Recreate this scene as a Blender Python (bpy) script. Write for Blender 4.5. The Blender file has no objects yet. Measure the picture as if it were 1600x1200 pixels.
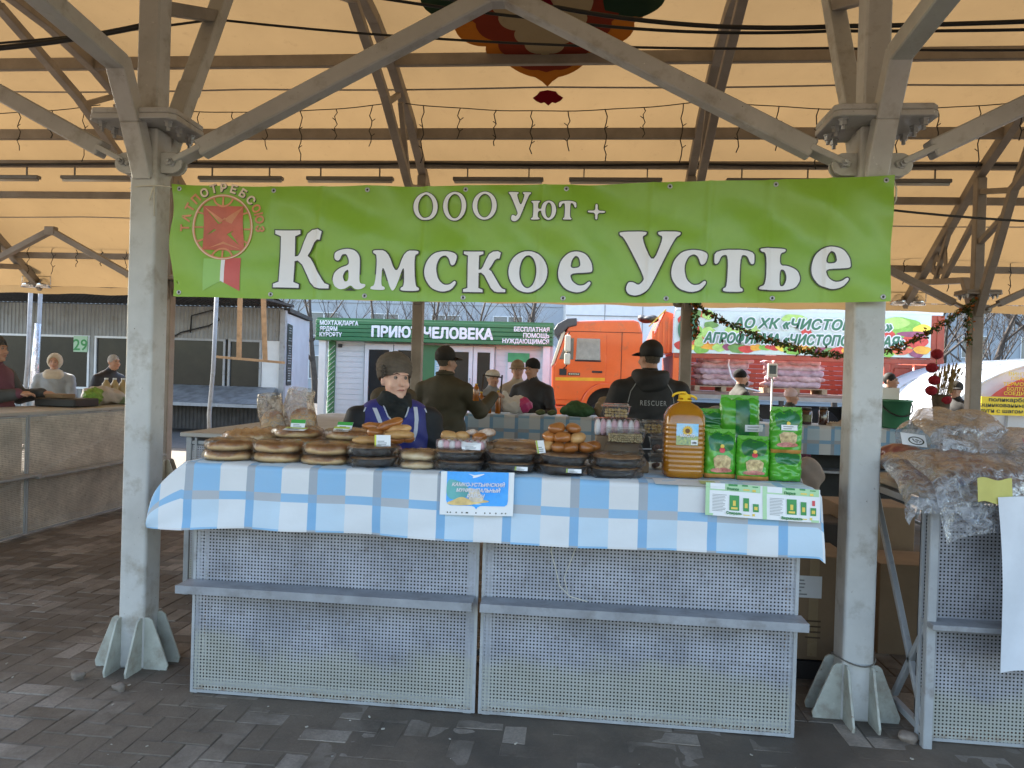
import bpy, bmesh, math, random
import numpy as np
from mathutils import Vector, Matrix
from mathutils.geometry import tessellate_polygon
random.seed(7); rng = np.random.default_rng(7)
R_ = math.radians
scene = bpy.context.scene
col = scene.collection
# ---------------------------------------------------------------- camera, sky, sun, exposure
cam = bpy.data.cameras.new('camera'); camo = bpy.data.objects.new('camera', cam); col.objects.link(camo)
cam.sensor_width = 36.0; cam.lens = 36.0 * 1150 / 1600; cam.clip_start = 0.05; cam.clip_end = 400
_y, _p, _r = R_(5.6), R_(-0.45), R_(1.77)
_F0 = Vector((-math.sin(_y), math.cos(_y), 0)); _R0 = Vector((math.cos(_y), math.sin(_y), 0)); _U0 = Vector((0, 0, 1))
_F = _F0 * math.cos(_p) + _U0 * math.sin(_p); _U1 = _U0 * math.cos(_p) - _F0 * math.sin(_p)
_R = _R0 * math.cos(_r) + _U1 * math.sin(_r); _U = _U1 * math.cos(_r) - _R0 * math.sin(_r)
mw = Matrix((( _R.x, _U.x, -_F.x, 0.535), (_R.y, _U.y, -_F.y, -3.74), (_R.z, _U.z, -_F.z, 1.6), (0, 0, 0, 1)))
camo.matrix_world = mw
scene.camera = camo
SUN_AZ = R_(-52)      # direction to the sun, clockwise from +Y: left of and beyond the stalls
SUN_EL = R_(38)
world = bpy.data.worlds.new('World'); scene.world = world; world.use_nodes = True
wn = world.node_tree.nodes; wl = world.node_tree.links
sky = wn.new('ShaderNodeTexSky'); sky.sky_type = 'NISHITA'; sky.sun_disc = False
sky.sun_elevation = SUN_EL; sky.sun_rotation = SUN_AZ; sky.air_density = 1.2; sky.dust_density = 1.6; sky.ozone_density = 1.0
wl.new(sky.outputs[0], wn['Background'].inputs[0]); wn['Background'].inputs[1].default_value = 0.13
sun = bpy.data.lights.new('sun', 'SUN'); sun.energy = 4.2; sun.angle = R_(0.5); sun.color = (1, 0.93, 0.82)
suno = bpy.data.objects.new('sun', sun); col.objects.link(suno)
_sd = Vector((math.sin(SUN_AZ) * math.cos(SUN_EL), math.cos(SUN_AZ) * math.cos(SUN_EL), math.sin(SUN_EL)))
suno.rotation_euler = _sd.to_track_quat('Z', 'Y').to_euler(); suno.location = (-8, 8, 12)
vs = scene.view_settings; vs.view_transform = 'Standard'; vs.look = 'None'; vs.gamma = 1; vs.use_curve_mapping = False
vs.exposure = 2.3
scene.render.engine = 'CYCLES'; scene.cycles.use_denoising = True
scene.cycles.max_bounces = 8; scene.cycles.transparent_max_bounces = 24; scene.cycles.caustics_reflective = False; scene.cycles.caustics_refractive = False

# ---------------------------------------------------------------- materials
MATS = {}
def newmat(name):
    m = bpy.data.materials.new(name); m.use_nodes = True
    nt = m.node_tree; nt.nodes.clear()
    out = nt.nodes.new('ShaderNodeOutputMaterial')
    return m, nt, out
def N(nt, t, **kw):
    n = nt.nodes.new(t)
    for k, v in kw.items():
        if k.startswith('i_'):
            key = k[2:]; key = int(key) if key.isdigit() else key.replace('_', ' ')
            n.inputs[key].default_value = v
        else: setattr(n, k, v)
    return n
def mathn(nt, op, a, b=None, c=None):
    n = nt.nodes.new('ShaderNodeMath'); n.operation = op
    for i, v in enumerate((a, b, c)):
        if v is None: continue
        if isinstance(v, (int, float)): n.inputs[i].default_value = v
        else: nt.links.new(v, n.inputs[i])
    return n.outputs[0]
def mixc(nt, fac, a, b):
    n = nt.nodes.new('ShaderNodeMix'); n.data_type = 'RGBA'
    for s, v in ((n.inputs[0], fac), (n.inputs[6], a), (n.inputs[7], b)):
        if isinstance(v, (int, float)): s.default_value = v
        elif isinstance(v, tuple): s.default_value = (*v[:3], 1)
        else: nt.links.new(v, s)
    return n.outputs[2]
def ramp(nt, val, a, b):
    n = nt.nodes.new('ShaderNodeMapRange'); n.inputs[1].default_value = a; n.inputs[2].default_value = b
    nt.links.new(val, n.inputs[0]); return n.outputs[0]
def coords(nt, kind='obj'):
    if kind == 'uv': return N(nt, 'ShaderNodeTexCoord').outputs['UV']
    if kind == 'world': return N(nt, 'ShaderNodeNewGeometry').outputs['Position']
    tc = N(nt, 'ShaderNodeTexCoord'); oi = N(nt, 'ShaderNodeObjectInfo')
    v = nt.nodes.new('ShaderNodeVectorMath'); v.operation = 'ADD'
    sc = nt.nodes.new('ShaderNodeMath'); sc.operation = 'MULTIPLY'; sc.inputs[1].default_value = 37
    nt.links.new(oi.outputs['Random'], sc.inputs[0])
    nt.links.new(tc.outputs['Object'], v.inputs[0]); nt.links.new(sc.outputs[0], v.inputs[1])
    return v.outputs[0]
def noise(nt, co, scale, detail=4, rough=.55, dist=0):
    n = N(nt, 'ShaderNodeTexNoise'); n.inputs['Scale'].default_value = scale; n.inputs['Detail'].default_value = detail
    n.inputs['Roughness'].default_value = rough; n.inputs['Distortion'].default_value = dist
    nt.links.new(co, n.inputs['Vector']); return n.outputs[0]
def M(name, c, rough=.6, metal=0, var=.18, scale=5, bump=0, bscale=50, c2=None, spec=.5, coat=0, trans=0, co='obj',
      dirt=None, island=False, orand=0, sss=0, sheen=0, tl=0, specks=None):
    """general procedural surface: two-scale colour variation, optional dirt colour, bump"""
    if name in MATS: return MATS[name]
    m, nt, out = newmat(name); L = nt.links
    v = coords(nt, co)
    n1 = noise(nt, v, scale, 6); f1 = ramp(nt, n1, .3, .7)
    c2 = c2 or tuple(min(1, x * (1 - var)) for x in c); c1 = c if c2 is not None and var == 0 else tuple(min(1, x * (1 + var * .6)) for x in c)
    cc = mixc(nt, f1, c1, c2)
    n2 = noise(nt, v, scale * 9, 3)
    cc = mixc(nt, mathn(nt, 'MULTIPLY', ramp(nt, n2, .45, .8), var * .8), cc, tuple(x * .55 for x in c))
    if island:
        g = N(nt, 'ShaderNodeNewGeometry'); cc = mixc(nt, mathn(nt, 'MULTIPLY', g.outputs['Random Per Island'], island), cc, tuple(x * .4 for x in c))
    if orand:
        oi = N(nt, 'ShaderNodeObjectInfo'); cc = mixc(nt, mathn(nt, 'MULTIPLY', oi.outputs['Random'], orand), cc, tuple(x * .45 for x in c))
    if dirt:
        dc, amt, ds = dirt
        d = ramp(nt, noise(nt, v, ds, 7, .65), .62 - amt * .3, .75)
        cc = mixc(nt, mathn(nt, 'MULTIPLY', d, .8), cc, dc)
    if specks:   # small chips in the paint
        cc = mixc(nt, ramp(nt, noise(nt, v, 38, 4, .7), .70, .73), cc, specks); cc = mixc(nt, mathn(nt, 'MULTIPLY', ramp(nt, noise(nt, v, 16, 6, .75), .66, .70), .7), cc, tuple(min(1, x * 1.5) for x in c))
    b = N(nt, 'ShaderNodeBsdfPrincipled')
    L.new(cc, b.inputs['Base Color'])
    rr = mathn(nt, 'ADD', mathn(nt, 'MULTIPLY', n1, .25), rough - .12); L.new(rr, b.inputs['Roughness'])
    b.inputs['Metallic'].default_value = metal; b.inputs['Specular IOR Level'].default_value = spec
    b.inputs['Coat Weight'].default_value = coat; b.inputs['Coat Roughness'].default_value = .08
    b.inputs['Transmission Weight'].default_value = trans
    b.inputs['Sheen Weight'].default_value = sheen
    if sss: b.inputs['Subsurface Weight'].default_value = sss; b.inputs['Subsurface Radius'].default_value = (.01, .004, .002); b.inputs['Subsurface Scale'].default_value = .6
    if bump:
        bp = N(nt, 'ShaderNodeBump'); bp.inputs['Strength'].default_value = min(1, bump); bp.inputs['Distance'].default_value = .004
        L.new(noise(nt, v, bscale, 5, .6), bp.inputs['Height']); L.new(bp.outputs[0], b.inputs['Normal'])
    sh = b.outputs[0]
    if tl:
        t = N(nt, 'ShaderNodeBsdfTranslucent'); L.new(cc, t.inputs[0])
        mx = N(nt, 'ShaderNodeMixShader'); mx.inputs[0].default_value = tl; L.new(sh, mx.inputs[1]); L.new(t.outputs[0], mx.inputs[2]); sh = mx.outputs[0]
    L.new(sh, out.inputs[0]); MATS[name] = m; return m
def film(name, tint=(.9, .9, .9), clear=.75, rough=.12, bscale=30, milk=.12, bump=.8):
    """clear crinkled plastic film: mostly see-through, milky and glossy on the folds"""
    if name in MATS: return MATS[name]
    m, nt, out = newmat(name); L = nt.links
    v = coords(nt); bp = N(nt, 'ShaderNodeBump'); bp.inputs['Strength'].default_value = bump; bp.inputs['Distance'].default_value = .012
    h = noise(nt, v, bscale, 4, .6, 1.2); L.new(h, bp.inputs['Height'])
    t = N(nt, 'ShaderNodeBsdfTransparent'); t.inputs[0].default_value = (*[min(1, .35 + .65 * x) for x in tint], 1)
    g = N(nt, 'ShaderNodeBsdfGlossy'); g.inputs['Roughness'].default_value = rough; L.new(bp.outputs[0], g.inputs['Normal'])
    d = N(nt, 'ShaderNodeBsdfDiffuse'); d.inputs[0].default_value = (*tint, 1); L.new(bp.outputs[0], d.inputs[1])
    t2 = N(nt, 'ShaderNodeBsdfTranslucent'); t2.inputs[0].default_value = (*tint, 1)
    dd = N(nt, 'ShaderNodeMixShader'); dd.inputs[0].default_value = .4; L.new(d.outputs[0], dd.inputs[1]); L.new(t2.outputs[0], dd.inputs[2])
    a = N(nt, 'ShaderNodeMixShader'); L.new(mathn(nt, 'MULTIPLY', ramp(nt, h, .35, .75), milk * 2), a.inputs[0]); L.new(t.outputs[0], a.inputs[1]); L.new(dd.outputs[0], a.inputs[2])
    fr = N(nt, 'ShaderNodeFresnel'); fr.inputs[0].default_value = 1.45; L.new(bp.outputs[0], fr.inputs[1])
    f2 = mathn(nt, 'MINIMUM', mathn(nt, 'MULTIPLY', fr.outputs[0], (1 - clear) * 2.6), .6)
    b = N(nt, 'ShaderNodeMixShader'); L.new(f2, b.inputs[0]); L.new(a.outputs[0], b.inputs[1]); L.new(g.outputs[0], b.inputs[2])
    L.new(b.outputs[0], out.inputs[0]); MATS[name] = m; return m
def perforated(name, c, pitch=.0165, stain=True, dark=None):
    m, nt, out = newmat(name); L = nt.links
    uv = coords(nt, 'uv'); s = N(nt, 'ShaderNodeSeparateXYZ'); L.new(uv, s.inputs[0])
    fx = mathn(nt, 'SUBTRACT', mathn(nt, 'FRACT', mathn(nt, 'DIVIDE', s.outputs[0], pitch)), .5)
    fy = mathn(nt, 'SUBTRACT', mathn(nt, 'FRACT', mathn(nt, 'DIVIDE', s.outputs[1], pitch)), .5)
    d2 = mathn(nt, 'ADD', mathn(nt, 'MULTIPLY', fx, fx), mathn(nt, 'MULTIPLY', fy, fy))
    hole = mathn(nt, 'LESS_THAN', d2, .07)
    n1 = noise(nt, uv, 3.5, 7, .65); n2 = noise(nt, uv, 26, 5, .6)
    cc = mixc(nt, ramp(nt, n1, .38, .66), c, tuple(x * .62 for x in c))
    cc = mixc(nt, mathn(nt, 'MULTIPLY', ramp(nt, noise(nt, uv, 1.6, 6, .7, 1.5), .5, .62), .35), cc, tuple(x * .55 for x in c))
    cc = mixc(nt, mathn(nt, 'MULTIPLY', ramp(nt, n2, .55, .72), .5), cc, (.16, .13, .1))
    if stain:   # dried cream-coloured splash along the foot of the sheet, with its own ragged edge
        lvl = mathn(nt, 'ADD', s.outputs[1], mathn(nt, 'MULTIPLY', mathn(nt, 'SUBTRACT', noise(nt, uv, 2.2, 5), .5), .5))
        st = ramp(nt, lvl, .30, .22)
        cc = mixc(nt, mathn(nt, 'MULTIPLY', st, .6), cc, (.40, .40, .32))
        rust = mathn(nt, 'MULTIPLY', ramp(nt, s.outputs[1], .06, .0), ramp(nt, n2, .42, .62))
        cc = mixc(nt, rust, cc, (.17, .08, .035))
    b = N(nt, 'ShaderNodeBsdfPrincipled'); L.new(cc, b.inputs[0]); b.inputs['Metallic'].default_value = .15
    L.new(mathn(nt, 'ADD', mathn(nt, 'MULTIPLY', n1, .3), .35), b.inputs['Roughness'])
    bp = N(nt, 'ShaderNodeBump'); bp.inputs['Strength'].default_value = .25; bp.inputs['Distance'].default_value = .01; L.new(noise(nt, uv, 4, 3), bp.inputs['Height']); L.new(bp.outputs[0], b.inputs['Normal'])
    t = N(nt, 'ShaderNodeBsdfTransparent')
    mx = N(nt, 'ShaderNodeMixShader'); L.new(hole, mx.inputs[0]); L.new(b.outputs[0], mx.inputs[1]); L.new(t.outputs[0], mx.inputs[2])
    L.new(mx.outputs[0], out.inputs[0]); MATS[name] = m; return m
def plaid(name, dull=1.0):
    """woven check in cloth metres: narrow stripe, blue stripe, white stripe both ways"""
    m, nt, out = newmat(name); L = nt.links
    uv = coords(nt, 'uv'); s = N(nt, 'ShaderNodeSeparateXYZ'); L.new(uv, s.inputs[0])
    def bands(o):
        f = mathn(nt, 'FRACT', mathn(nt, 'DIVIDE', o, .302))
        return mathn(nt, 'LESS_THAN', f, .135), mathn(nt, 'LESS_THAN', f, .57)
    un, ua = bands(s.outputs[0]); vn, va = bands(s.outputs[1])
    K = lambda *c: tuple(x * dull for x in c)
    rowA = mixc(nt, un, mixc(nt, ua, K(.66, .67, .68), K(.24, .46, .69)), K(.33, .37, .42))
    rowN = mixc(nt, un, mixc(nt, ua, K(.24, .45, .67), K(.40, .43, .47)), K(.24, .38, .54))
    rowB = mixc(nt, un, mixc(nt, ua, K(.68, .71, .74), K(.50, .64, .76)), K(.20, .41, .65))
    cc = mixc(nt, vn, mixc(nt, va, rowB, rowA), rowN)
    n1 = noise(nt, uv, 5, 6)
    cc = mixc(nt, mathn(nt, 'MULTIPLY', ramp(nt, n1, .4, .7), .14), cc, (.42, .42, .42))
    w = N(nt, 'ShaderNodeTexWave'); w.inputs['Scale'].default_value = 160; w.inputs['Distortion'].default_value = 2; L.new(uv, w.inputs[0])
    b = N(nt, 'ShaderNodeBsdfPrincipled'); L.new(cc, b.inputs[0]); b.inputs['Roughness'].default_value = .55; b.inputs['Sheen Weight'].default_value = .2
    bp = N(nt, 'ShaderNodeBump'); bp.inputs['Strength'].default_value = .3; bp.inputs['Distance'].default_value = .006
    L.new(mathn(nt, 'ADD', noise(nt, uv, 14, 4), mathn(nt, 'MULTIPLY', w.outputs[1], .05)), bp.inputs['Height']); L.new(bp.outputs[0], b.inputs['Normal'])
    L.new(b.outputs[0], out.inputs[0]); MATS[name] = m; return m
def glassy(name, c=(.03, .035, .035), rough=.05):
    return M(name, c, rough=rough + .12, var=.1, spec=1.0, coat=.5)
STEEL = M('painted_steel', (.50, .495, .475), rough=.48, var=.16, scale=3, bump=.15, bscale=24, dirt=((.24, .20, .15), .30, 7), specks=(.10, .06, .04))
STEEL_SHADED = M('shaded_steel', (.27, .24, .21), rough=.55, var=.2, scale=4, bump=.1)  # same steel, with roof shade and warm bounce put into its colour
GUSSET = M('gusset_paint', (.42, .425, .37), rough=.55, var=.2, scale=7, bump=.25, bscale=40, dirt=((.17, .12, .08), .5, 9), specks=(.13, .06, .03))
BOLT = M('bolt_zinc', (.42, .42, .42), rough=.4, metal=.6, var=.2, scale=30)
PANEL = perforated('perforated_sheet', (.42, .43, .475))
PANELW = perforated('perforated_sheet_warm', (.74, .68, .58), stain=False)
SHELF = M('shelf_grey', (.30, .31, .33), rough=.45, var=.25, scale=6, dirt=((.15, .14, .13), .4, 9))
BLACK = M('black_plastic', (.015, .015, .016), rough=.5, var=.3)
WIRE = M('black_cable', (.012, .011, .01), rough=.6, var=.2)
WHITE = M('white_paper', (.80, .81, .82), rough=.6, var=.04)
WHITEP = M('white_paint', (.72, .74, .75), rough=.5, var=.06)
WOOD = M('raw_wood', (.42, .25, .12), rough=.7, var=.3, scale=9)
CARD = M('cardboard', (.27, .18, .105), rough=.85, var=.12, scale=5)
SKIN = M('skin', (.48, .27, .19), rough=.55, var=.1, scale=18, sss=.15)
FILM = film('cling_film', milk=.035, rough=.07, bscale=34, clear=.5); FILMT = film('bag_film', (.72, .62, .5), clear=.7, milk=.35, bscale=22)
FILMG = film('thick_bag_film', (.58, .59, .62), clear=.45, milk=.42, bscale=26, rough=.12, bump=1.0)
BOXP = film('clear_box', (.95, .95, .95), clear=.72, milk=.05, bscale=8, bump=.25)

# ---------------------------------------------------------------- mesh helpers
class MB:
    def __init__(s): s.v = []; s.f = []; s.mi = []; s.uv = None; s.cur = 0; s.sm = []
    def add(s, vs_, fs_, smooth=False, uvs=None):
        o = len(s.v); s.v += [tuple(p) for p in vs_]
        for q in fs_: s.f.append(tuple(i + o for i in q)); s.mi.append(s.cur); s.sm.append(smooth)
        if uvs is not None:
            if s.uv is None: s.uv = {}
            for i, u in enumerate(uvs): s.uv[o + i] = u
        return s
    def box(s, c, d, rot=None):
        x, y, z = (k / 2 for k in d); P = [Vector((a, b, e)) for a in (-x, x) for b in (-y, y) for e in (-z, z)]
        if rot is not None: P = [rot @ p for p in P]
        c = Vector(c)
        return s.add([c + p for p in P], [(0, 1, 3, 2), (4, 6, 7, 5), (0, 4, 5, 1), (2, 3, 7, 6), (0, 2, 6, 4), (1, 5, 7, 3)])
    def bb(s, x0, x1, y0, y1, z0, z1): return s.box(((x0 + x1) / 2, (y0 + y1) / 2, (z0 + z1) / 2), (abs(x1 - x0), abs(y1 - y0), abs(z1 - z0)))
    def bar(s, p0, p1, w, h, up=(0, 0, 1)):
        p0, p1 = Vector(p0), Vector(p1); d = (p1 - p0); ln = d.length; d.normalize(); u = Vector(up)
        if abs(d.dot(u)) > .98: u = Vector((0, 1, 0))
        r = d.cross(u).normalized(); u = r.cross(d).normalized()
        P = [p + r * a * w / 2 + u * b * h / 2 for p in (p0, p1) for a, b in ((-1, -1), (1, -1), (1, 1), (-1, 1))]
        return s.add(P, [(0, 1, 2, 3), (7, 6, 5, 4), (0, 4, 5, 1), (1, 5, 6, 2), (2, 6, 7, 3), (3, 7, 4, 0)])
    def tube(s, pts, r, n=8, cap=True):
        pts = [Vector(p) for p in pts]; m = len(pts); rs = r if isinstance(r, (list, tuple)) else [r] * m
        V = []; ref = None
        for i, p in enumerate(pts):
            d = (pts[min(i + 1, m - 1)] - pts[max(i - 1, 0)]).normalized()
            if ref is None: ref = Vector((0, 0, 1)) if abs(d.z) < .9 else Vector((1, 0, 0))
            a = d.cross(ref).normalized(); b = a.cross(d).normalized(); ref = b
            V += [p + (a * math.cos(2 * math.pi * k / n) + b * math.sin(2 * math.pi * k / n)) * rs[i] for k in range(n)]
        Fc = [(i * n + k, i * n + (k + 1) % n, (i + 1) * n + (k + 1) % n, (i + 1) * n + k) for i in range(m - 1) for k in range(n)]
        if cap: Fc += [tuple(range(n))[::-1], tuple((m - 1) * n + k for k in range(n))]
        return s.add(V, Fc, True)
    def lathe(s, prof, c=(0, 0, 0), n=24, sq=None, fn=None):
        V = []; m = len(prof)
        for r, z in prof:
            for k in range(n):
                a = 2 * math.pi * k / n; x, y = math.cos(a), math.sin(a)
                if sq:
                    q = (abs(x) ** sq + abs(y) ** sq) ** (-1 / sq); x *= q; y *= q
                rr, zz = (r, z) if fn is None else fn(r, z, a)
                V.append((c[0] + x * rr, c[1] + y * rr, c[2] + zz))
        Fc = [(i * n + k, i * n + (k + 1) % n, (i + 1) * n + (k + 1) % n, (i + 1) * n + k) for i in range(m - 1) for k in range(n)]
        if prof[0][0] > 1e-4: Fc.append(tuple(range(n))[::-1])
        if prof[-1][0] > 1e-4: Fc.append(tuple((m - 1) * n + k for k in range(n)))
        return s.add(V, Fc, True)
    def grid(s, fn, nu, nv, uvf=None, smooth=True):
        V = [fn(i / nu, j / nv) for j in range(nv + 1) for i in range(nu + 1)]
        Fc = [(j * (nu + 1) + i, j * (nu + 1) + i + 1, (j + 1) * (nu + 1) + i + 1, (j + 1) * (nu + 1) + i) for j in range(nv) for i in range(nu)]
        U = None if uvf is None else [uvf(i / nu, j / nv) for j in range(nv + 1) for i in range(nu + 1)]
        return s.add(V, Fc, smooth, U)
    def prism(s, poly, fn, d0, d1):
        """polygon (a,b) swept from d0 to d1; fn(a,b,d) -> point"""
        n = len(poly); V = [fn(a, b, d0) for a, b in poly] + [fn(a, b, d1) for a, b in poly]
        return s.add(V, [tuple(range(n))[::-1], tuple(range(n, 2 * n))] + [(i, (i + 1) % n, n + (i + 1) % n, n + i) for i in range(n)])
    def quad(s, a, b, c, d, uvs=None): return s.add([a, b, c, d], [(0, 1, 2, 3)], False, uvs)
    def ico(s, c, r, sub=1, sc=(1, 1, 1)):
        bm = bmesh.new(); bmesh.ops.create_icosphere(bm, subdivisions=sub, radius=1)
        V = [(c[0] + v.co.x * r * sc[0], c[1] + v.co.y * r * sc[1], c[2] + v.co.z * r * sc[2]) for v in bm.verts]
        Fc = [tuple(v.index for v in f.verts) for f in bm.faces]; bm.free(); return s.add(V, Fc, True)
    def build(s, name, mats, parent=None, bevel=0, seg=1, loc=None, local=False):
        """world coordinates in, ONE mesh object out; origin at the thing's base. local=True: coordinates are already the parent's"""
        if not isinstance(mats, (list, tuple)): mats = [mats]
        if local: off = Vector((0, 0, 0))
        elif parent is not None:
            off = Vector((0, 0, 0)); q = parent
            while q is not None: off += q.location; q = q.parent
        else:
            A = np.array(s.v); off = Vector(((A[:, 0].min() + A[:, 0].max()) / 2, (A[:, 1].min() + A[:, 1].max()) / 2, A[:, 2].min()))
        if loc is not None: off = off + Vector(loc)
        me = bpy.data.meshes.new(name)
        me.from_pydata([(p[0] - off.x, p[1] - off.y, p[2] - off.z) for p in s.v], [], s.f)
        for m in mats: me.materials.append(m)
        if len(mats) > 1: me.polygons.foreach_set('material_index', s.mi)
        me.polygons.foreach_set('use_smooth', s.sm)
        if s.uv is not None:
            ul = me.uv_layers.new(name='UVMap')
            for lp in me.loops: ul.data[lp.index].uv = s.uv.get(lp.vertex_index, (0, 0))
        if bevel:
            bm = bmesh.new(); bm.from_mesh(me)
            bmesh.ops.bevel(bm, geom=[e for e in bm.edges if len(e.link_faces) == 2 and e.calc_face_angle(0) > .5], offset=bevel, segments=seg, affect='EDGES', profile=.5)
            bm.to_mesh(me); bm.free()
        me.update()
        o = bpy.data.objects.new(name, me); col.objects.link(o)
        if parent is not None: o.parent = parent
        else: o.location = off
        if loc is not None: o.location = Vector(loc) + (Vector((0, 0, 0)) if parent is not None else Vector((0, 0, 0)))
        return o
def tag(o, label=None, cat=None, group=None, kind=None):
    if label: o['label'] = label
    if cat: o['category'] = cat
    if group: o['group'] = group
    if kind: o['kind'] = kind
    return o
def thing(name, label, cat, loc, group=None, rz=0):
    o = bpy.data.objects.new(name, None); col.objects.link(o); o.location = loc; o.rotation_euler = (0, 0, rz); o.empty_display_size = .1
    return tag(o, label, cat, group)
def link_copy(o, parent, loc=None, rot=None, scale=None):
    c = o.copy(); col.objects.link(c); c.parent = parent
    if loc is not None: c.location = loc
    if rot is not None: c.rotation_euler = rot
    if scale is not None: c.scale = scale
    return c
def copy_tree(o, parent=None):
    c = o.copy(); col.objects.link(c); c.parent = parent
    for ch in list(o.children): copy_tree(ch, c)
    return c
def structure(o): o['kind'] = 'structure'; return o
def hsh(i, k=0): return random.Random(i * 7919 + k * 104729).random()

# flat lettering: text outlines from the built-in face, as thin meshes
def text_mesh(body, size, bold=0, shear=0, space=1.0):
    c = bpy.data.curves.new('t', 'FONT'); c.body = body; c.size = size; c.offset = bold; c.shear = shear; c.space_character = space
    c.align_x = 'CENTER'; c.resolution_u = 3
    o = bpy.data.objects.new('t', c); col.objects.link(o)
    dg = bpy.context.evaluated_depsgraph_get(); me = bpy.data.meshes.new_from_object(o.evaluated_get(dg))
    V = np.array([v.co[:] for v in me.vertices]) if len(me.vertices) else np.zeros((0, 3)); Fc = [tuple(p.vertices) for p in me.polygons]
    bpy.data.objects.remove(o); bpy.data.curves.remove(c); bpy.data.meshes.remove(me)
    return V, Fc
def text(mb, body, size, fn, fit=None, **kw):
    """fn(a, b) -> world point for a text coordinate; fit scales the text to that width"""
    b = kw.pop('bold', 0); many = b > .018 * size and not kw.pop('curve', False); kw.pop('curve', None)
    V, Fc = text_mesh(body, size, bold=0 if many else b, **kw)
    if not len(V): return
    x0, x1 = V[:, 0].min(), V[:, 0].max(); sx = (fit / (x1 - x0)) if fit else 1
    sh = [(0, 0)] + ([(b * math.cos(k * math.pi / 4), b * math.sin(k * math.pi / 4)) for k in range(8)] if many else [])   # heavier strokes: shifted copies a hair apart in depth
    for k, (dx, dz) in enumerate(sh):
        P = [Vector(fn((p[0] - (x0 + x1) / 2) * sx + dx, p[1] + dz)) for p in V]
        mb.add([(q.x, q.y - .0004 * k, q.z) for q in P], Fc)
def flat_poly(mb, contours, fn):
    tri = tessellate_polygon([[Vector((a, b, 0)) for a, b in c] for c in contours])
    pts = [p for c in contours for p in c]
    mb.add([fn(a, b) for a, b in pts], [tuple(t) for t in tri])
def offset_poly(c, d):
    n = len(c); A = sum(c[i][0] * c[(i + 1) % n][1] - c[(i + 1) % n][0] * c[i][1] for i in range(n)); sg = 1 if A > 0 else -1
    out = []
    for i in range(n):
        p0, p, p1 = Vector(c[i - 1]), Vector(c[i]), Vector(c[(i + 1) % n])
        a = (p - p0); b = (p1 - p)
        if a.length < 1e-9 or b.length < 1e-9: out.append(c[i]); continue
        a.normalize(); b.normalize(); na = Vector((a.y, -a.x)) * sg; nb = Vector((b.y, -b.x)) * sg
        m = (na + nb); q = m.length
        m = m / q if q > 1e-6 else na
        k = min(1.6, 1 / max(.3, m.dot(na))); out.append((p.x + m.x * d * k, p.y + m.y * d * k))
    return out
def chaikin(c, it=2, q=.25):
    for _ in range(it):
        n = len(c); c = [pt for i in range(n) for pt in (tuple(c[i][k] * (1 - q) + c[(i + 1) % n][k] * q for k in (0, 1)), tuple(c[i][k] * q + c[(i + 1) % n][k] * (1 - q) for k in (0, 1)))]
    return c
def ell_c(cx, cy, rx, ry, n=36): return [(cx + rx * math.cos(2 * math.pi * k / n), cy + ry * math.sin(2 * math.pi * k / n)) for k in range(n)]

# ---------------------------------------------------------------- signed-distance bodies (people, bags, meat)
def surface_nets(Fd, org, h):
    S = Fd < 0; nx, ny, nz = Fd.shape
    c = [S[a:nx - 1 + a, b:ny - 1 + b, d:nz - 1 + d] for a in (0, 1) for b in (0, 1) for d in (0, 1)]
    cnt = sum(x.astype(np.int8) for x in c); act = (cnt > 0) & (cnt < 8)
    idx = -np.ones(act.shape, np.int64); I = np.argwhere(act); idx[act] = np.arange(len(I))
    acc = np.zeros((len(I), 3)); num = np.zeros(len(I))
    cor = [(a, b, d) for a in (0, 1) for b in (0, 1) for d in (0, 1)]
    for p in range(8):
        for q in range(p + 1, 8):
            dlt = np.array(cor[q]) - np.array(cor[p])
            if abs(dlt).sum() != 1: continue
            fa = Fd[I[:, 0] + cor[p][0], I[:, 1] + cor[p][1], I[:, 2] + cor[p][2]]; fb = Fd[I[:, 0] + cor[q][0], I[:, 1] + cor[q][1], I[:, 2] + cor[q][2]]
            m = (fa < 0) != (fb < 0); t = np.where(m, fa / np.where(m, fa - fb, 1), 0)
            acc += np.where(m[:, None], np.array(cor[p]) + t[:, None] * dlt, 0); num += m
    V = (I + acc / num[:, None]) * h + org
    faces = []
    for ax in range(3):
        sl0 = [slice(1, -1)] * 3; sl1 = [slice(1, -1)] * 3
        sl0[ax] = slice(0, -1); sl1[ax] = slice(1, None)
        a = S[tuple(sl0)]; b = S[tuple(sl1)]; E = np.argwhere(a != b); inv = a[tuple(E.T)]
        base = E + 1; base[:, ax] -= 1
        u, w = [(1, 2), (2, 0), (0, 1)][ax]
        def cell(du, dw):
            k = base.copy(); k[:, u] -= du; k[:, w] -= dw; return idx[tuple(k.T)]
        q = np.stack([cell(0, 0), cell(1, 0), cell(1, 1), cell(0, 1)], 1)
        q[~inv] = q[~inv][:, ::-1]; faces.append(q)
    return V, np.concatenate(faces)
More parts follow.
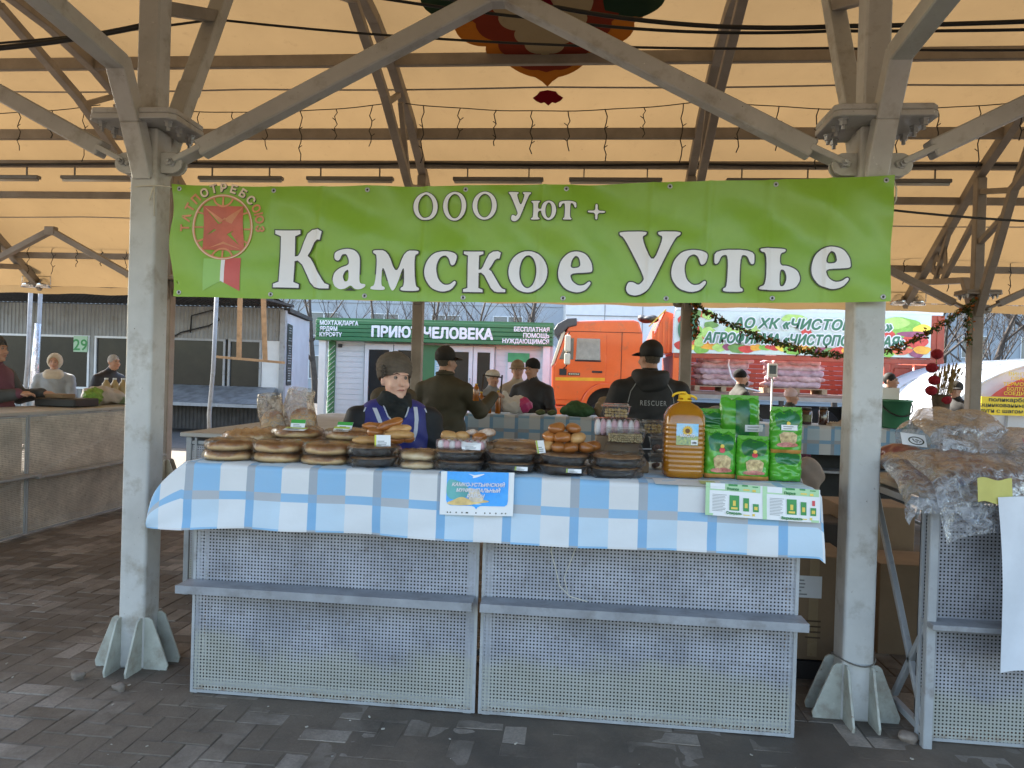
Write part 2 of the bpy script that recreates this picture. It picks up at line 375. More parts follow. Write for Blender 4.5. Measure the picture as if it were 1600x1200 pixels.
class Sdf:
    def __init__(s, k=.03): s.p = []; s.k = k; s.cut = []; s.fold = None
    def cone(s, a, b, ra, rb, t=0, k=None): s.p.append(('c', np.array(a, float), np.array(b, float), ra, rb, t, k or s.k)); return s
    def ell(s, c, r, t=0, k=None): s.p.append(('e', np.array(c, float), np.array(r, float), 0, 0, t, k or s.k)); return s
    @staticmethod
    def d1(q, P):
        if q[0] == 'c':
            ab = q[2] - q[1]; t = np.clip(((P - q[1]) @ ab) / max(1e-9, ab @ ab), 0, 1)
            return np.linalg.norm(P - q[1] - t[..., None] * ab, axis=-1) - (q[3] + t * (q[4] - q[3]))
        k0 = np.linalg.norm((P - q[1]) / q[2], axis=-1); k1 = np.linalg.norm((P - q[1]) / q[2] ** 2, axis=-1)
        return np.where(k1 > 1e-6, k0 * (k0 - 1) / np.maximum(k1, 1e-6), -q[2].min())
    def box(s, q, m):
        if q[0] == 'c': lo = np.minimum(q[1] - q[3], q[2] - q[4]); hi = np.maximum(q[1] + q[3], q[2] + q[4])
        else: lo = q[1] - q[2]; hi = q[1] + q[2]
        return lo - m, hi + m
    def ev(s, P):
        d = None
        for q in s.p:
            b = s.d1(q, P)
            if d is None: d = b; continue
            k = q[6]; hh = np.clip(.5 + .5 * (d - b) / k, 0, 1); d = d * (1 - hh) + b * hh - k * hh * (1 - hh)
        for q in s.cut: d = np.maximum(d, -s.d1(q, P))
        if s.fold: d = d + s.fold(P)
        return d
    def mesh(s, h):
        los, his = zip(*[s.box(q, .05) for q in s.p]); lo = np.min(los, 0) - 2 * h; hi = np.max(his, 0) + 2 * h
        n = np.ceil((hi - lo) / h).astype(int) + 1
        Fd = np.full(n, .08); g = [lo[i] + h * np.arange(n[i]) for i in range(3)]
        def sub(q, m):
            a, b = s.box(q, m); i0 = np.maximum(0, ((a - lo) / h).astype(int)); i1 = np.minimum(n, ((b - lo) / h).astype(int) + 2)
            sl = tuple(slice(i0[i], i1[i]) for i in range(3)); P = np.stack(np.meshgrid(*[g[i][sl[i]] for i in range(3)], indexing='ij'), -1); return sl, P
        for q in s.p:
            sl, P = sub(q, .05); b = s.d1(q, P); d = Fd[sl]; k = q[6]
            hh = np.clip(.5 + .5 * (d - b) / k, 0, 1); Fd[sl] = d * (1 - hh) + b * hh - k * hh * (1 - hh)
        for q in s.cut:
            sl, P = sub(q, .02); Fd[sl] = np.maximum(Fd[sl], -s.d1(q, P))
        if s.fold:
            m = np.argwhere(np.abs(Fd) < .045); P = lo + m * h; Fd[tuple(m.T)] += s.fold(P)
        V, Fc = surface_nets(Fd, lo, h)
        C = V[Fc].mean(1); D = np.stack([s.d1(q, C) for q in s.p], 1); tg = np.array([q[5] for q in s.p])[D.argmin(1)]
        return V, Fc, tg
    def build(s, name, mats, parent, h=.01, loc=(0, 0, 0), rz=0):
        V, Fc, tg = s.mesh(h); me = bpy.data.meshes.new(name); me.from_pydata(V.tolist(), [], Fc.tolist())
        for m in mats: me.materials.append(m)
        me.polygons.foreach_set('material_index', tg.astype(np.int32)); me.polygons.foreach_set('use_smooth', np.ones(len(Fc), bool)); me.update()
        o = bpy.data.objects.new(name, me); col.objects.link(o); o.parent = parent; o.location = loc; o.rotation_euler = (0, 0, rz); return o
    def hit(s, P, D, n=40):
        P = np.array(P, float); D = np.array(D, float)
        for _ in range(n): P = P + D * np.minimum(s.ev(P), .05)[..., None] * .8
        return P

def crumple(x, y, s=1.0, k=0):
    v = 0
    for i in range(7):
        a = hsh(i, 31 + k) * 6.28; f = (5 + 15 * hsh(i, 32 + k)) * s; ph = hsh(i, 33 + k) * 6.28
        v += (abs(math.sin((x * math.cos(a) + y * math.sin(a)) * f + ph + .8 * math.sin(y * 4 + i))) - .5) / (1 + i * .35)
    return v
# ================================================================ GROUND
def ground_mat(name, paver):
    m, nt, out = newmat(name); L = nt.links
    w = coords(nt, 'world'); b = N(nt, 'ShaderNodeBsdfPrincipled')
    big = noise(nt, w, 1.1, 7, .62, .4); mid = noise(nt, w, 5.5, 6, .65); fine = noise(nt, w, 70, 4, .6)
    dirt = mixc(nt, ramp(nt, mid, .3, .7), (.112, .087, .064), (.162, .128, .096))
    dirt = mixc(nt, mathn(nt, 'MULTIPLY', ramp(nt, fine, .5, .75), .5), dirt, (.18, .15, .12))
    wet = ramp(nt, noise(nt, w, .9, 5, .6), .5, .62)      # damp trodden patches
    dirt = mixc(nt, mathn(nt, 'MULTIPLY', wet, .55), dirt, (.046, .041, .036))
    if paver:
        if paver == 'obj': rnd = N(nt, 'ShaderNodeObjectInfo').outputs['Random']
        else: rnd = N(nt, 'ShaderNodeNewGeometry').outputs['Random Per Island']
        st = mixc(nt, rnd, (.18, .150, .120), (.31, .265, .22))
        st = mixc(nt, mathn(nt, 'MULTIPLY', ramp(nt, fine, .4, .7), .4), st, (.09, .08, .07))
        cover = mathn(nt, 'ADD', mathn(nt, 'MULTIPLY', big, .62), mathn(nt, 'ADD', mathn(nt, 'MULTIPLY', mid, .28), mathn(nt, 'MULTIPLY', rnd, .20)))
        cc = mixc(nt, ramp(nt, cover, .67, .53), st, dirt)
    else: cc = dirt
    L.new(cc, b.inputs[0])
    L.new(mathn(nt, 'SUBTRACT', .88, mathn(nt, 'MULTIPLY', wet, .28)), b.inputs['Roughness'])
    bp = N(nt, 'ShaderNodeBump'); bp.inputs['Strength'].default_value = .5; bp.inputs['Distance'].default_value = .008
    L.new(mathn(nt, 'ADD', mid, mathn(nt, 'MULTIPLY', fine, .5)), bp.inputs['Height']); L.new(bp.outputs[0], b.inputs['Normal'])
    L.new(b.outputs[0], out.inputs[0]); MATS[name] = m; return m
gm = ground_mat('trodden_dirt', None); pm_o = ground_mat('paver_obj', 'obj'); pm_i = ground_mat('paver_mass', 'isl')
g = MB(); g.quad((-150, -60, 0), (150, -60, 0), (150, 200, 0), (-150, 200, 0)); ground = structure(g.build('ground', gm))
ASPH = M('asphalt', (.075, .072, .07), rough=.9, var=.25, scale=2, co='world', bump=.3, bscale=90)
g = MB(); g.bb(-60, 60, 10.2, 60, -.04, 0.004); structure(g.build('road', ASPH))
pavement = bpy.data.objects.new('pavement', None); col.objects.link(pavement); structure(pavement)
# herringbone of 0.22 x 0.11 pavers
PL, PWd = .22, .11
def paver_mesh():
    j = .0025; m = MB(); x, y = PL / 2 - j, PWd / 2 - j; b = .004
    V = [(-x, -y, -.05), (x, -y, -.05), (x, y, -.05), (-x, y, -.05), (-x, -y, -b), (x, -y, -b), (x, y, -b), (-x, y, -b), (-x + b, -y + b, 0), (x - b, -y + b, 0), (x - b, y - b, 0), (-x + b, y - b, 0)]
    Fc = [(8, 9, 10, 11)] + [(i, (i + 1) % 4, 4 + (i + 1) % 4, 4 + i) for i in range(4)] + [(4 + i, 4 + (i + 1) % 4, 8 + (i + 1) % 4, 8 + i) for i in range(4)]
    return V, Fc
PV, PF = paver_mesh()
cells = []
for i in range(-40, 70):
    for j in range(-40, 40):
        bx, by = PWd * (i + 4 * j), PWd * i
        if -6 < bx < 4: cells += [(bx + PWd, by + PWd / 2, 0), (bx + PWd * 2.5, by, 1)]
seen = set(); pav = []
camp = np.array([.535, -3.74])
for x, y, o in cells:
    k = (round(x / .01), round(y / .01), o)
    if k in seen: continue
    seen.add(k)
    if -4.9 < x < 3.1 and -2.2 < y < 6.0: pav.append((x, y, o))
def in_view(x, y):
    if y > -1.15 and y < -.32 and -2.3 < x < 2.6: return True
    return y > -1.3 and x < -1.55 and x > -4.6
pav.sort(key=lambda q: (0 if in_view(q[0], q[1]) else 1, (q[0] - camp[0]) ** 2 + (q[1] - camp[1]) ** 2))
pme = bpy.data.meshes.new('paver'); pme.from_pydata(PV, [], PF); pme.materials.append(pm_o)
for i, (x, y, o) in enumerate(pav[:300]):
    ob = bpy.data.objects.new('paver', pme); col.objects.link(ob); ob.parent = pavement
    ob.location = (x, y, .0015 + .0045 * hsh(i)); ob.rotation_euler = ((hsh(i, 1) - .5) * .014, (hsh(i, 2) - .5) * .014, (math.pi / 2 if o else 0) + (hsh(i, 3) - .5) * .03)
mb = MB()
for i, (x, y, o) in enumerate(pav[300:]):
    dz = .0015 + .0045 * hsh(i, 5); t1 = (hsh(i, 6) - .5) * .014
    mb.add([((x - b if o else x + a), (y + a if o else y + b), c + dz + t1 * a) for a, b, c in PV], PF)
po = mb.build('paver', pm_i, pavement); po['kind'] = 'stuff'
dl = MB()
def dirt_h(x, y):
    v = .5 * math.sin(x * 2.1 + 1.3 * math.sin(y * 1.7)) * math.sin(y * 2.6 + 1.1 * math.sin(x * 1.9 + 1)) + .35 * math.sin(x * 6.3 + y * 3.1 + 2 * math.sin(y * 2.2)) * math.sin(y * 5.7 - x * 2.3) + .25 * math.sin(x * 14 + 3 * math.sin(y * 5)) * math.sin(y * 13 + 2 * math.sin(x * 6)) + .15 * math.sin(x * 33 + y * 21) * math.sin(y * 37 - x * 17)
    k = 1.25 * math.exp(-((x - 1.4) ** 2 / 2.2 + (y + .75) ** 2 / .25)) + .6 * math.exp(-((x + 1.8) ** 2 / .12 + (y + .25) ** 2 / .06)) + .7 * math.exp(-((y + .34) ** 2 / .004)) * (abs(x) < 1.6)
    return -.0004 + .0032 * v + .0070 * min(1.1, k)
dl.grid(lambda u, v: (-4.85 + 7.9 * u, -2.1 + 8.0 * v, dirt_h(-4.85 + 7.9 * u, -2.1 + 8.0 * v)), 230, 230)
tag(dl.build('trodden_dirt', gm), 'brown trodden dirt filling the joints and covering parts of the paving', 'dirt', kind='stuff')
PEBM = M('rubble', (.21, .17, .14), rough=.9, var=.35, scale=20, bump=.5)
def stone(x, y, r, label, i):
    s = Sdf(.02); s.ell((0, 0, r * .5), (r, r * .8, r * .65)).ell((r * .3, r * .2, r * .6), (r * .6, r * .6, r * .5))
    s.fold = lambda P: .006 * np.sin(P[:, 0] * 90 + i) * np.sin(P[:, 1] * 80 + i) + .004 * np.sin(P[:, 2] * 140)
    o = s.build('stone', [PEBM], None, h=.007); o.location = (x, y, .0); tag(o, label, 'stone', 'lumps of rubble at the column feet')
stone(-1.985, -.235, .032, 'brownish lump of broken concrete at left foot of left column', 1)
stone(-1.70, -.33, .030, 'small lump of broken concrete right of left column foot', 2)
stone(2.05, -.24, .042, 'crumbled concrete lump at right foot of right column', 3)
DEB = M('litter', (.38, .35, .30), rough=.8, var=.3)
mb = MB()
for i in range(90):
    x = -4.2 + 6.8 * hsh(i, 11); y = -1.1 + .8 * hsh(i, 12) if x > -1.6 else -1.1 + 2.5 * hsh(i, 12); r = .002 + .005 * hsh(i, 13) ** 2
    mb.box((x, y, .012), (r * 2.2, r, r * .7), Matrix.Rotation(hsh(i, 14) * 6, 3, 'Z'))
o = mb.build('litter', DEB); tag(o, 'scattered crumbs and bits of litter on the dirty paving', 'litter', kind='stuff')

# ================================================================ CANOPY
AD = [0, .5, 1, 1.5, 2, 2.4, 2.8, 3.2, 3.6, 3.95, 4.3, 4.65, 5.0, 5.45]
AZ = [5.52, 5.50, 5.43, 5.31, 5.15, 4.99, 4.80, 4.56, 4.28, 4.04, 3.80, 3.56, 3.32, 3.0]
YM = 3.2
def za(Y): return float(np.interp(abs(Y - YM), AD, AZ))
CX = [-9.2, -5.5, -1.808, 1.885, 5.58, 9.27]
canopy = thing('market_canopy', 'open market canopy, cream membrane on grey steel columns over the stalls', 'canopy', (0, 3.2, 0))
# membrane: translucent coated fabric
def membrane_mat(name, c, tr, fac=.2):
    """c: reflecting colour of the coated cloth, tr: colour of the little light it lets through"""
    m, nt, out = newmat(name); L = nt.links; w = coords(nt, 'world')
    n1 = noise(nt, w, .7, 6, .6); n2 = noise(nt, w, 6, 7, .7); n3 = noise(nt, w, 26, 3, .6)
    def col_(c):
        q = mixc(nt, ramp(nt, n1, .3, .7), c, tuple(x * .82 for x in c))
        q = mixc(nt, mathn(nt, 'MULTIPLY', ramp(nt, n2, .58, .76), .35), q, tuple(x * .5 for x in c))
        return mixc(nt, mathn(nt, 'MULTIPLY', ramp(nt, n3, .70, .76), .5), q, tuple(x * .35 for x in c))
    d = N(nt, 'ShaderNodeBsdfDiffuse'); t = N(nt, 'ShaderNodeBsdfTranslucent'); L.new(col_(c), d.inputs[0]); L.new(col_(tr), t.inputs[0])
    mx = N(nt, 'ShaderNodeMixShader'); mx.inputs[0].default_value = fac; L.new(d.outputs[0], mx.inputs[1]); L.new(t.outputs[0], mx.inputs[2])
    L.new(mx.outputs[0], out.inputs[0]); MATS[name] = m; return m
MEM = membrane_mat('membrane', (.46, .37, .23), (.37, .236, .108))
ys = [YM + s * d for s, dd in ((-1, AD[::-1]), (1, AD[1:])) for d in dd]
bays = list(zip(CX[:-1], CX[1:]))
for x0, x1 in [(-11.2, -9.2)] + bays + [(9.27, 11.3)]:
    mb = MB()
    def fm(u, v, x0=x0, x1=x1):
        k = v * (len(ys) - 1); i = min(int(k), len(ys) - 2); Y = ys[i] + (ys[i + 1] - ys[i]) * (k - i)
        sag = .05 * math.sin(math.pi * u) * math.sin(math.pi * 6 * v) ** 2
        return (x0 + (x1 - x0) * u, Y, za(Y) - sag)
    mb.grid(fm, 10, (len(ys) - 1) * 3); o = mb.build('membrane', MEM, canopy)
    o.name = 'membrane'
# eave strip and seams
for sgn in (-1, 1):
    mb = MB(); Y = YM + sgn * 5.45
    mb.grid(lambda u, v: (-11.2 + 22.5 * u, Y + sgn * .02 * v, 3.0 - .13 * v + .012 * math.sin(u * 120)), 90, 2); mb.build('eave_strip', MEM, canopy)
for Y in (5.12, 7.2):
    for Yy in (Y, 2 * YM - Y):
        mb = MB(); mb.grid(lambda u, v: (-11.1 + 22.3 * u, Yy + .022 * v, za(Yy) - .055 - .02 * abs(math.sin(u * 19)) - .012 * v), 80, 1); mb.build('seam', STEEL_SHADED, canopy)
# printed folk-style ornament on the far slope of the middle bay
ORC = [membrane_mat('ornament_green', (.03, .06, .04), (.03, .045, .025)), membrane_mat('ornament_orange', (.45, .17, .03), (.36, .13, .015)), membrane_mat('ornament_brick', (.25, .05, .03), (.20, .035, .015)), membrane_mat('ornament_crimson', (.16, .01, .02), (.13, .008, .012)), MEM]
def scallop(cusps, bulge=.3, n=8):
    out = [cusps[0]]
    for (a0, b0), (a1, b1) in zip(cusps[:-1], cusps[1:]):
        dx, dy = a1 - a0, b1 - b0; L_ = math.hypot(dx, dy); nx_, ny_ = -dy / L_, dx / L_
        if nx_ * (a0 + a1) / 2 + ny_ * ((b0 + b1) / 2 - 3.9) < 0: nx_, ny_ = -nx_, -ny_
        for k in range(1, n + 1): t = k / n; h_ = bulge * L_ * math.sin(math.pi * t) ** .7 * (k < n); out.append((a0 + dx * t + nx_ * h_, b0 + dy * t + ny_ * h_))
    return out
def orn(poly, k, lift):
    full = poly + [(-a, b) for a, b in poly[::-1] if abs(a) > 1e-6]
    mb = MB()
    flat_poly(mb, [full], lambda a, b: (a - .02, b, 0))
    bm = bmesh.new(); vv = [bm.verts.new(p) for p in mb.v]
    for t in mb.f: bm.faces.new([vv[i] for i in t])
    for k2 in range(40):
        bmesh.ops.bisect_plane(bm, geom=bm.verts[:] + bm.edges[:] + bm.faces[:], plane_co=(0, 2.2 + k2 * .1, 0), plane_no=(0, 1, 0))
    for k2 in range(24):
        bmesh.ops.bisect_plane(bm, geom=bm.verts[:] + bm.edges[:] + bm.faces[:], plane_co=(-1.8 + k2 * .15, 0, 0), plane_no=(1, 0, 0))
    u0, u1 = CX[2], CX[3]
    for v in bm.verts:
        Y = v.co.y; q = float(np.interp(Y, ys, range(len(ys)))) / (len(ys) - 1); u = (v.co.x - u0) / (u1 - u0)
        v.co.z = za(Y) - .05 * math.sin(math.pi * u) * math.sin(math.pi * 6 * q) ** 2 - lift
    me = bpy.data.meshes.new('ornament'); bm.to_mesh(me); bm.free(); me.materials.append(ORC[k])
    o = bpy.data.objects.new('ornament', me); col.objects.link(o); o.parent = canopy; o.location = (0, -3.2, 0)
orn([(0, 5.17), (.06, 5.08)] + scallop([(.14, 5.0), (.46, 4.74)], .10) + scallop([(.46, 4.74), (.66, 4.46), (.96, 4.12), (.98, 3.6), (.5, 3.1), (0, 2.9)], .26)[1:], 1, .022)
orn([(0, 4.90)] + scallop([(.10, 4.86), (.36, 4.64), (.50, 4.36), (.72, 4.08), (.66, 3.6), (.3, 3.2), (0, 3.1)], .24), 2, .030)
orn([(0, 4.64), (.05, 4.56)] + scallop([(.05, 4.56), (.22, 4.40), (.30, 4.18), (.46, 3.95), (.3, 3.4), (0, 3.3)], .24)[1:], 4, .038)
orn([(0, 4.10), (.10, 3.98), (.15, 3.85), (.09, 3.7), (0, 3.62)], 3, .046)
orn([(0, 5.47), (.05, 5.42), (.09, 5.435), (.15, 5.40), (.19, 5.35), (.13, 5.30), (.10, 5.25), (0, 5.225)], 3, .022)
for sgn in (-1, 1):
    P = [(.66, 4.02), (.80, 4.06), (.94, 4.0), (1.04, 4.04), (1.26, 3.82), (1.2, 3.5), (.8, 3.4), (.6, 3.6)]
    P = [(sgn * a, b) for a, b in P]; full = chaikin(P, 2); mb = MB()
    flat_poly(mb, [full], lambda a, b: (a - .02, b, za(b) - .062)); mb.build('ornament', ORC[0], canopy)
# rafters, arms, masts
def chord(mb, pts, X, w, h, k=0):
    for a, b in zip(pts[:-1], pts[1:]): mb.bar((X, *a), (X, *b), w, h, up=(0, 0, 1) if abs(b[1] - a[1]) < 3 * abs(b[0] - a[0]) else (0, 1, 0))
up_pts = [(YM + s_ * d, za(YM + d) - .10) for s_, dd in ((-1, [5.3, 4.65, 3.95, 3.2, 2.4, 1.5, .7]), (1, [0, .7, 1.5, 2.4, 3.2, 3.95, 4.65, 5.3])) for d in dd]
for X in CX:
    mb = MB(); chord(mb, up_pts, X, .11, .13); mb.build('rafter', STEEL_SHADED, canopy, bevel=.008)
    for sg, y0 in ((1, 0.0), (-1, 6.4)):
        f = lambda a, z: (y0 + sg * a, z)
        near = STEEL if y0 == 0 else STEEL_SHADED
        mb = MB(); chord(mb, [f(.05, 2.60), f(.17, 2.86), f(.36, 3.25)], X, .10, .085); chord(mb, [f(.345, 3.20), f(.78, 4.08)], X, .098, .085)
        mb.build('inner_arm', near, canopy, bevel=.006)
        mb = MB(); chord(mb, [f(.76, 4.05), f(2.0, 4.75), f(3.2, 5.22)], X, .096, .085); mb.build('lower_chord', STEEL_SHADED, canopy, bevel=.006)
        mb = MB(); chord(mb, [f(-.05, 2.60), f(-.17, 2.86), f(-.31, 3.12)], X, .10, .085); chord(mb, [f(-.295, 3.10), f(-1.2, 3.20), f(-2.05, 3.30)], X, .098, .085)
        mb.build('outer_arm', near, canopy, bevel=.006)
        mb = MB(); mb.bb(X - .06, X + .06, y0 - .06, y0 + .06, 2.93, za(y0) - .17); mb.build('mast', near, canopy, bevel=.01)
        mb = MB()
        mb.bar((X, *f(.06, 3.55)), (X, *f(.62, 3.78)), .07, .07); mb.bar((X, *f(.06, 4.2)), (X, *f(.76, 4.04)), .07, .07)
        mb.bar((X, *f(.8, 4.12)), (X, *f(1.3, 4.93)), .06, .06); mb.bar((X, *f(1.9, 4.70)), (X, *f(1.4, 4.98)), .06, .06)
        mb.bar((X, *f(-.06, 3.9)), (X, *f(-.9, 3.20)), .07, .07); mb.bar((X, *f(-1.15, 3.2)), (X, *f(-.72, 3.98)), .06, .06)
        mb.build('web_brace', STEEL_SHADED, canopy, bevel=.005)
        # pierced gusset panel in the haunch
        oc = [(-1.28, 3.28), (-.80, 3.28), (-.84, 3.66), (-.98, 3.84), (-1.14, 3.70), (-1.24, 3.5)]
        holes = [ell_c(-1.04, 3.62, .055, .08, 10), ell_c(-.95, 3.42, .05, .07, 10), ell_c(-1.13, 3.42, .05, .07, 10)]
        mb = MB()
        for dx in (-.006, .006): flat_poly(mb, [chaikin(oc, 1)] + holes, lambda a, b: (X + dx, *f(a, b)))
        mb.build('pierced_plate', STEEL_SHADED, canopy)
# purlins: C-sections with an open slot face
for i, Y in enumerate([4.62, 5.83, 6.33, 6.82, 7.92]):
    for Yy in (Y, 2 * YM - Y):
        h = .13 if i in (0, 1) else .09; z = za(Yy) - .03 - h / 2 - .10 * 0
        mb = MB(); mb.bb(-11.1, 11.2, Yy - .035, Yy - .028, z - h / 2, z + h / 2); mb.bb(-11.1, 11.2, Yy - .0275, Yy + .03, z - h / 2 - .004, z - h / 2 + .004); mb.bb(-11.1, 11.2, Yy - .0275, Yy + .03, z + h / 2 - .004, z + h / 2 + .003)
        mb.build('purlin', STEEL_SHADED, canopy)
# columns with base gussets, head plates, bolts
def hexbolt(L=.05, r=.014):
    mb = MB(); n = 6
    for z0, z1, rr in ((0, .008, r * 1.7), (.008, .030, r * 1.3), (.030, .050, r * .7)):
        V = [(rr * math.cos(2 * math.pi * k / n), rr * math.sin(2 * math.pi * k / n), -z) for z in (z0, z1) for k in range(n)]
        mb.add(V, [(k, (k + 1) % n, n + (k + 1) % n, n + k) for k in range(n)] + [tuple(range(n, 2 * n))[::-1]])
    return mb
bolt_me = hexbolt().build('bolt', BOLT, canopy, local=True); 
def add_bolt(parent, loc, rot=(0, 0, 0)):
    o = bpy.data.objects.new('bolt', bolt_me.data); col.objects.link(o); o.parent = parent; o.location = loc; o.rotation_euler = rot; return o
def column(X, Y, detail=True):
    w = .073; mat = STEEL if Y == 0 else STEEL_SHADED  # rear row takes the steel with shade in its colour
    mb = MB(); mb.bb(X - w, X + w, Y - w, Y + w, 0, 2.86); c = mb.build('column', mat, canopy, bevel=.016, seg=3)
    C0 = Vector((X, Y, 0)) - Vector((0, 3.2, 0))
    for i, (ang) in enumerate([0, 90, 180, 270]):
        for s_ in (-1, 1):
            mb = MB(); rot = Matrix.Rotation(R_(ang), 3, 'Z')
            prof = [(w - .004, 0), (w + .125, 0), (w + .132, .03), (w + .04, .262), (w + .022, .275), (w - .004, .275)]
            def fp(a, b, d): p = rot @ Vector((a, d, b)); return (X + p.x, Y + p.y, p.z)
            mb.prism(prof, fp, s_ * .058 - .006, s_ * .058 + .006); mb.build('base_gusset', GUSSET, c, bevel=.002)
    for z0, z1, e in ((2.862, 2.89, 0), (2.892, 2.92, .002)):
        mb = MB(); a, b, ch = .235 - e, .20 - e, .10
        poly = [(-a + ch * .3, -b), (a - ch * .3, -b), (a, -b + ch * .3), (a, b - ch), (a - ch, b), (-a + ch, b), (-a, b - ch), (-a, -b + ch * .3)]
        mb.prism(poly, lambda p, q, d: (X + p, Y + q, d), z0, z1); mb.build('head_plate', mat, c, bevel=.004)
    if detail:
        for bx in (-.18, .18):
            for by in (-.15, -.05, .07, .14): add_bolt(c, (X - 0, 0, 0)).location = (X + bx * (1 if by < .1 else .72), Y + by - 3.2, 2.862)
    for s_ in (-1, 1):
        mb = MB(); pr_ = [(w - .002, 2.63), (w + .06, 2.63)] + [(w + .06 + .055 * math.sin(t), 2.685 - .055 * math.cos(t)) for t in np.linspace(.2, 2.9, 7)] + [(w + .06, 2.74), (w - .002, 2.74)]
        mb.prism([(s_ * a, b) for a, b in pr_], lambda a, b, d: (X + a, Y + d, b), -.032, -.018); mb.prism([(s_ * a, b) for a, b in pr_], lambda a, b, d: (X + a, Y + d, b), .018, .032)
        mb.build('lug', mat, c, bevel=.002)
        add_bolt(c, (X + s_ * (w + .062), Y - 3.2 - .032, 2.686), (R_(90) * -1, 0, 0))
    return c
for X in CX:
    for Y in (0, 6.4): column(X, Y, abs(X) < 7)
bpy.data.objects.remove(bolt_me)
# inverted-V struts along each column line
for Y in (0, 6.4):
    m_ = STEEL if Y == 0 else STEEL_SHADED
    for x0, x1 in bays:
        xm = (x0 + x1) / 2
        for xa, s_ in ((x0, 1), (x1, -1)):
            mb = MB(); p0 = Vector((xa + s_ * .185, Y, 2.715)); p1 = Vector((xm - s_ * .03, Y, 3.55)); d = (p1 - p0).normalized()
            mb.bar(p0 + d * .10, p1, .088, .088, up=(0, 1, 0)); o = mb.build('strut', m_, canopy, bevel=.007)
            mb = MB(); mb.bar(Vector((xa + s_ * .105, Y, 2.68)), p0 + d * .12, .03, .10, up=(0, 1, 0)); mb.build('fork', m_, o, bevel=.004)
        mb = MB(); mb.box((xm, Y, 3.56), (.16, .10, .12)); mb.build('apex_joint', m_, canopy, bevel=.01)
# tube lamps slung under the third purlin, unlit
LAMP = M('lamp_housing', (.16, .155, .15), rough=.4, var=.15); LAMPT = M('lamp_diffuser', (.5, .48, .44), rough=.35, var=.08)
li = 0
for x0, x1 in bays[0:5]:
    for k in range(2):
        xa = x0 + .45 + k * 1.6; z = za(6.33) - .30
        t = thing('tube_lamp', 'unlit tube lamp under the canopy purlin, ' + ['first', 'second', 'third', 'fourth', 'fifth', 'sixth', 'seventh', 'eighth', 'ninth', 'tenth'][li] + ' lamp from the left', 'lamp', (xa + .6, 6.33, z), 'tube lamps under the roof')
        mb = MB(); mb.bb(xa, xa + 1.25, 6.285, 6.375, z, z + .05); mb.build('housing', LAMP, t, bevel=.008)
        mb = MB(); mb.tube([(xa + .02, 6.33, z - .012), (xa + 1.23, 6.33, z - .012)], .022, 8); mb.build('tube', LAMPT, t)
        mb = MB(); [mb.bb(xx - .008, xx + .008, 6.32, 6.34, z + .05, z + .19) for xx in (xa + .2, xa + 1.05)]; mb.build('hanger', LAMP, t)
        li += 1
# power cables
def cable(pts, r, label, sag=.0, ties=0, name='power_cable'):
    P = []
    for a, b in zip(pts[:-1], pts[1:]):
        a, b = Vector(a), Vector(b)
        for k in range(12): t = k / 12; q = a.lerp(b, t); q.z -= sag * 4 * t * (1 - t); P.append(q)
    P.append(Vector(pts[-1])); mb = MB(); mb.tube(P, r, 5); return tag(mb.build(name, WIRE), label, 'cable', 'cables slung under the canopy')
cable([(-1.9, .75, 4.22), (0.3, .75, 3.86), (1.95, .75, 3.72), (5.6, .75, 3.9)], .014, 'thick black cable looping under the roof, front one', .05)
cable([(-2.2, .85, 4.28), (.2, .85, 3.84), (1.95, .85, 3.74), (5.6, .85, 3.82)], .010, 'black cable just behind the thick front cable under the roof', .04)
cable([(-5.5, .7, 3.62), (-1.85, .7, 3.8), (1.95, .9, 3.66), (5.6, .9, 3.74)], .008, 'thin black cable sagging below the thick ones from column to column', .06)
cable([(-11, 6.27, 4.50), (-5.5, 6.27, 4.53), (-1.8, 6.27, 4.53), (1.9, 6.27, 4.53), (5.6, 6.27, 4.53), (11, 6.27, 4.5)], .018, 'black cable bundle running along the lamp purlin', .02)
cable([(-5.4, .05, 3.30), (-3.6, .12, 3.36), (-1.86, .05, 3.46)], .016, 'black cable bundle reaching the left column from the left', .05)
cable([(1.96, -.02, 2.47), (3.6, -.0, 2.42), (5.2, .1, 2.47)], .006, 'thin cable leaving the right column to the right below the brackets', .03)
# icicle light strings
def icicle(x0, x1, Y, z, label, i0, drop=.62, sag=.1):
    t = thing('icicle_light_string', label, 'light string', ((x0 + x1) / 2, Y, z), 'icicle light strings under the roof')
    P = [(x0 + (x1 - x0) * k / 24, Y + .01 * math.sin(k), z - sag * 4 * (k / 24) * (1 - k / 24)) for k in range(25)]
    mb = MB(); mb.tube(P, .006, 4); mb.build('wire', WIRE, t)
    n = max(2, int((x1 - x0) / .42))
    for k in range(n):
        u = (k + .5) / n; x = x0 + (x1 - x0) * u; zz = z - sag * 4 * u * (1 - u); L = drop * (.55 + .6 * hsh(k, i0)); Q = []
        for q in range(9): Q.append((x + .016 * math.sin(q * 2.1 + k), Y + .012 * math.cos(q * 1.7 + k), zz - L * q / 8))
        mb = MB(); mb.tube(Q, .0065, 4)
        for q in (3, 6): mb.tube([Q[q], (Q[q][0] + .04 * (1 if k % 2 else -1), Q[q][1], Q[q][2] + .03)], .005, 4)
        mb.build('strand', WIRE, t)
nm = ['over the left stall', 'left of the banner', 'above the banner', 'right of the banner', 'far right']
for k, (x0, x1) in enumerate(bays): icicle(x0 + .1, x1 - .1, 4.95, 4.86, 'icicle light string hanging high under the roof, ' + nm[k], 20 + k)
for k, (x0, x1) in enumerate(bays): icicle(x0 + .1, x1 - .1, 7.85, 3.62, 'icicle light string low near the rear eave, ' + nm[k], 40 + k, drop=.5, sag=.04)
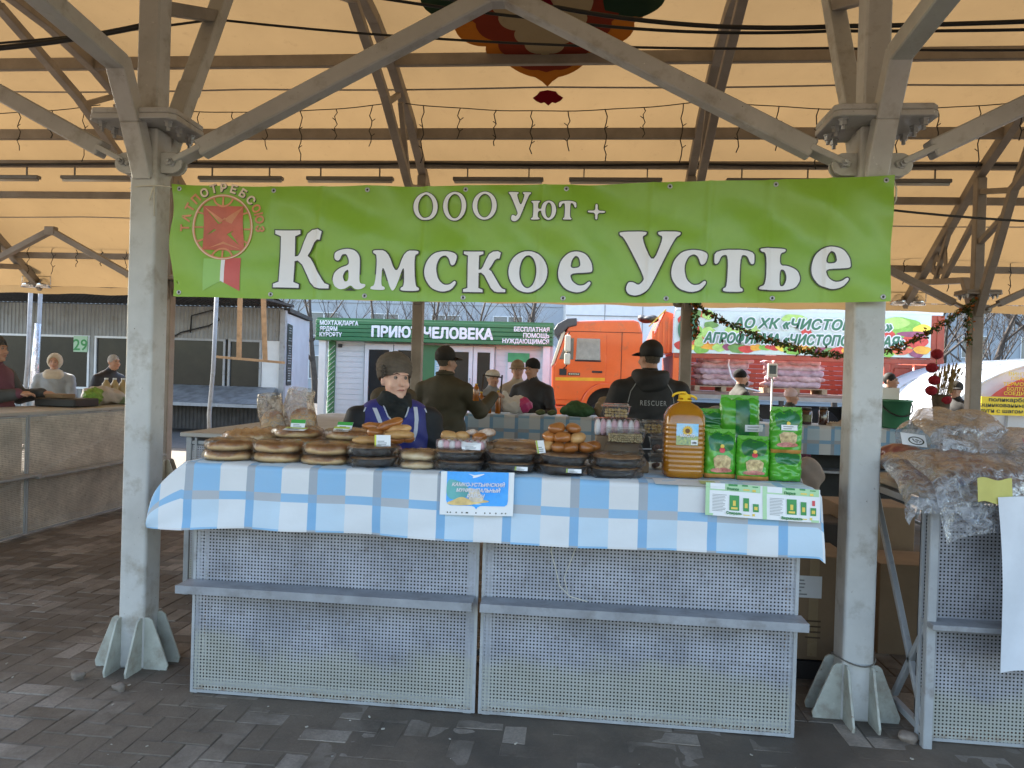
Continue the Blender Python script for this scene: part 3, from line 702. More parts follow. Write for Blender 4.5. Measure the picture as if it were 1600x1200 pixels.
# chrome floodlights on the rear rafter tips
CHR = M('chrome', (.7, .7, .7), rough=.2, metal=1, var=.05)
for X, lb in ((-9.2, 'pair of chrome floodlights at the eave over the left stall'), (5.58, 'pair of chrome floodlights at the rear eave right of the banner')):
    t = thing('floodlight_pair', lb, 'floodlight', (X, 8.3, 3.0), 'floodlight pairs on the eave')
    mb = MB(); mb.bar((X, 8.2, 3.27), (X, 8.55, 2.92), .06, .06); mb.build('bracket', STEEL_SHADED, t)
    for dx in (-.14, .14):
        mb = MB(); mb.lathe([(.02, 0), (.06, -.02), (.11, -.10), (.125, -.17), (.115, -.165), (.05, -.06), (.01, -.05)], (X + dx, 8.45, 3.12), 16); h = mb.build('reflector', CHR, t)
        mb = MB(); mb.tube([(X + dx - .13, 8.45, 3.0), (X + dx - .13, 8.45, 3.16), (X + dx + .13, 8.45, 3.16), (X + dx + .13, 8.45, 3.0)], .01, 5); mb.build('yoke', CHR, h)
# leafy garland swagged between the rear columns
GAR = M('garland_leaf', (.07, .12, .03), rough=.7, var=.3, island=.5); GARF = M('garland_flower', (.55, .16, .02), rough=.7, var=.3, island=.5)
t = thing('flower_garland', 'garland of green leaves and orange blossoms swagged between the rear columns', 'garland', (3.6, 6.25, 2.02))
gp = [(1.90, 2.70), (2.31, 2.46), (2.86, 2.22), (3.44, 2.065), (3.93, 2.03), (4.56, 2.14), (4.95, 2.36), (5.34, 2.66), (5.50, 2.78)]
gx = np.linspace(gp[0][0], gp[-1][0], 150); gz = np.interp(gx, *zip(*gp))
pts = [(x, 6.25, z) for x, z in zip(gx, gz)] + [(1.98, 6.25, 2.68 - .5 * k / 20) for k in range(20)] + [(5.42, 6.25, 2.7 - .5 * k / 20) for k in range(20)]
ml, mf = MB(), MB()
for i, p in enumerate(pts):
    for k in range(7):
        q = Vector(p) + Vector((rng.normal() * .022, rng.normal() * .028, rng.normal() * .028)); a = Vector(rng.normal(size=3)).normalized(); b = a.orthogonal()
        r = .022 + .016 * rng.random(); (mf if k == 0 or (k == 1 and i % 2) else ml).add([q - a * r, q + b * r * .5, q + a * r, q - b * r * .5], [(0, 1, 2, 3)])
ml.build('leaves', GAR, t)['kind'] = 'stuff'; mf.build('blossoms', GARF, t)['kind'] = 'stuff'
mb = MB(); mb.tube([(x, 6.25, z) for x, z in zip(gx, gz)], .006, 4); mb.build('cord', WIRE, t)
# ================================================================ BANNER
def glyphs():
    G = {}
    K = [(0, 0), (.46, 0), (.46, .06), (.36, .10), (.36, .47), (.42, .48), (.50, .41), (.66, .10), (.74, .02), (.82, 0), (1.0, 0), (1.0, .06), (.92, .09), (.87, .15), (.66, .51), (.60, .56), (.66, .65), (.73, .79), (.79, .83), (.84, .83), (.87, .97), (.80, 1.01), (.69, 1.0), (.60, .94), (.53, .80), (.46, .62), (.42, .56), (.36, .55), (.36, .90), (.46, .94), (.46, 1), (0, 1), (0, .94), (.10, .90), (.10, .10), (0, .06)]
    G['К'] = [[K]]; G['к'] = [[[(a * .78, b * .68) for a, b in K]]]
    G['а'] = [[[(.05, .52), (.06, .62), (.18, .67), (.32, .69), (.46, .66), (.54, .57), (.55, .45), (.55, .14), (.58, .09), (.67, .09), (.67, .04), (.57, -.01), (.46, 0), (.39, .07), (.28, 0), (.16, -.01), (.05, .05), (.01, .16), (.05, .28), (.17, .36), (.34, .41), (.34, .50), (.29, .60), (.20, .59), (.16, .49), (.10, .48)], [(.34, .34), (.26, .30), (.22, .21), (.26, .12), (.34, .14)]]]
    G['м'] = [[[(0, 0), (.27, 0), (.27, .05), (.19, .08), (.21, .47), (.38, 0), (.46, 0), (.64, .47), (.64, .08), (.57, .05), (.57, 0), (.94, 0), (.94, .05), (.86, .08), (.84, .60), (.92, .63), (.92, .68), (.66, .68), (.48, .26), (.31, .68), (.03, .68), (.03, .63), (.11, .60), (.08, .08), (0, .05)]]]
    G['с'] = [[[(.57, .15), (.48, .03), (.32, -.01), (.13, .05), (.02, .20), (0, .34), (.04, .51), (.16, .65), (.34, .69), (.50, .67), (.58, .61), (.54, .46), (.47, .44), (.43, .57), (.36, .62), (.27, .58), (.22, .47), (.21, .36), (.25, .20), (.35, .11), (.46, .12), (.54, .19)]]]
    G['о'] = [[ell_c(.33, .34, .33, .35), ell_c(.33, .34, .145, .28)]]
    G['е'] = [[[(.60, .15), (.50, .03), (.34, -.01), (.14, .05), (.02, .20), (0, .35), (.05, .54), (.18, .66), (.34, .69), (.50, .64), (.60, .50), (.62, .36), (.58, .335), (.215, .32), (.25, .19), (.37, .11), (.48, .12), (.57, .19)], [(.22, .40), (.24, .54), (.31, .62), (.38, .58), (.41, .42)]]]
    G['У'] = [[[(0, 1), (.42, 1), (.42, .95), (.34, .91), (.53, .46), (.69, .91), (.60, .95), (.60, 1), (.95, 1), (.95, .95), (.86, .90), (.52, .12), (.44, .01), (.30, -.06), (.17, -.04), (.12, .05), (.16, .17), (.24, .17), (.32, .12), (.38, .17), (.42, .25), (.08, .90), (0, .95)]]]
    G['т'] = [[[(.2, 0), (.55, 0), (.55, .05), (.48, .08), (.48, .60), (.60, .59), (.66, .45), (.73, .45), (.72, .68), (.03, .68), (.02, .45), (.09, .45), (.15, .59), (.27, .60), (.27, .08), (.2, .05)]]]
    G['ь'] = [[[(0, 0), (.42, 0), (.58, .05), (.65, .19), (.60, .33), (.45, .40), (.31, .40), (.31, .60), (.40, .63), (.40, .68), (0, .68), (0, .63), (.09, .60), (.09, .08), (0, .05)], [(.31, .34), (.31, .06), (.39, .07), (.43, .20), (.39, .33)]]]
    G['О'] = [[ell_c(.42, .5, .42, .51, 48), ell_c(.42, .5, .26, .43, 48)]]
    G['ю'] = [[[(0, 0), (.32, 0), (.32, .05), (.25, .08), (.25, .30), (.40, .30), (.40, .38), (.25, .38), (.25, .60), (.32, .63), (.32, .68), (0, .68), (0, .63), (.08, .60), (.08, .08), (0, .05)]], [ell_c(.64, .34, .27, .35), ell_c(.64, .34, .12, .28)]]
    G['+'] = [[[(.25, .05), (.33, .05), (.33, .31), (.58, .31), (.58, .39), (.33, .39), (.33, .66), (.25, .66), (.25, .39), (0, .39), (0, .31), (.25, .31)]]]
    return G
GL = glyphs()
BANM = M('banner_vinyl', (.205, .39, .028), rough=.34, var=.14, scale=3, c2=(.25, .44, .045), bump=.22, bscale=7)
INK = M('banner_outline', (.03, .035, .02), rough=.4, var=.1); BWHITE = M('banner_white', (.82, .82, .86), rough=.4, var=.03)
B0, B1 = (-1.610, 2.545, 1.970), (1.945, 2.603, 2.012)     # x, top, bottom at both ends
def bedge(x):
    t = (x - B0[0]) / (B1[0] - B0[0]); sag = .030 * 4 * t * (1 - t)
    return t, B0[1] + (B1[1] - B0[1]) * t - sag * .75, B0[2] + (B1[2] - B0[2]) * t - sag * .55
def bsurf(x, z, lift=0):
    t, zt, zb = bedge(x); s = (zt - z) / (zt - zb)
    y = -.115 - .02 * t
    y += .010 * math.sin(x * 7.3 + 1.5 * z) * (1 - .5 * s) + .006 * math.sin(x * 15.1 + z * 9 + 2) + .005 * math.sin(z * 17 + x * 4) + .0045 * crumple(x * .8, z * 1.1, .9, 5) + .004 * math.sin((x * .6 + z) * 26 + 2 * math.sin(x * 3)) * (1 - s)
    k = abs(((x + 1.6) / .51) % 1 - .5) * 2; y -= .012 * (1 - s) ** 2 * (k ** 6)     # puckers at the eyelets
    for xc in (-.82, -.28, .30, .83, 1.10, 1.38, 1.66): y -= .010 * math.exp(-((x - xc - .03 * (z - 2.3)) / .014) ** 2)   # fold creases
    return (x, y - lift, z)
banner = thing('stall_banner', 'long green vinyl banner with white serif lettering tied between the columns', 'banner', (.17, -.12, 1.97))
mb = MB()
def bf(u, v):
    x = B0[0] + (B1[0] - B0[0]) * u; t, zt, zb = bedge(x); z = zt + (zb - zt) * v
    if u in (0, 1): z += .004 * math.sin(v * 20)
    return bsurf(x + (.012 * math.sin(v * 9) if u < .01 else 0), z)
mb.grid(bf, 300, 48); mb.build('cloth', BANM, banner)
def cut_grid(bm, step, x0, x1, z0, z1):
    x = math.floor(x0 / step) * step
    while x < x1: bmesh.ops.bisect_plane(bm, geom=bm.verts[:] + bm.edges[:] + bm.faces[:], plane_co=(x, 0, 0), plane_no=(1, 0, 0)); x += step
    z = math.floor(z0 / step) * step
    while z < z1: bmesh.ops.bisect_plane(bm, geom=bm.verts[:] + bm.edges[:] + bm.faces[:], plane_co=(0, 0, z), plane_no=(0, 0, 1)); z += step
def on_banner(name, mb, mat, lift, parent=None):
    bm = bmesh.new(); vv = [bm.verts.new(p) for p in mb.v]
    for t in mb.f:
        try: bm.faces.new([vv[i] for i in t])
        except ValueError: pass
    A = np.array(mb.v); cut_grid(bm, .015, A[:, 0].min(), A[:, 0].max(), A[:, 2].min(), A[:, 2].max())
    for v in bm.verts: v.co = bsurf(v.co.x, v.co.z, lift)
    bmesh.ops.recalc_face_normals(bm, faces=bm.faces[:])
    me = bpy.data.meshes.new(name); bm.to_mesh(me); bm.free(); me.materials.append(mat)
    o = bpy.data.objects.new(name, me); col.objects.link(o); p = parent or banner; o.parent = p; o.location = (-.17, .12, -1.97) if p is banner else (0, 0, 0); return o
def letter(ch, x0, x1, zb, H, out=.0065):
    sh = GL[ch]; A = np.array([p for s_ in sh for c in s_ for p in c]); w = A[:, 0].max() - A[:, 0].min(); sx = (x1 - x0) / w
    for lift, mat, nm_, d in ((.0085, INK, 'outline', out), (.0108, BWHITE, 'letter', 0)):
        mb = MB()
        for s_ in sh:
            cs = []
            for i, c in enumerate(s_):
                c = [(x0 + (a - A[:, 0].min()) * sx, zb + b * H) for a, b in c]
                if len(c) < 30: c = chaikin(c, 2, .22)
                if d: c = offset_poly(c, d if i == 0 else -d)
                cs.append(c)
            flat_poly(mb, cs, lambda a, b: (a, 0, b))
        on_banner(nm_, mb, mat, lift)
def zb_(x): return float(np.interp(x, [-1.06, -.16, .48, 1.1, 1.75], [2.025, 2.020, 2.030, 2.044, 2.075]))
for ch, a, b in [('К', -1.057, -.765), ('а', -.746, -.572), ('м', -.546, -.302), ('с', -.276, -.110), ('к', -.078, .135), ('о', .148, .338), ('е', .389, .558), ('У', .683, .972), ('с', .933, 1.104), ('т', 1.134, 1.321), ('ь', 1.348, 1.539), ('е', 1.586, 1.762)]:
    letter(ch, a, b, zb_(a), .292)
for ch, a, b in [('О', -.342, -.221), ('О', -.192, -.072), ('О', -.040, .079), ('У', .137, .247), ('ю', .250, .372), ('т', .385, .470), ('+', .526, .610)]:
    letter(ch, a, b, 2.378 + .004 * a, .135 if ch != "+" else .125, .004)
# emblem: globe ring, four-point star on a square, ribbon below, lettering round the top
ERED = M('emblem_red', (.55, .13, .08), rough=.45, var=.2, scale=6); EORA = M('emblem_orange', (.66, .26, .13), rough=.45, var=.2, scale=8); EPAL = M('emblem_pale', (.80, .62, .48), rough=.45, var=.15)
EGRN = M('emblem_light_green', (.30, .55, .14), rough=.45, var=.08); ERIB = M('emblem_ribbon_red', (.58, .10, .09), rough=.45, var=.08)
ex, ez, er = -1.338, 2.330, .163
def emb(polys, mat, lift, nm_='emblem'):
    mb = MB()
    for cs in polys: flat_poly(mb, cs, lambda a, b: (ex + a * er, 0, ez + b * er))
    on_banner(nm_, mb, mat, lift)
emb([[[(-.57, -1.0), (-.02, -1.0), (-.02, -1.72), (-.57, -2.02)]]], EGRN, .003, 'ribbon'); emb([[[(-.02, -1.0), (.10, -1.0), (.10, -1.75), (.0, -1.70), (-.02, -1.72)]]], BWHITE, .0034, 'ribbon'); emb([[[(.10, -.98), (.60, -.95), (.60, -2.0), (.10, -1.75)]]], ERIB, .003, 'ribbon')
emb([[ell_c(0, 0, 1.0, 1.03, 56), ell_c(0, 0, .92, .95, 56)]], EORA, .005)
emb([[ell_c(0, 0, .985, 1.015, 56), ell_c(0, 0, .955, .985, 56)]], EPAL, .0056)
emb([[[(-.64, .66), (.66, .66), (.70, -.72), (-.64, -.72)], [(-.50, .50), (-.05, -.02), (-.20, .08), (-.02, .14)], [(.12, -.22), (.36, -.10), (.26, -.20), (.54, -.56)], [(-.54, -.26), (-.32, -.06), (-.22, -.08)]]], ERED, .004)
emb([[[(-.62, .64), (.02, .22), (.66, .64), (.30, .10), (.06, .30), (-.10, .12)]]], EORA, .0047); emb([[[(-.46, -.66), (0, -.44), (.58, -.68), (0, -.52)]]], EORA, .0047)
for cs_ in ([[[(-.03, .95), (.03, .95), (.03, .68), (-.03, .68)]], [[(-.03, -.73), (.03, -.73), (.03, -.95), (-.03, -.95)]], [[(-.94, .02), (-.65, .02), (-.65, -.03), (-.94, -.03)]], [[(.71, -.04), (.93, -.04), (.93, -.09), (.71, -.09)]], [[(.66, .44), (.86, .50), (.88, .45), (.66, .38)]], [[(-.86, .50), (-.64, .44), (-.64, .39), (-.88, .45)]], [[(-.84, -.44), (-.64, -.36), (-.64, -.42), (-.82, -.50)]], [[(.70, -.40), (.86, -.50), (.83, -.55), (.70, -.46)]]]): emb([cs_], EORA, .0046)
arc = lambda r0, r1, a0, a1, cx, cz: [(cx + r0 * math.cos(t), cz + r0 * math.sin(t)) for t in np.linspace(a0, a1, 14)] + [(cx + r1 * math.cos(t), cz + r1 * math.sin(t)) for t in np.linspace(a1, a0, 14)]
emb([[arc(.34, .28, math.pi * 1.05, math.pi * 1.95, 0, .96)]], EORA, .0044); emb([[arc(.36, .30, .1, math.pi - .1, 0, -1.0)]], EORA, .0044)
for i, ch in enumerate('ТАТПОТРЕБСОЮЗ'):
    a = R_(182 - i * 184 / 12); mb = MB(); c_, s_ = math.cos(a), math.sin(a)
    text(mb, ch, .058, lambda p, q: (ex + c_ * (er * 1.10 + q) + p * s_, 0, ez + s_ * (er * 1.12 + q) - p * c_), bold=.0022, curve=True)
    on_banner('emblem_letter', mb, EPAL if 3 < i < 10 else EORA, .0055)
    if 3 < i < 10: on_banner('emblem_letter_shade', mb, INK, .0030).location = (-.167, .12, -1.973)
for x in np.linspace(-1.57, 1.91, 8):
    for top in (1, 0):
        t_, zt, zb = bedge(x); z = zt - .022 if top else zb + .022; p = bsurf(x, z, .002)
        mb = MB(); n = 14
        mb.add([(p[0] + r * math.cos(2 * math.pi * k / n), p[1] - (.003 if r == .0085 else 0), p[2] + r * math.sin(2 * math.pi * k / n)) for r in (.0125, .0085, .0055) for k in range(n)], [(j * n + k, j * n + (k + 1) % n, (j + 1) * n + (k + 1) % n, (j + 1) * n + k) for j in range(2) for k in range(n)], True)
        e = mb.build('eyelet', BOLT, banner)
        mb = MB(); mb.add([(p[0] + .0054 * math.cos(2 * math.pi * k / n), p[1] + .0005, p[2] + .0054 * math.sin(2 * math.pi * k / n)) for k in range(n)], [tuple(range(n))]); mb.build('hole', BLACK, e)
ROPE = M('string', (.62, .58, .48), rough=.8, var=.2)
mb = MB(); mb.tube([(-1.58, -.125, 2.525), (-1.68, -.10, 2.545), (-1.74, -.082, 2.55), (-1.82, -.08, 2.548), (-1.887, -.06, 2.54)], .0035, 5)
mb.tube([(-1.735, -.085, 2.55), (-1.745, -.09, 2.52), (-1.755, -.092, 2.47)], .0035, 5); mb.tube([(-1.735, -.085, 2.55), (-1.732, -.09, 2.50), (-1.728, -.091, 2.39)], .0035, 5)
tag(mb.build('tie_string', ROPE), 'pale string knotted round the left column holding the banner corner', 'string')
mb = MB(); mb.tube([(1.925, -.14, 2.582), (1.962, -.09, 2.60), (1.965, .0, 2.60), (1.95, .08, 2.60)], .0035, 5); mb.tube([(1.955, -.10, 2.60), (1.968, -.11, 2.55), (1.972, -.10, 2.50), (1.962, -.105, 2.48)], .004, 5)
tag(mb.build('tie_string', ROPE), 'pale string loop at the right column holding the banner corner', 'string')
mb = MB(); P = [(1.885 + .098 * math.cos(t) * (1.0 if abs(math.cos(t)) > .2 else .98), .098 * math.sin(t), .29 + .012 * math.sin(t * 2 + 1)) for t in np.linspace(0, 2 * math.pi, 25)]; mb.tube(P, .004, 5)
tag(mb.build('wire_loop', M('rusty_wire', (.16, .15, .13), rough=.7, metal=.4, var=.3)), 'twisted wire looped round the foot of the right column', 'wire')

# ================================================================ FRONT STALL
TOPM = M('table_board', (.36, .30, .23), rough=.5, var=.2, scale=7); FRAME = M('stall_frame', (.36, .37, .38), rough=.5, var=.15, dirt=((.17, .14, .11), .25, 9))
def panel(parent, mat, x0, x1, y, z0, z1, along='x', t=.012):
    mb = MB()
    if along == 'x':
        mb.quad((x0, y, z0), (x1, y, z0), (x1, y, z1), (x0, y, z1), [(x0, z0), (x1, z0), (x1, z1), (x0, z1)])
    else:
        mb.quad((y, x0, z0), (y, x1, z0), (y, x1, z1), (y, x0, z1), [(x0, z0), (x1, z0), (x1, z1), (x0, z1)])
    p = mb.build('perforated_panel', mat, parent)
    mb = MB(); e = .014
    for a, b, c, d in ((x0, x1, z0, z0 + e), (x0, x1, z1 - e, z1), (x0, x0 + e, z0 + e, z1 - e), (x1 - e, x1, z0 + e, z1 - e)):
        if along == 'x': mb.bb(a, b, y - .003, y + t, c, d)
        else: mb.bb(y - .003 if y < 0 and t > 0 else y - t, y + t, a, b, c, d)
    mb.build('panel_edge', FRAME, p); return p
ZT = 1.15
stall = thing('market_stall', 'grey perforated-metal market stall under the checked cloth and green banner', 'stall', (.09, 0, 0))
mb = MB(); mb.bb(-1.36, 1.54, -.40, .38, ZT - .03, ZT); mb.build('tabletop', TOPM, stall, bevel=.004)
for x0, x1 in ((-1.345, .068), (.084, 1.530)):
    panel(stall, PANEL, x0, x1, -.30, .012, ZT - .035)
    mb = MB(); mb.bb(x0 + .03, x1 - .03, -.215, -.21, .05, ZT - .08); mb.build('added_backing', M('shade_backing', (.03, .028, .026), rough=.9, var=.3), stall)  # added dark sheet, stands in for the shade seen through the holes
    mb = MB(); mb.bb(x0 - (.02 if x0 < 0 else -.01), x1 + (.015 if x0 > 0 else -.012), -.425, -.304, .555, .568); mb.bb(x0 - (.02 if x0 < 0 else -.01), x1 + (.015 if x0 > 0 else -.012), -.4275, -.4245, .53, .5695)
    sh = mb.build('shelf', SHELF, stall, bevel=.0012)
for x in (-1.33, .03, .12, 1.515):
    for y in (-.275, .35):
        mb = MB(); mb.bb(x - .02, x + .02, y - .02, y + .02, 0, ZT - .031); mb.build('leg', FRAME, stall, bevel=.004)
mb = MB()
for y in (-.2795, .35):
    for z in (.06, ZT - .06): mb.bb(-1.31, .01, y - .016, y + .016, z - .016, z + .016); mb.bb(.14, 1.495, y - .016, y + .016, z - .016, z + .016)
for x in (-1.33, 1.515):
    for z in (.06, .5, ZT - .06): mb.bb(x - .015, x + .015, -.255, .33, z - .015, z + .015)
    mb.bar((x, -.25, .1), (x, .33, 1.05), .028, .028)
mb.build('rail', FRAME, stall, bevel=.003)
mb = MB(); mb.tube([(.42, -.303, .86), (.405, -.31, .80), (.43, -.309, .72), (.45, -.310, .64), (.50, -.315, .595), (.58, -.33, .58)], .0022, 4); mb.tube([(.53, -.303, .85), (.50, -.31, .76), (.47, -.309, .68), (.49, -.315, .61)], .0018, 4)
tag(mb.build('loose_wire', ROPE), 'thin loose wire hanging down the right front panel of the stall', 'wire')
# checked tablecloth
PLAID = plaid('checked_cloth'); cloth = MB()
YB, YF, CXL, CXR = .40, -.425, -1.335, 1.548
def clf(u, v):
    s = -.26 + (CXR - CXL + .26 + .03) * u                   # metres from the left table edge
    t = v * (YB - YF + .305)                                  # metres from the back edge
    x = CXL + min(max(s, 0), CXR - CXL); y = YB - min(t, YB - YF); drop = max(0, t - (YB - YF)); z = ZT + .008
    wob = .004 * math.sin(s * 9) + .003 * math.sin(s * 23 + 1)
    if drop > 0:
        f = drop / .305; bot = .862 + .004 * math.sin(s * 3.1) + .002 * math.sin(s * 9) + (-.02 if s < .3 else 0) * (1 - s / .3 if s < .3 else 0)
        y = YF - .012 - f * .012 - (.008 * math.sin(s * 4.2 + .6) + .005 * math.sin(s * 11 + 2) + .004 * math.sin(s * 23 + f * 2) + .004 * crumple(s, f * .3, 1.2, 9)) * f; z = z - .004 + (bot - z) * f
    else:
        z += .0015 * math.sin(s * 31 + t * 17) + .0015 * math.sin(t * 40 + s * 7)
        if t > YB - YF - .03: z -= .003
    if s < 0:
        k = -s / .26; tz = ZT + .008 - .235 * k ** 1.1; x = CXL - .165 * math.sin(k * 1.5) / math.sin(1.5)
        f = drop / .305; z = tz + ((.842 + .004 * math.sin(t * 9)) - tz) * f if drop > 0 else tz + .006 * math.sin(t * 14) * k
        if drop > 0: y -= .015 * k * math.sin(f * 2.5)
    if s > CXR - CXL: z -= (s - (CXR - CXL)) * .7; x = CXR + (s - CXR + CXL) * .9 + (.02 * drop / .3 if drop > 0 else 0)
    elif s > CXR - CXL - .1 and drop > 0: x += .02 * (drop / .3) * (s - (CXR - CXL - .1)) / .1
    return (x, y + wob * (1 if drop > 0 else 0), z)
cloth.grid(clf, 220, 80, lambda u, v: (.262 - .26 + (CXR - CXL + .29) * u + .028, .302 * 3 - v * (YB - YF + .305) + .305 + .825 - .302 * 3 + .163))
tag(cloth.build('tablecloth', PLAID), 'blue and white checked cloth draped over the front stall', 'tablecloth')

# ---- printed sheets on the front edge
def sheet_fn(x0, x1, zt, zb, y, curl=.0, wz=.0):
    def f(a, b, lift=0): # a,b in 0..1
        x = x0 + (x1 - x0) * a; z = zt + (zb - zt) * b + wz * (a - .5)
        return (x, y - .012 * b - curl * math.sin(a * 3.1) * b - lift, z)
    return f
PBLUE = M('print_blue', (.02, .30, .82), rough=.4, var=.25, scale=9, c2=(.10, .45, .88)); PTEAL = M('print_teal', (.12, .42, .42), rough=.4, var=.2, scale=12); PSAND = M('print_sand', (.78, .56, .22), rough=.4, var=.3, scale=24); PROCK = M('print_rock', (.72, .62, .48), rough=.4, var=.3, scale=40)
f1 = sheet_fn(-.098, .236, 1.172, .978, -.449, .004, .008)
po = thing('district_poster', 'blue printed poster in a white sleeve, hanging on the cloth below the pies', 'poster', (.07, -.45, .98))
mb = MB(); mb.grid(lambda u, v: f1(u, v), 14, 8); mb.build('sleeve', WHITE, po)
def pp(cs, mat, l, nm_='print'):
    mb = MB(); flat_poly(mb, cs, lambda a, b: f1(a, b, l)); return mb.build(nm_, mat, po)
pp([[(.085, .0), (.925, .0), (.925, .66), (.915, .74), (.88, .78), (.56, .78), (.52, .81), (.50, .86), (.48, .81), (.44, .78), (.14, .78), (.10, .74), (.085, .66)]], PBLUE, .002)
pp([chaikin([(.085, .17), (.2, .19), (.33, .27), (.40, .40), (.36, .62), (.085, .66)], 2)], PTEAL, .003)
pp([chaikin([(.085, .72), (.18, .66), (.28, .57), (.36, .60), (.44, .66), (.60, .63), (.70, .68), (.52, .72), (.40, .77), (.14, .775)], 2)], PSAND, .0036)
pp([chaikin([(.36, .40), (.42, .36), (.46, .40), (.52, .38), (.55, .50), (.60, .60), (.58, .68), (.44, .70), (.38, .58), (.40, .48)], 1)], PROCK, .0042)
pp([chaikin([(.36, .03), (.45, .075), (.50, .065), (.62, .03), (.52, .11), (.43, .15), (.45, .10)], 1)], BWHITE, .003)
mb = MB()
for i, (s_, w_, yy) in enumerate((('КАМКО-УСТЬИНСКИЙ', .72, .33), ('МУНИЦИПАЛЬНЫЙ', .60, .46), ('РАЙОН', .24, .59))):
    text(mb, s_, .022, lambda p, q: f1((.52 if i < 2 else .49) + p / .334, yy - q / .194, .0052), fit=w_ * .334, shear=.25, bold=.0006)
mb.build('lettering', BWHITE, po)
mb = MB()
for k, a in enumerate((.11, .15, .23, .31, .37, .385, .50, .62, .69, .77, .85, .90)): flat_poly(mb, [[(a - .008, .925), (a + .008, .925), (a + .008, .955), (a - .008, .955)]], lambda p, q: f1(p, q, .002))
mb.build('punch_hole', INK, po)
PGRN = M('print_pale_green', (.42, .66, .38), rough=.45, var=.08); PGRD = M('print_green', (.03, .27, .06), rough=.4, var=.15); PYEL = M('print_yellow', (.80, .58, .08), rough=.4, var=.15); PRED = M('print_red', (.62, .05, .07), rough=.4, var=.15); PGREY = M('print_grey', (.28, .29, .30), rough=.5, var=.1)
f2 = sheet_fn(1.078, 1.562, 1.165, 1.025, -.452, .010, -.012)
pl = thing('price_sheet', 'white and pale green price sheet with little pasta packets, hanging at the right end', 'price list', (1.32, -.45, 1.02))
mb = MB(); mb.grid(lambda u, v: f2(u, v), 16, 6); mb.build('sheet', WHITE, pl)
def p2(cs, mat, l=.002):
    mb = MB(); 
    for c in cs: flat_poly(mb, [c], lambda a, b: f2(a, b, l))
    return mb.build('print', mat, pl)
rc = lambda a, b, c, d: [(a, b), (c, b), (c, d), (a, d)]
p2([rc(.0, 0, .48, .22), rc(.50, 0, .99, .22), rc(.0, .22, .035, 1), rc(.50, .22, .535, 1), rc(.0, .93, .99, 1)], PGRN)
p2([rc(.04, .0, .17, .18)], WHITE, .003); p2([rc(.54, .0, .67, .18)], WHITE, .003)
for h0 in (0, .5):
    p2([rc(h0 + .21, .34, h0 + .295, .80), rc(h0 + .33, .40, h0 + .38, .80), rc(h0 + .415, .56, h0 + .465, .80)], PGRD, .003)
    p2([rc(h0 + .225, .70, h0 + .28, .76), rc(h0 + .24, .50, h0 + .265, .66), rc(h0 + .343, .56, h0 + .368, .70), rc(h0 + .426, .64, h0 + .455, .74)], PYEL, .0036)
    p2([rc(h0 + .20, .0, h0 + .28, .06), rc(h0 + .32, .0, h0 + .37, .05), rc(h0 + .41, .03, h0 + .46, .06)], PGRD, .0036)
    p2([rc(h0 + .33, .13, h0 + .385, .17), rc(h0 + .33, .90, h0 + .385, .925), rc(h0 + .41, .13, h0 + .44, .2), rc(h0 + .41, .86, h0 + .43, .93)], PYEL, .0036)
    p2([rc(h0 + .06, .34 + .045 * k, h0 + .06 + .09 + .04 * hsh(k, 3), .355 + .045 * k) for k in range(12)], PGREY, .0025)
p2([rc(.93, .34, .955, .50)], PRED, .003)
mb = MB()
for s_, a, b in (('Рожки', .24, .185), ('Спираль', .25, .915), ('Перья', .735, .195), ('Вермишель', .755, .95)): text(mb, s_, .016, lambda p, q: f2(a + p / .484, b - q / .14, .0034), bold=.0004)
mb.build('lettering', PGRD, pl)
mb = MB(); mb.grid(lambda u, v: (.86 + .30 * u, -.30 - .16 * v, ZT + .011 - (.006 * v * v)), 6, 4); tag(mb.build('paper_sheet', WHITE), 'white paper sheet lying at the table edge in front of the oil bottle', 'paper')
mb = MB(); mb.grid(lambda u, v: (1.06 + .07 * u, -.36 - .075 * v, ZT + .0155 - .004 * v), 4, 4); t_ = mb.build('price_tag', M('tag_yellow', (.62, .62, .25), rough=.5, var=.1)); tag(t_, 'yellowish price tag lying at the foot of the oil bottle', 'price tag', 'price tags on the stall')
# ================================================================ GOODS ON THE FRONT STALL
ZC = ZT + .010       # top of the cloth
def bread_mat(name, top, dark, side):
    """baked crust: browned crown, paler flanks, mottled and slightly rough"""
    m, nt, out = newmat(name); L = nt.links; v = coords(nt)
    tc = N(nt, 'ShaderNodeTexCoord'); sp = N(nt, 'ShaderNodeSeparateXYZ'); L.new(tc.outputs['Normal'], sp.inputs[0])
    n1 = noise(nt, v, 16, 6, .65, .6); n2 = noise(nt, v, 60, 4, .6); oi = N(nt, 'ShaderNodeObjectInfo')
    crown = mixc(nt, ramp(nt, n1, .36, .62), top, dark); crown = mixc(nt, mathn(nt, 'MULTIPLY', oi.outputs['Random'], .35), crown, dark)
    crown = mixc(nt, mathn(nt, 'MULTIPLY', ramp(nt, n2, .58, .70), .45), crown, side)
    up = mathn(nt, 'ADD', sp.outputs[2], mathn(nt, 'MULTIPLY', mathn(nt, 'SUBTRACT', n1, .5), .9))
    cc = mixc(nt, ramp(nt, up, .10, .62), side, crown)
    b = N(nt, 'ShaderNodeBsdfPrincipled'); L.new(cc, b.inputs[0]); b.inputs['Roughness'].default_value = .5
    bp = N(nt, 'ShaderNodeBump'); bp.inputs['Strength'].default_value = .6; bp.inputs['Distance'].default_value = .006; L.new(mathn(nt, 'ADD', n1, mathn(nt, 'MULTIPLY', n2, .4)), bp.inputs['Height']); L.new(bp.outputs[0], b.inputs['Normal'])
    L.new(b.outputs[0], out.inputs[0]); MATS[name] = m; return m
CRUST = bread_mat('bread_crust', (.56, .27, .08), (.33, .125, .03), (.74, .50, .24))
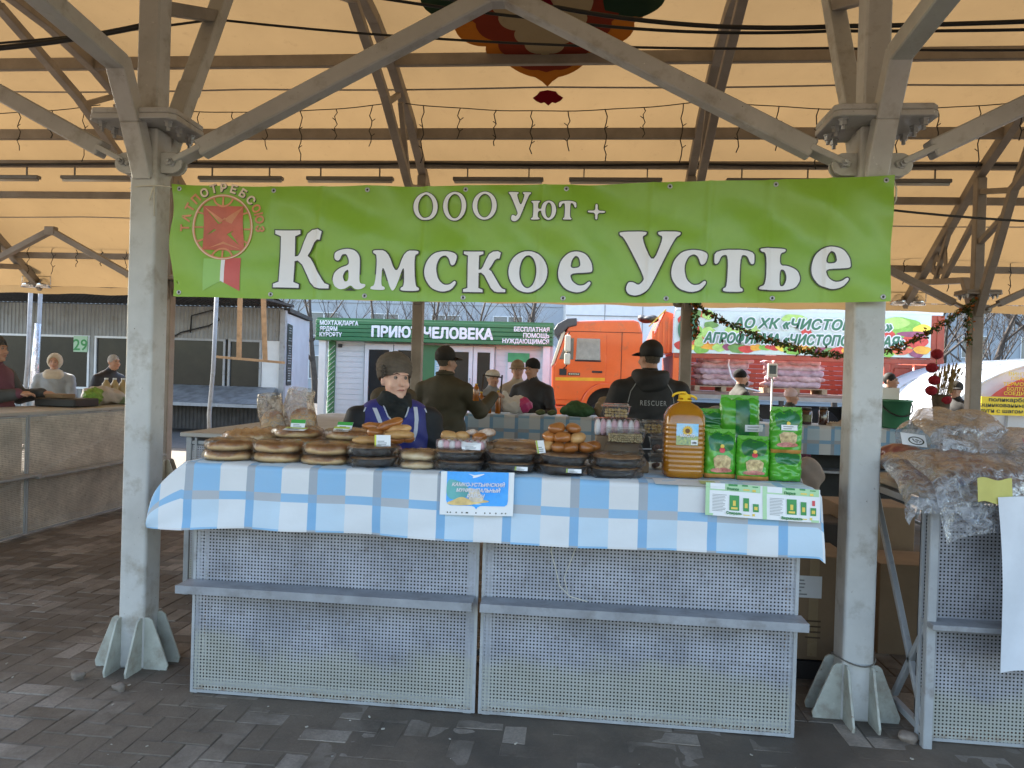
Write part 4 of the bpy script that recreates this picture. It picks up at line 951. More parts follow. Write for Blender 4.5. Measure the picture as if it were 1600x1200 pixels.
CRUSTP = bread_mat('pale_bread', (.66, .46, .24), (.52, .30, .13), (.76, .60, .38))
BUNM = M('glazed_bun', (.40, .15, .035), rough=.3, var=.4, scale=10, c2=(.22, .065, .014), bump=.25, bscale=30, orand=.4, coat=.3)
BUNP = M('pale_bun', (.60, .36, .14), rough=.45, var=.3, scale=12, c2=(.42, .19, .06), bump=.25, bscale=30, orand=.3)
PIEM = M('pie_filling', (.44, .23, .095), rough=.6, var=.45, scale=26, c2=(.20, .09, .035), bump=.7, bscale=70, orand=.3)
TRAY = M('dark_tray', (.030, .022, .018), rough=.35, var=.3, scale=12)
TAGG = M('tag_green', (.06, .36, .06), rough=.5, var=.1)
PACKF = film('wrap_film', (.92, .9, .86), clear=.45, milk=.03, bscale=30, rough=.07)
def round_loaf(r, h, seed, mat, top=True):
    """slightly lopsided flat loaf, local coordinates, base at z 0"""
    mb = MB(); pr_ = [(.0, .004), (.55, .0), (.86, .003), (.97, .2), (1.0, .45), (.965, .72), (.86, .9), (.6, 1.0), (.3, 1.0), (.0, .98)]
    def fn(a, z, t):
        k = 1 + .04 * math.sin(2 * t + seed) + .03 * math.sin(3 * t + seed * 2) + .014 * math.sin(7 * t + seed)
        return a * r * k, z * h * (.92 + .14 * math.sin(2 * t + seed * 3) * a + .10 * math.sin(seed * 5)) + (.004 * math.sin(5 * t + 9 * a + seed) if z > .6 else 0)
    mb.lathe(pr_, n=32, fn=fn); return mb
def wrap_shell(r, h, seed, out=.006):
    mb = MB(); pr_ = [(.0, -.001), (.75, -.001), (1.02, .05), (1.05, .45), (1.0, .85), (.8, 1.06), (.4, 1.07), (0, 1.06)]
    def fn(a, z, t):
        k = 1 + .03 * math.sin(3 * t + seed) + .03 * math.sin(8 * t + seed * 2) * (1 if z < .5 else .4) + .018 * math.sin(19 * t + seed)
        return a * (r + out) * k, z * (h + out) + .003 * math.sin(11 * t + a * 9)
    mb.lathe(pr_, n=40, fn=fn); return mb
BR = {}
for k in range(3):
    b = round_loaf(.117, .044, k * 1.7, CRUST); BR['b%d' % k] = b
def bread(x, y, z, i, label, r=.117, h=.044, mat=None, rot=0, tilt=0, group='flat loaves on the stall'):
    t = thing('flat_loaf', label, 'bread', (x, y, z), group); t.rotation_euler = (tilt, tilt * .5, hsh(i, 2) * 6 + rot)
    round_loaf(r, h, i * 1.7, None).build('crust', mat or CRUST, t, local=True)
    wrap_shell(r, h, i).build('wrap', PACKF, t, local=True); return t
pos = ['leftmost', 'second', 'third']
for k, x in enumerate((-1.199, -.950, -.703)):
    bread(x, -.25, ZC, k, 'wrapped flat loaf, lower one of the %s front bread stack' % pos[k])
    bread(x + .004, -.247, ZC + .047, k + 5, 'wrapped flat loaf, upper one of the %s front bread stack' % pos[k])
bread(-.244, -.28, ZC, 11, 'pale wrapped flat loaf, lower of the small stack between dark trays', r=.086, h=.037, mat=CRUSTP)
bread(-.242, -.278, ZC + .040, 12, 'pale wrapped flat loaf, upper of the small stack between dark trays', r=.086, h=.037, mat=CRUSTP)
# second row behind: round loaves with tags, long loaves
for q, (x, nm_) in enumerate(((-.97, 'left'), (-.69, 'right'))):
    for l, lv in enumerate(('bottom', 'middle', 'top')): bread(x + .012 * math.sin(l * 2 + q), .05 + .01 * l, ZC + .046 * l, 14 + q * 3 + l, 'flat loaf at the %s of the %s second-row stack' % (lv, nm_), r=.132 - .004 * l, h=.044)
def long_loaf(x, y, z, L, r, rz, label, i):
    t = thing('long_loaf', label, 'bread', (x, y, z), 'long loaves on the stall'); t.rotation_euler = (0, 0, rz)
    def ff(u, v, out=0):
        a = (u - .5) * 2; t_ = v * 2 * math.pi; k = max(.02, (1 - abs(a) ** 2.6)) ** .5; rr = (r + out) * k * (1 + .04 * math.sin(a * 9 + i))
        return (a * (L / 2 + out), rr * 1.25 * math.cos(t_), r * .78 + rr * .8 * math.sin(t_) + (.004 * math.sin(a * 22) if math.sin(t_) > 0 else 0))
    mb = MB(); mb.grid(lambda u, v: ff(u, v), 26, 16); mb.build('crust', CRUST, t, local=True)
    mb = MB(); mb.grid(lambda u, v: ff(u, v, .006 + .003 * math.sin(u * 40 + v * 25)), 30, 18); mb.build('wrap', PACKF, t, local=True)
long_loaf(-1.22, .06, ZC + .03, .34, .062, .75, 'long wrapped loaf lying slantwise behind the leftmost stack', 1)
long_loaf(-1.10, .20, ZC + .03, .34, .066, .55, 'long wrapped loaf in front of the brown bread bags', 2)
long_loaf(-.64, .26, ZC + .03, .30, .066, -.2, 'long wrapped loaf beside the seller, behind the second row', 3)
# tray pies
def tray_pie(x, y, z, i, label, wrap=True):
    t = thing('tray_pie', label, 'pie', (x, y, z), 'pies in dark trays on the stall'); t.rotation_euler = ((hsh(i) - .5) * .05, (hsh(i, 1) - .5) * .05, hsh(i, 2) * 6)
    mb = MB(); n = 72
    def fl(r, z_, a): return r * (1 + (.012 * math.sin(36 * a) if .004 < z_ < .036 else 0)), z_
    mb.lathe([(.0, .001), (.092, 0), (.094, .004), (.112, .033), (.121, .036), (.1215, .039), (.111, .0385), (.09, .006), (0, .0055)], n=n, fn=fl); mb.build('tray', TRAY, t, local=True)
    mb = MB(); mb.lathe([(.10, .026), (.112, .037), (.108, .043), (.09, .046), (.06, .0455), (.03, .047), (0, .046)], n=36, fn=lambda r, z_, a: (r, z_ + .0025 * math.sin(9 * a + i) * math.sin(r * 70) + .002 * math.sin(23 * a + r * 160))); mb.build('pie', PIEM, t, local=True)
    if wrap: wrap_shell(.121, .046, i, .005).build('wrap', FILM, t, local=True)
    return t
for k, (x, nm_) in enumerate(((-.462, 'under the pile of long buns'), (-.040, 'under the marshmallow packet'), (.203, 'below the middle pie'), (.447, 'under the pile of round buns'), (.688, 'left of the oil bottle'))):
    tray_pie(x, -.262, ZC, k, 'wrapped pie in dark tray, lower one ' + nm_); tray_pie(x + .004 * (k - 2), -.258, ZC + .049, k + 7, 'wrapped pie in dark tray, upper one ' + nm_)
    
bread(.205, -.06, ZC + .075, 21, 'broad flat pie lying behind the middle trays', r=.125, h=.045, mat=bread_mat('pie_crust', (.50, .29, .13), (.34, .16, .06), (.55, .36, .18)))
mb = MB(); mb.bb(.06, .35, -.17, .06, ZC, ZC + .072); tag(mb.build('cardboard_box', CARD, bevel=.003), 'low cardboard box propping the flat pie behind the middle trays', 'box')
mb = MB(); mb.bb(.69, .86, -.12, .10, ZC, ZC + .05) ; tag(mb.build('cardboard_box', CARD, bevel=.003), 'low cardboard box under the stacked clear containers', 'box')
# buns
def bun_mesh(name, a, b, c, seed, mat):
    s = Sdf(.02); s.ell((0, 0, c), (a, b, c)).ell((a * .25, b * .1, c * 1.05), (a * .62, b * .7, c * .8)); 
    s.fold = lambda P: .0022 * np.sin(P[:, 0] * 70 + seed) * np.sin(P[:, 1] * 60 + seed * 2) + .0012 * np.sin(P[:, 2] * 130 + P[:, 0] * 60)
    V, Fc, tg = s.mesh(.006); me = bpy.data.meshes.new(name); me.from_pydata(V.tolist(), [], Fc.tolist()); me.polygons.foreach_set('use_smooth', np.ones(len(Fc), bool)); me.materials.append(mat); return me
BM = [bun_mesh('bun', .085, .037, .029, 1, BUNM), bun_mesh('bun', .088, .04, .027, 3, BUNP), bun_mesh('bun', .048, .042, .033, 5, BUNM), bun_mesh('bun', .05, .044, .034, 7, BUNP)]
def bun(k, x, y, z, rz, label, tx=0, ty=0, grp='buns piled on the stall', sc=.86):
    o = bpy.data.objects.new('bun', BM[k]); col.objects.link(o); o.location = (x, y, z); o.rotation_euler = (tx, ty, rz); o.scale = (sc, sc, sc * .9); tag(o, label, 'bun', grp); return o
zz = ZC + .098
L8 = [(1, -.50, -.27, zz, .2, 0, 0, 'pale long bun at the bottom front left of the long-bun pile'), (0, -.40, -.20, zz, .5, 0, 0, 'long bun at the bottom middle of the long-bun pile'), (0, -.36, -.14, zz + .004, -.3, 0, 0, 'brown long bun at the bottom right back of the long-bun pile'), (2, -.475, -.225, zz + .032, .3, 0, 0, 'round glossy bun in the middle left of the long-bun pile'), (1, -.35, -.235, zz + .030, .15, 0, 0, 'pale long bun at the right of the long-bun pile'),
      (0, -.49, -.17, zz + .058, .35, 0, .1, 'dark glossy bun at the upper left of the long-bun pile'), (1, -.37, -.20, zz + .055, .1, 0, -.1, 'pale-sided long bun lying across the long-bun pile'), (0, -.40, -.205, zz + .078, .5, 0, -.34, 'long brown bun slanting on top of the long-bun pile')]
for k, x, y, z, rz, tx, ty, lb in L8: bun(k, x, y, z, rz, lb, tx, ty, sc=.82)
RB = [(-.09, -.03, 0), (-.03, -.05, 0), (.035, -.05, 0), (.095, -.02, 0), (-.05, .05, .0), (.04, .05, 0), (-.075, -.01, .044), (-.005, -.035, .046), (.065, -.025, .044), (.01, .05, .044), (-.04, 0, .086), (.035, .01, .085)]
wd = ['front left', 'front second', 'front third', 'front right', 'rear left', 'rear right', 'left', 'centre', 'right', 'rear', 'left', 'right']
for i, (dx, dy, dz) in enumerate(RB):
    lv = 'bottom' if i < 6 else 'second' if i < 10 else 'top'
    bun(2 if i % 4 else 3, .452 + dx, -.235 + dy, zz + dz, i * 1.3, 'round brown bun, %s of the %s layer in the round-bun pile' % (wd[i], lv), (hsh(i) - .5) * .4, (hsh(i, 1) - .5) * .4)
for i, (dx, lb) in enumerate(((-.105, 'triangular pastry, left one behind the marshmallow packet'), (-.035, 'triangular pastry, second one behind the marshmallow packet'), (.06, 'brown bun behind the marshmallow packet, right one'))):
    bun(3 if i < 2 else 2, -.03 + dx, -.10, ZC + .115, i * 2., lb, .2, .2)
bun(2, .585, -.16, ZC + .098, .4, 'single brown bun leaning by the clear containers')
mb = MB(); mb.bb(-.16, .10, -.17, -.02, ZC, ZC + .11); tag(mb.build('cardboard_box', CARD, bevel=.003), 'low cardboard box behind the marshmallow packet carrying pastries', 'box')
SUG = M('sugar_pastry', (.66, .58, .50), rough=.8, var=.3, scale=34, c2=(.38, .18, .07), bump=.5)
for x, y, s_, lb in ((.055, -.07, .045, 'round pastry dusted with icing sugar, left of the flat pie'), (-.025, -.05, .035, 'small sugar-dusted pastry half hidden among the pastries')):
    s = Sdf(.02); s.ell((0, 0, s_ * .45), (s_, s_ * .8, s_ * .42)).ell((s_ * .3, 0, s_ * .6), (s_ * .5, s_ * .6, s_ * .3)); s.fold = lambda P: .002 * np.sin(P[:, 0] * 120) * np.sin(P[:, 1] * 110)
    o = s.build('sugar_pastry', [SUG], None, h=.006); o.location = (x, y, ZC + .15); tag(o, lb, 'pastry')
    o.location.z = ZC + .11 + .03
mb = MB(); mb.bb(.10, .185, -.10, -.02, ZC + .122, ZC + .126)
# marshmallow packets
PINK = M('marshmallow_pink', (.72, .42, .48), rough=.7, var=.15, scale=30); MWH = M('marshmallow_white', (.80, .76, .76), rough=.7, var=.08)
def marsh(x0, x1, y0, y1, z0, z1, label):
    t = thing('marshmallow_packet', label, 'sweets', ((x0 + x1) / 2, (y0 + y1) / 2, z0)); n = int((x1 - x0) / .027)
    for i in range(n):
        for j in range(2):
            mb = MB(); cx = x0 + (i + .5) * (x1 - x0) / n; cy = y0 + (j + .5) * (y1 - y0) / 2; q = (x1 - x0) / n * .60
            mb.lathe([(0, 0), (q * .8, 0), (q, .25 * (z1 - z0)), (q * .9, .7 * (z1 - z0)), (q * .5, .95 * (z1 - z0)), (0, z1 - z0)], (cx, cy, z0), 12, fn=lambda r, z, a: (r * (1 + .08 * math.sin(6 * a)), z)); mb.build('marshmallow', PINK if (i + j) % 2 else MWH, t)
    mb = MB(); mb.bb(x0 - .006, x1 + .006, y0 - .004, y1 + .004, z0, z1 + .006); mb.build('wrap', BOXP, t, bevel=.012, seg=2)
marsh(-.145, .075, -.335, -.20, ZC + .099, ZC + .138, 'pink and white marshmallow packet lying on the dark pie trays')
marsh(.598, .822, .02, .16, 1.325, 1.405, 'pink marshmallow packet in the stack of clear containers')
# clear containers
GRAIN = M('puffed_grain', (.68, .54, .30), rough=.7, var=.2, scale=30, island=.4); NUT = M('chickpea', (.64, .44, .17), rough=.6, var=.2, scale=30, island=.5); BALL = M('brown_balls', (.24, .12, .09), rough=.6, var=.3, scale=30, island=.4)
def container(x0, x1, y0, y1, z0, z1, label, mat, r, lidc=None, fill=.85):
    t = thing('clear_container', label, 'container', ((x0 + x1) / 2, (y0 + y1) / 2, z0), 'clear plastic containers on the stall'); i = .012
    mb = MB(); zz_ = z0 + (z1 - z0) * .78
    mb.add([(x0 + i, y0 + i, z0 + .002), (x1 - i, y0 + i, z0 + .002), (x1 - i, y1 - i, z0 + .002), (x0 + i, y1 - i, z0 + .002), (x0, y0, zz_), (x1, y0, zz_), (x1, y1, zz_), (x0, y1, zz_)], [(3, 2, 1, 0)] + [(k, (k + 1) % 4, 4 + (k + 1) % 4, 4 + k) for k in range(4)])
    mb.build('tub', BOXP, t, bevel=.006, seg=2)
    mb = MB(); mb.bb(x0 - .005, x1 + .005, y0 - .005, y1 + .005, zz_ + .001, zz_ + .006); mb.bb(x0 + .006, x1 - .006, y0 + .006, y1 - .006, zz_ + .0065, z1); mb.build('lid', BOXP, t, bevel=.003)
    mb = MB(); rr = random.Random(int(x0 * 1e4)); nx = int((x1 - x0 - .03) / (r * 1.7)); ny = int((y1 - y0 - .03) / (r * 1.7)); nz = max(1, int((zz_ - z0) * fill / (r * 1.7)))
    for a in range(nx):
        for b in range(ny):
            for c in range(nz):
                if 0 < a < nx - 1 and 0 < b < ny - 1 and c < nz - 1: continue
                mb.ico((x0 + .016 + (a + .5 + rr.uniform(-.25, .25)) * (x1 - x0 - .032) / nx, y0 + .016 + (b + .5 + rr.uniform(-.25, .25)) * (y1 - y0 - .032) / ny, z0 + .004 + (c + .55 + rr.uniform(-.2, .2)) * r * 1.7), r * rr.uniform(.85, 1.1), 1, (1, 1, rr.uniform(.7, 1)))
    mb.build('contents', mat, t)['kind'] = 'stuff'
container(.632, .772, .03, .15, 1.412, 1.486, 'small clear tub of chickpeas on top of the container stack', NUT, .0085)
container(.648, .842, -.12, .0, 1.298, 1.372, 'clear box of puffed grain in the middle of the container stack', GRAIN, .006)
container(.832, .945, .02, .13, 1.338, 1.408, 'clear tub of nuts beside the oil bottle', NUT, .009)
container(.878, .958, .0, .12, ZC + .09, 1.335, 'clear tub of brown balls, upper, beside the oil bottle', BALL, .018)
container(.878, .958, .0, .12, ZC, ZC + .088, 'clear tub of brown balls, lower, beside the oil bottle', BALL, .018)
mb = MB()
def clam(x0, x1, y0, y1, z0, z1, label):
    t = thing('clamshell_box', label, 'container', ((x0 + x1) / 2, (y0 + y1) / 2, z0)); cx, cy = (x0 + x1) / 2, (y0 + y1) / 2
    a, b, h = (x1 - x0) / 2, (y1 - y0) / 2, z1 - z0
    for nm_, zs_ in (('tray', [(.80, 0), (.86, .1), (.95, .42), (1.03, .45)]), ('lid', [(1.03, .47), (.97, .50), (.86, .92), (.80, 1.0), (0, 1.0)])):
        mb = MB(); mb.lathe([(r, z * h) for r, z in zs_], n=96, sq=5, fn=lambda r, z, t_: (r * (1 + .02 * math.sin(48 * t_)), z)); mb.v = [(cx + p[0] * a, cy + p[1] * b, z0 + p[2]) for p in mb.v]; mb.build(nm_, BOXP, t)
    mb = MB()
    for k in range(9): mb.ico((x0 + .03 + (k % 5) * .035, y0 + .04 + (k // 5) * .05, z0 + .025), .018, 1, (1, 1, .8))
    mb.build('contents', PIEM, t)['kind'] = 'stuff'
clam(.636, .842, -.13, .05, ZC + .05, 1.296, 'ribbed clear clamshell box at the bottom of the container stack')
mb = MB(); mb.bb(.60, .82, .015, .165, ZC, 1.322); tag(mb.build('cardboard_box', CARD, bevel=.004), 'cardboard box hidden behind the clamshell, under the marshmallows', 'box')
mb = MB(); mb.bb(.835, .95, .0, .0, 0, 0) if False else None
# bottle of sunflower oil
OIL = M('oil', (.55, .24, .012), rough=.18, var=.12, scale=4, c2=(.40, .15, .008), spec=.7, coat=.8, tl=.35)
CAPY = M('yellow_cap', (.80, .50, .02), rough=.35, var=.08)
bt = thing('oil_bottle', 'big square bottle of golden oil with yellow carrying handle', 'bottle', (1.012, -.18, ZC))
prof = [(.0, .004), (.078, .0), (.092, .008), (.094, .03)]
z = .03
while z < .235: prof += [(.0945, z + .006), (.0915, z + .012), (.0945, z + .018)]; z += .022
prof += [(.094, .25), (.0925, .285), (.080, .315), (.058, .336), (.036, .348), (.027, .353), (.027, .372)]
mb = MB(); mb.lathe(prof, (1.012, -.18, ZC), 56, sq=4.2); mb.build('bottle', OIL, bt)
mb = MB(); mb.lathe([(.030, .356), (.034, .358), (.034, .362), (.029, .364), (.029, .384), (.026, .388), (0, .388)], (1.012, -.18, ZC), 24, fn=lambda r, z, a: (r * (1 + .02 * math.sin(24 * a)) if z > .363 else r, z)); mb.build('cap', CAPY, bt)
mb = MB(); P = [(1.012 + .055 * math.cos(t), -.18 + .012 * math.sin(t), ZC + .366 + .020 * abs(math.sin(t)) + (.012 if math.cos(t) < 0 else 0)) for t in np.linspace(0, 2 * math.pi, 33)]; mb.tube(P, .0055, 6); mb.build('handle', CAPY, bt)
def on_bottle(a, b, l): return (1.012 + a, -.18 - .0945 * (1 - abs(a / .0945) ** 4.2) ** (1 / 4.2) - l, ZC + b)
def bl(c, mat, l, nm_='label'):
    mb = MB(); x0, x1, z0, z1 = c; mb.grid(lambda u, v: on_bottle(x0 + (x1 - x0) * u, z0 + (z1 - z0) * v, l), 8, 8); return mb.build(nm_, mat, bt)
bl((-.045, .055, .155, .255), M('label_sky', (.16, .47, .74), rough=.4, var=.3, scale=24, c2=(.5, .68, .8)), .002)
bl((-.045, .055, .155, .198), M('label_field', (.42, .46, .16), rough=.4, var=.5, scale=90, c2=(.10, .22, .20)), .003)
mb = MB(); flat_poly(mb, [[(.005 + (.026 if k % 2 else .019) * math.cos(k * math.pi / 14), .222 + (.026 if k % 2 else .019) * math.sin(k * math.pi / 14)) for k in range(28)]], lambda a, b: on_bottle(a, b, .004)); fl_ = mb.build('label_sunflower', M('label_gold', (.80, .50, .05), rough=.4, var=.2), bt)
mb = MB(); flat_poly(mb, [ell_c(.005, .222, .011, .011, 16)], lambda a, b: on_bottle(a, b, .005)); mb.build('label_seed_disc', M('seed_brown', (.16, .07, .02), rough=.5), bt)
mb = MB(); text(mb, 'МАСЛО', .018, lambda p, q: on_bottle(.005 + p, .194 + q, .0055), bold=.0008); mb.build('lettering', BWHITE, bt)
bl((.022, .052, .158, .180), WHITE, .0045, 'price_sticker'); mb = MB(); text(mb, '370', .013, lambda p, q: on_bottle(.037 + p, .163 + q, .006), bold=.0004); mb.build('price', INK, bt)
# pasta bags
BAGG = M('bag_green', (.05, .28, .02), rough=.24, var=.25, scale=6, c2=(.085, .38, .025), bump=.2, bscale=14, coat=.3); BAGD = M('bag_dark_green', (.012, .15, .035), rough=.28, var=.2, scale=8, bump=.2, bscale=14, coat=.3)
PASTA = M('pasta_seen', (.60, .47, .24), rough=.5, var=.6, scale=55, c2=(.30, .20, .09), bump=.6, bscale=90); STRAW = M('bag_orange', (.55, .25, .06), rough=.4, var=.3, scale=20); MEATP = M('bag_ham_print', (.60, .22, .17), rough=.4, var=.5, scale=50)
def pasta_bag(x, y, z, w, h, d, i, label, rz=0, lower=None, window=(.18, .52), sticker=None, tilt=0, light=False):
    w *= 1.06; d *= 1.15
    t = thing('pasta_bag', label, 'pasta bag', (x, y, z), 'green pasta bags on the stall'); t.rotation_euler = (tilt, 0, rz)
    def T(a, b):
        return d / 2 * max(0, 1 - abs(a) ** 4) ** .5 * (max(0, 1 - max(0, b) ** 3) ** .6 if b > 0 else max(0, 1 - abs(b) ** 6) ** .5)
    def P(u, v, front, lift=0):
        a, b = u * 2 - 1, v * 2 - 1; wr = .0055 * crumple(a * .4, b * .5, 1.0, i)
        ww = w / 2 * (1 - .05 * b * b + (.012 * math.sin(b * 23 + i) if abs(a) > .9 else 0)); zz_ = h * v + (.006 * math.sin(a * 9 + i) if v > .97 else 0)
        return (a * ww, (-1 if front else 1) * (T(a, b) + lift + (wr if abs(a) < .97 else 0)), zz_)
    mb = MB(); mb.grid(lambda u, v: P(u, v, True), 26, 34); mb.grid(lambda u, v: P(1 - u, v, False), 26, 34); mb.build('bag', BAGG, t, local=True)
    def patch(u0, u1, v0, v1, mat, l, nm_, shape=None, n=10):
        l += .0012
        mb = MB()
        if shape is None: mb.grid(lambda u, v: P(u0 + (u1 - u0) * u, v0 + (v1 - v0) * v, True, l), 14, 12)
        else:
            k = len(shape); c = (sum(p[0] for p in shape) / k, sum(p[1] for p in shape) / k); rings = [[(c[0] + (p[0] - c[0]) * s_, c[1] + (p[1] - c[1]) * s_) for p in shape] for s_ in (.02, .35, .7, 1)]
            mb.add([P(a, b, True, l) for r_ in rings for a, b in r_], [(j * k + q, j * k + (q + 1) % k, (j + 1) * k + (q + 1) % k, (j + 1) * k + q) for j in range(3) for q in range(k)], True)
        mb.build(nm_, mat, t, local=True)
    if light: patch(.38, .72, .03, .97, BAGD, .002, 'band')
    else: patch(.16, .84, .52, .985, BAGD, .0015, 'band', chaikin([(.1, .985), (.9, .985), (.86, .66), (.72, .60), (.28, .60), (.14, .66)], 2))
    if lower: patch(.02, .98, .0, lower, STRAW, .002, 'foot_band')
    if window:
        v0, v1 = window; patch(0, 0, 0, 0, PASTA, .003, 'window', chaikin([(.24, v1), (.80, v1), (.76, v0 + .05), (.66, v0), (.40, v0), (.30, v0 + .05)], 1))
        patch(0, 0, 0, 0, MEATP, .004, 'print', chaikin([(.16, v0 + .03), (.5, v0 + .08), (.84, v0 + .04), (.8, v0 - .035), (.22, v0 - .04)], 1))
        patch(0, 0, 0, 0, PRED, .004, 'emblem', chaikin([(.44, v1 + .16), (.60, v1 + .16), (.60, v1 + .05), (.44, v1 + .05)], 1)); patch(0, 0, 0, 0, PYEL, .0036, 'emblem', ell_c(.52, v1 + .19, .06, .045, 14))
    if sticker:
        a, b = sticker; patch(a, a + .48, b, b + .12, WHITE, .006, 'price_sticker')
        mb = MB(); [mb.grid(lambda u, v: P(a + .06 + (.30 if q else .26) * u, b + (.075 if q else .025) + .018 * v, True, .0085), 4, 2) for q in (0, 1)]; mb.build('price', PGREY, t, local=True)
    mb = MB(); mb.grid(lambda u, v: (w * .46 * (2 * u - 1), .002 * math.sin(u * 60), h - .004 + .02 * v), 26, 2); mb.build('crimp', BAGG, t, local=True)
pasta_bag(1.165, .0, ZC + .155, .145, .15, .05, 1, 'dark green pasta bag standing behind the leftmost front bag', window=None, tilt=.08)
pasta_bag(1.300, -.02, ZC + .10, .185, .275, .06, 2, 'large light green pasta bag, tallest one at the back', window=None, light=True, sticker=(.60, .42))
pasta_bag(1.180, -.19, ZC, .145, .215, .065, 3, 'pasta bag with orange foot next to the oil bottle', lower=.11, rz=.05)
pasta_bag(1.328, -.21, ZC, .143, .19, .062, 4, 'pasta bag with orange foot in the middle of the front row', lower=.11, rz=-.04)
pasta_bag(1.475, -.21, ZC, .140, .14, .075, 5, 'short green bag under the rightmost pasta bag', window=None, light=False)
pasta_bag(1.475, -.205, ZC + .125, .140, .205, .062, 6, 'rightmost pasta bag with a white price sticker, on another bag', lower=.12, window=(.22, .52), sticker=(.30, .56), rz=-.03)
mb = MB(); mb.bb(1.10, 1.39, -.04, .08, ZC, ZC + .098); tag(mb.build('cardboard_box', CARD, bevel=.003), 'cardboard box raising the rear pasta bags', 'box')
mb = MB(); mb.bb(1.11, 1.22, -.035, .045, ZC + .099, ZC + .153); tag(mb.build('cardboard_box', CARD, bevel=.003), 'small cardboard box on the other one behind the pasta bags', 'box')
# bread in brown-tinted bags
def bread_bag(x, y, z, w, h, i, label):
    t = thing('bread_bag', label, 'bread bag', (x, y, z), 'tinted bags of bread on the stall')
    s = Sdf(.04); s.ell((0, 0, h * .30), (w * .40, w * .36, h * .28)).ell((w * .03, 0, h * .52), (w * .36, w * .3, h * .14)); s.fold = lambda P: .003 * np.sin(P[:, 0] * 60 + i) * np.sin(P[:, 2] * 50); s.build('loaf', [CRUST], t, h=.012)
    mb = MB()
    def fb(u, v):
        a = u * 2 * math.pi; k = 1 - .22 * max(0, v - .55) / .45; fold = 1 + .07 * math.sin(a * 3 + i + v * 3) + .04 * math.sin(a * 7 + v * 8 + i) + .025 * math.sin(a * 13 + v * 20)
        rx = w / 2 * k * fold; ry = w / 2 * (.85 - .65 * max(0, v - .35)) * fold
        return (rx * math.cos(a) + .02 * math.sin(v * 4 + i), ry * math.sin(a), h * v * (1 + .05 * math.cos(a + i) * (v > .8)))
    mb.grid(fb, 44, 22); mb.build('bag', FILMT, t, local=True)
mb = MB(); mb.bb(-1.36, -.50, .15, .36, ZC - .001, ZC + .030); tag(mb.build('wooden_board', WOOD, bevel=.003), 'flat wooden board under the rear loaves and bread bags', 'board')
mb = MB(); mb.bb(-1.34, -1.12, -.08, .14, ZC - .001, ZC + .030); tag(mb.build('wooden_board', WOOD, bevel=.003), 'small wooden board under the slanting long loaf', 'board')
bread_bag(-1.235, .33, ZC + .03, .165, .275, 1, 'tinted plastic bag of bread, lower left one behind the loaves'); bread_bag(-1.055, .32, ZC + .03, .185, .310, 2, 'taller tinted plastic bag of bread beside the seller')
# loose price tags standing among the bread
def ptag(x, y, z, w, h, rx, rz, label, two=True, mat=None):
    t = thing('price_tag', label, 'price tag', (x, y, z), 'price tags on the stall'); t.rotation_euler = (rx, 0, rz)
    mb = MB(); mb.bb(-w / 2, w / 2, -.0006, .0006, 0, h); mb.build('card', WHITE, t, local=True)
    mb = MB(); mb.bb(-w / 2, w / 2, -.0016, -.0008, h * .62, h) if two else mb.bb(-w / 2, -w / 2 + .008, -.0016, -.0008, 0, h); mb.build('colour_band', mat or TAGG, t, local=True)
    mb = MB(); [mb.bb(-w * .32, w * (.1 + .2 * hsh(q, 4)), -.0016, -.0008, h * (.12 + .15 * q), h * (.19 + .15 * q)) for q in range(3)]; mb.build('print', PGREY, t, local=True)
YG = M('tag_yellowgreen', (.42, .55, .06), rough=.5, var=.1)
ptag(-.955, -.01, ZC + .138, .075, .055, -.5, .1, 'green-topped price tag standing on the left second-row loaf'); ptag(-.955, -.065, ZC + .136, .12, .05, -1.35, -.1, 'green and white price tag lying in front of the standing one', mat=YG)
ptag(-.715, .02, ZC + .138, .085, .05, -.55, -.1, 'green-topped price tag standing on the right second-row loaf'); ptag(-.715, -.03, ZC + .136, .085, .035, -.9, -.05, 'lower price tag leaning on the right second-row loaf', mat=YG)
ptag(-.59, -.12, ZC + .060, .12, .06, -1.3, .3, 'price tag lying left of the long-bun pile', mat=YG)
ptag(-.405, -.335, ZC + .098, .075, .055, -.25, .35, 'white price tag with yellow edge leaning on the long-bun pile', two=False, mat=M('tag_edge', (.6, .62, .05), rough=.5))
ptag(.35, -.345, ZC + .098, .05, .06, -.3, .8, 'green-edged price tag leaning on the round-bun pile', two=False, mat=YG)
ptag(.02, -.345, ZC + .100, .09, .035, -.35, -.1, 'white price tag stuck on the marshmallow packet', two=False, mat=WHITE)
ptag(.26, -.385, ZC + .018, .06, .018, -.2, -.1, 'pale price strip on the lower middle tray', two=False, mat=YG); ptag(.50, -.385, ZC + .018, .07, .018, -.2, -.1, 'pale price strip on the lower tray below the round buns', two=False, mat=YG)
ptag(.70, -.26, ZC + .098, .05, .03, -1.5, .4, 'small white label lying on the pie left of the oil bottle', two=False, mat=WHITE)
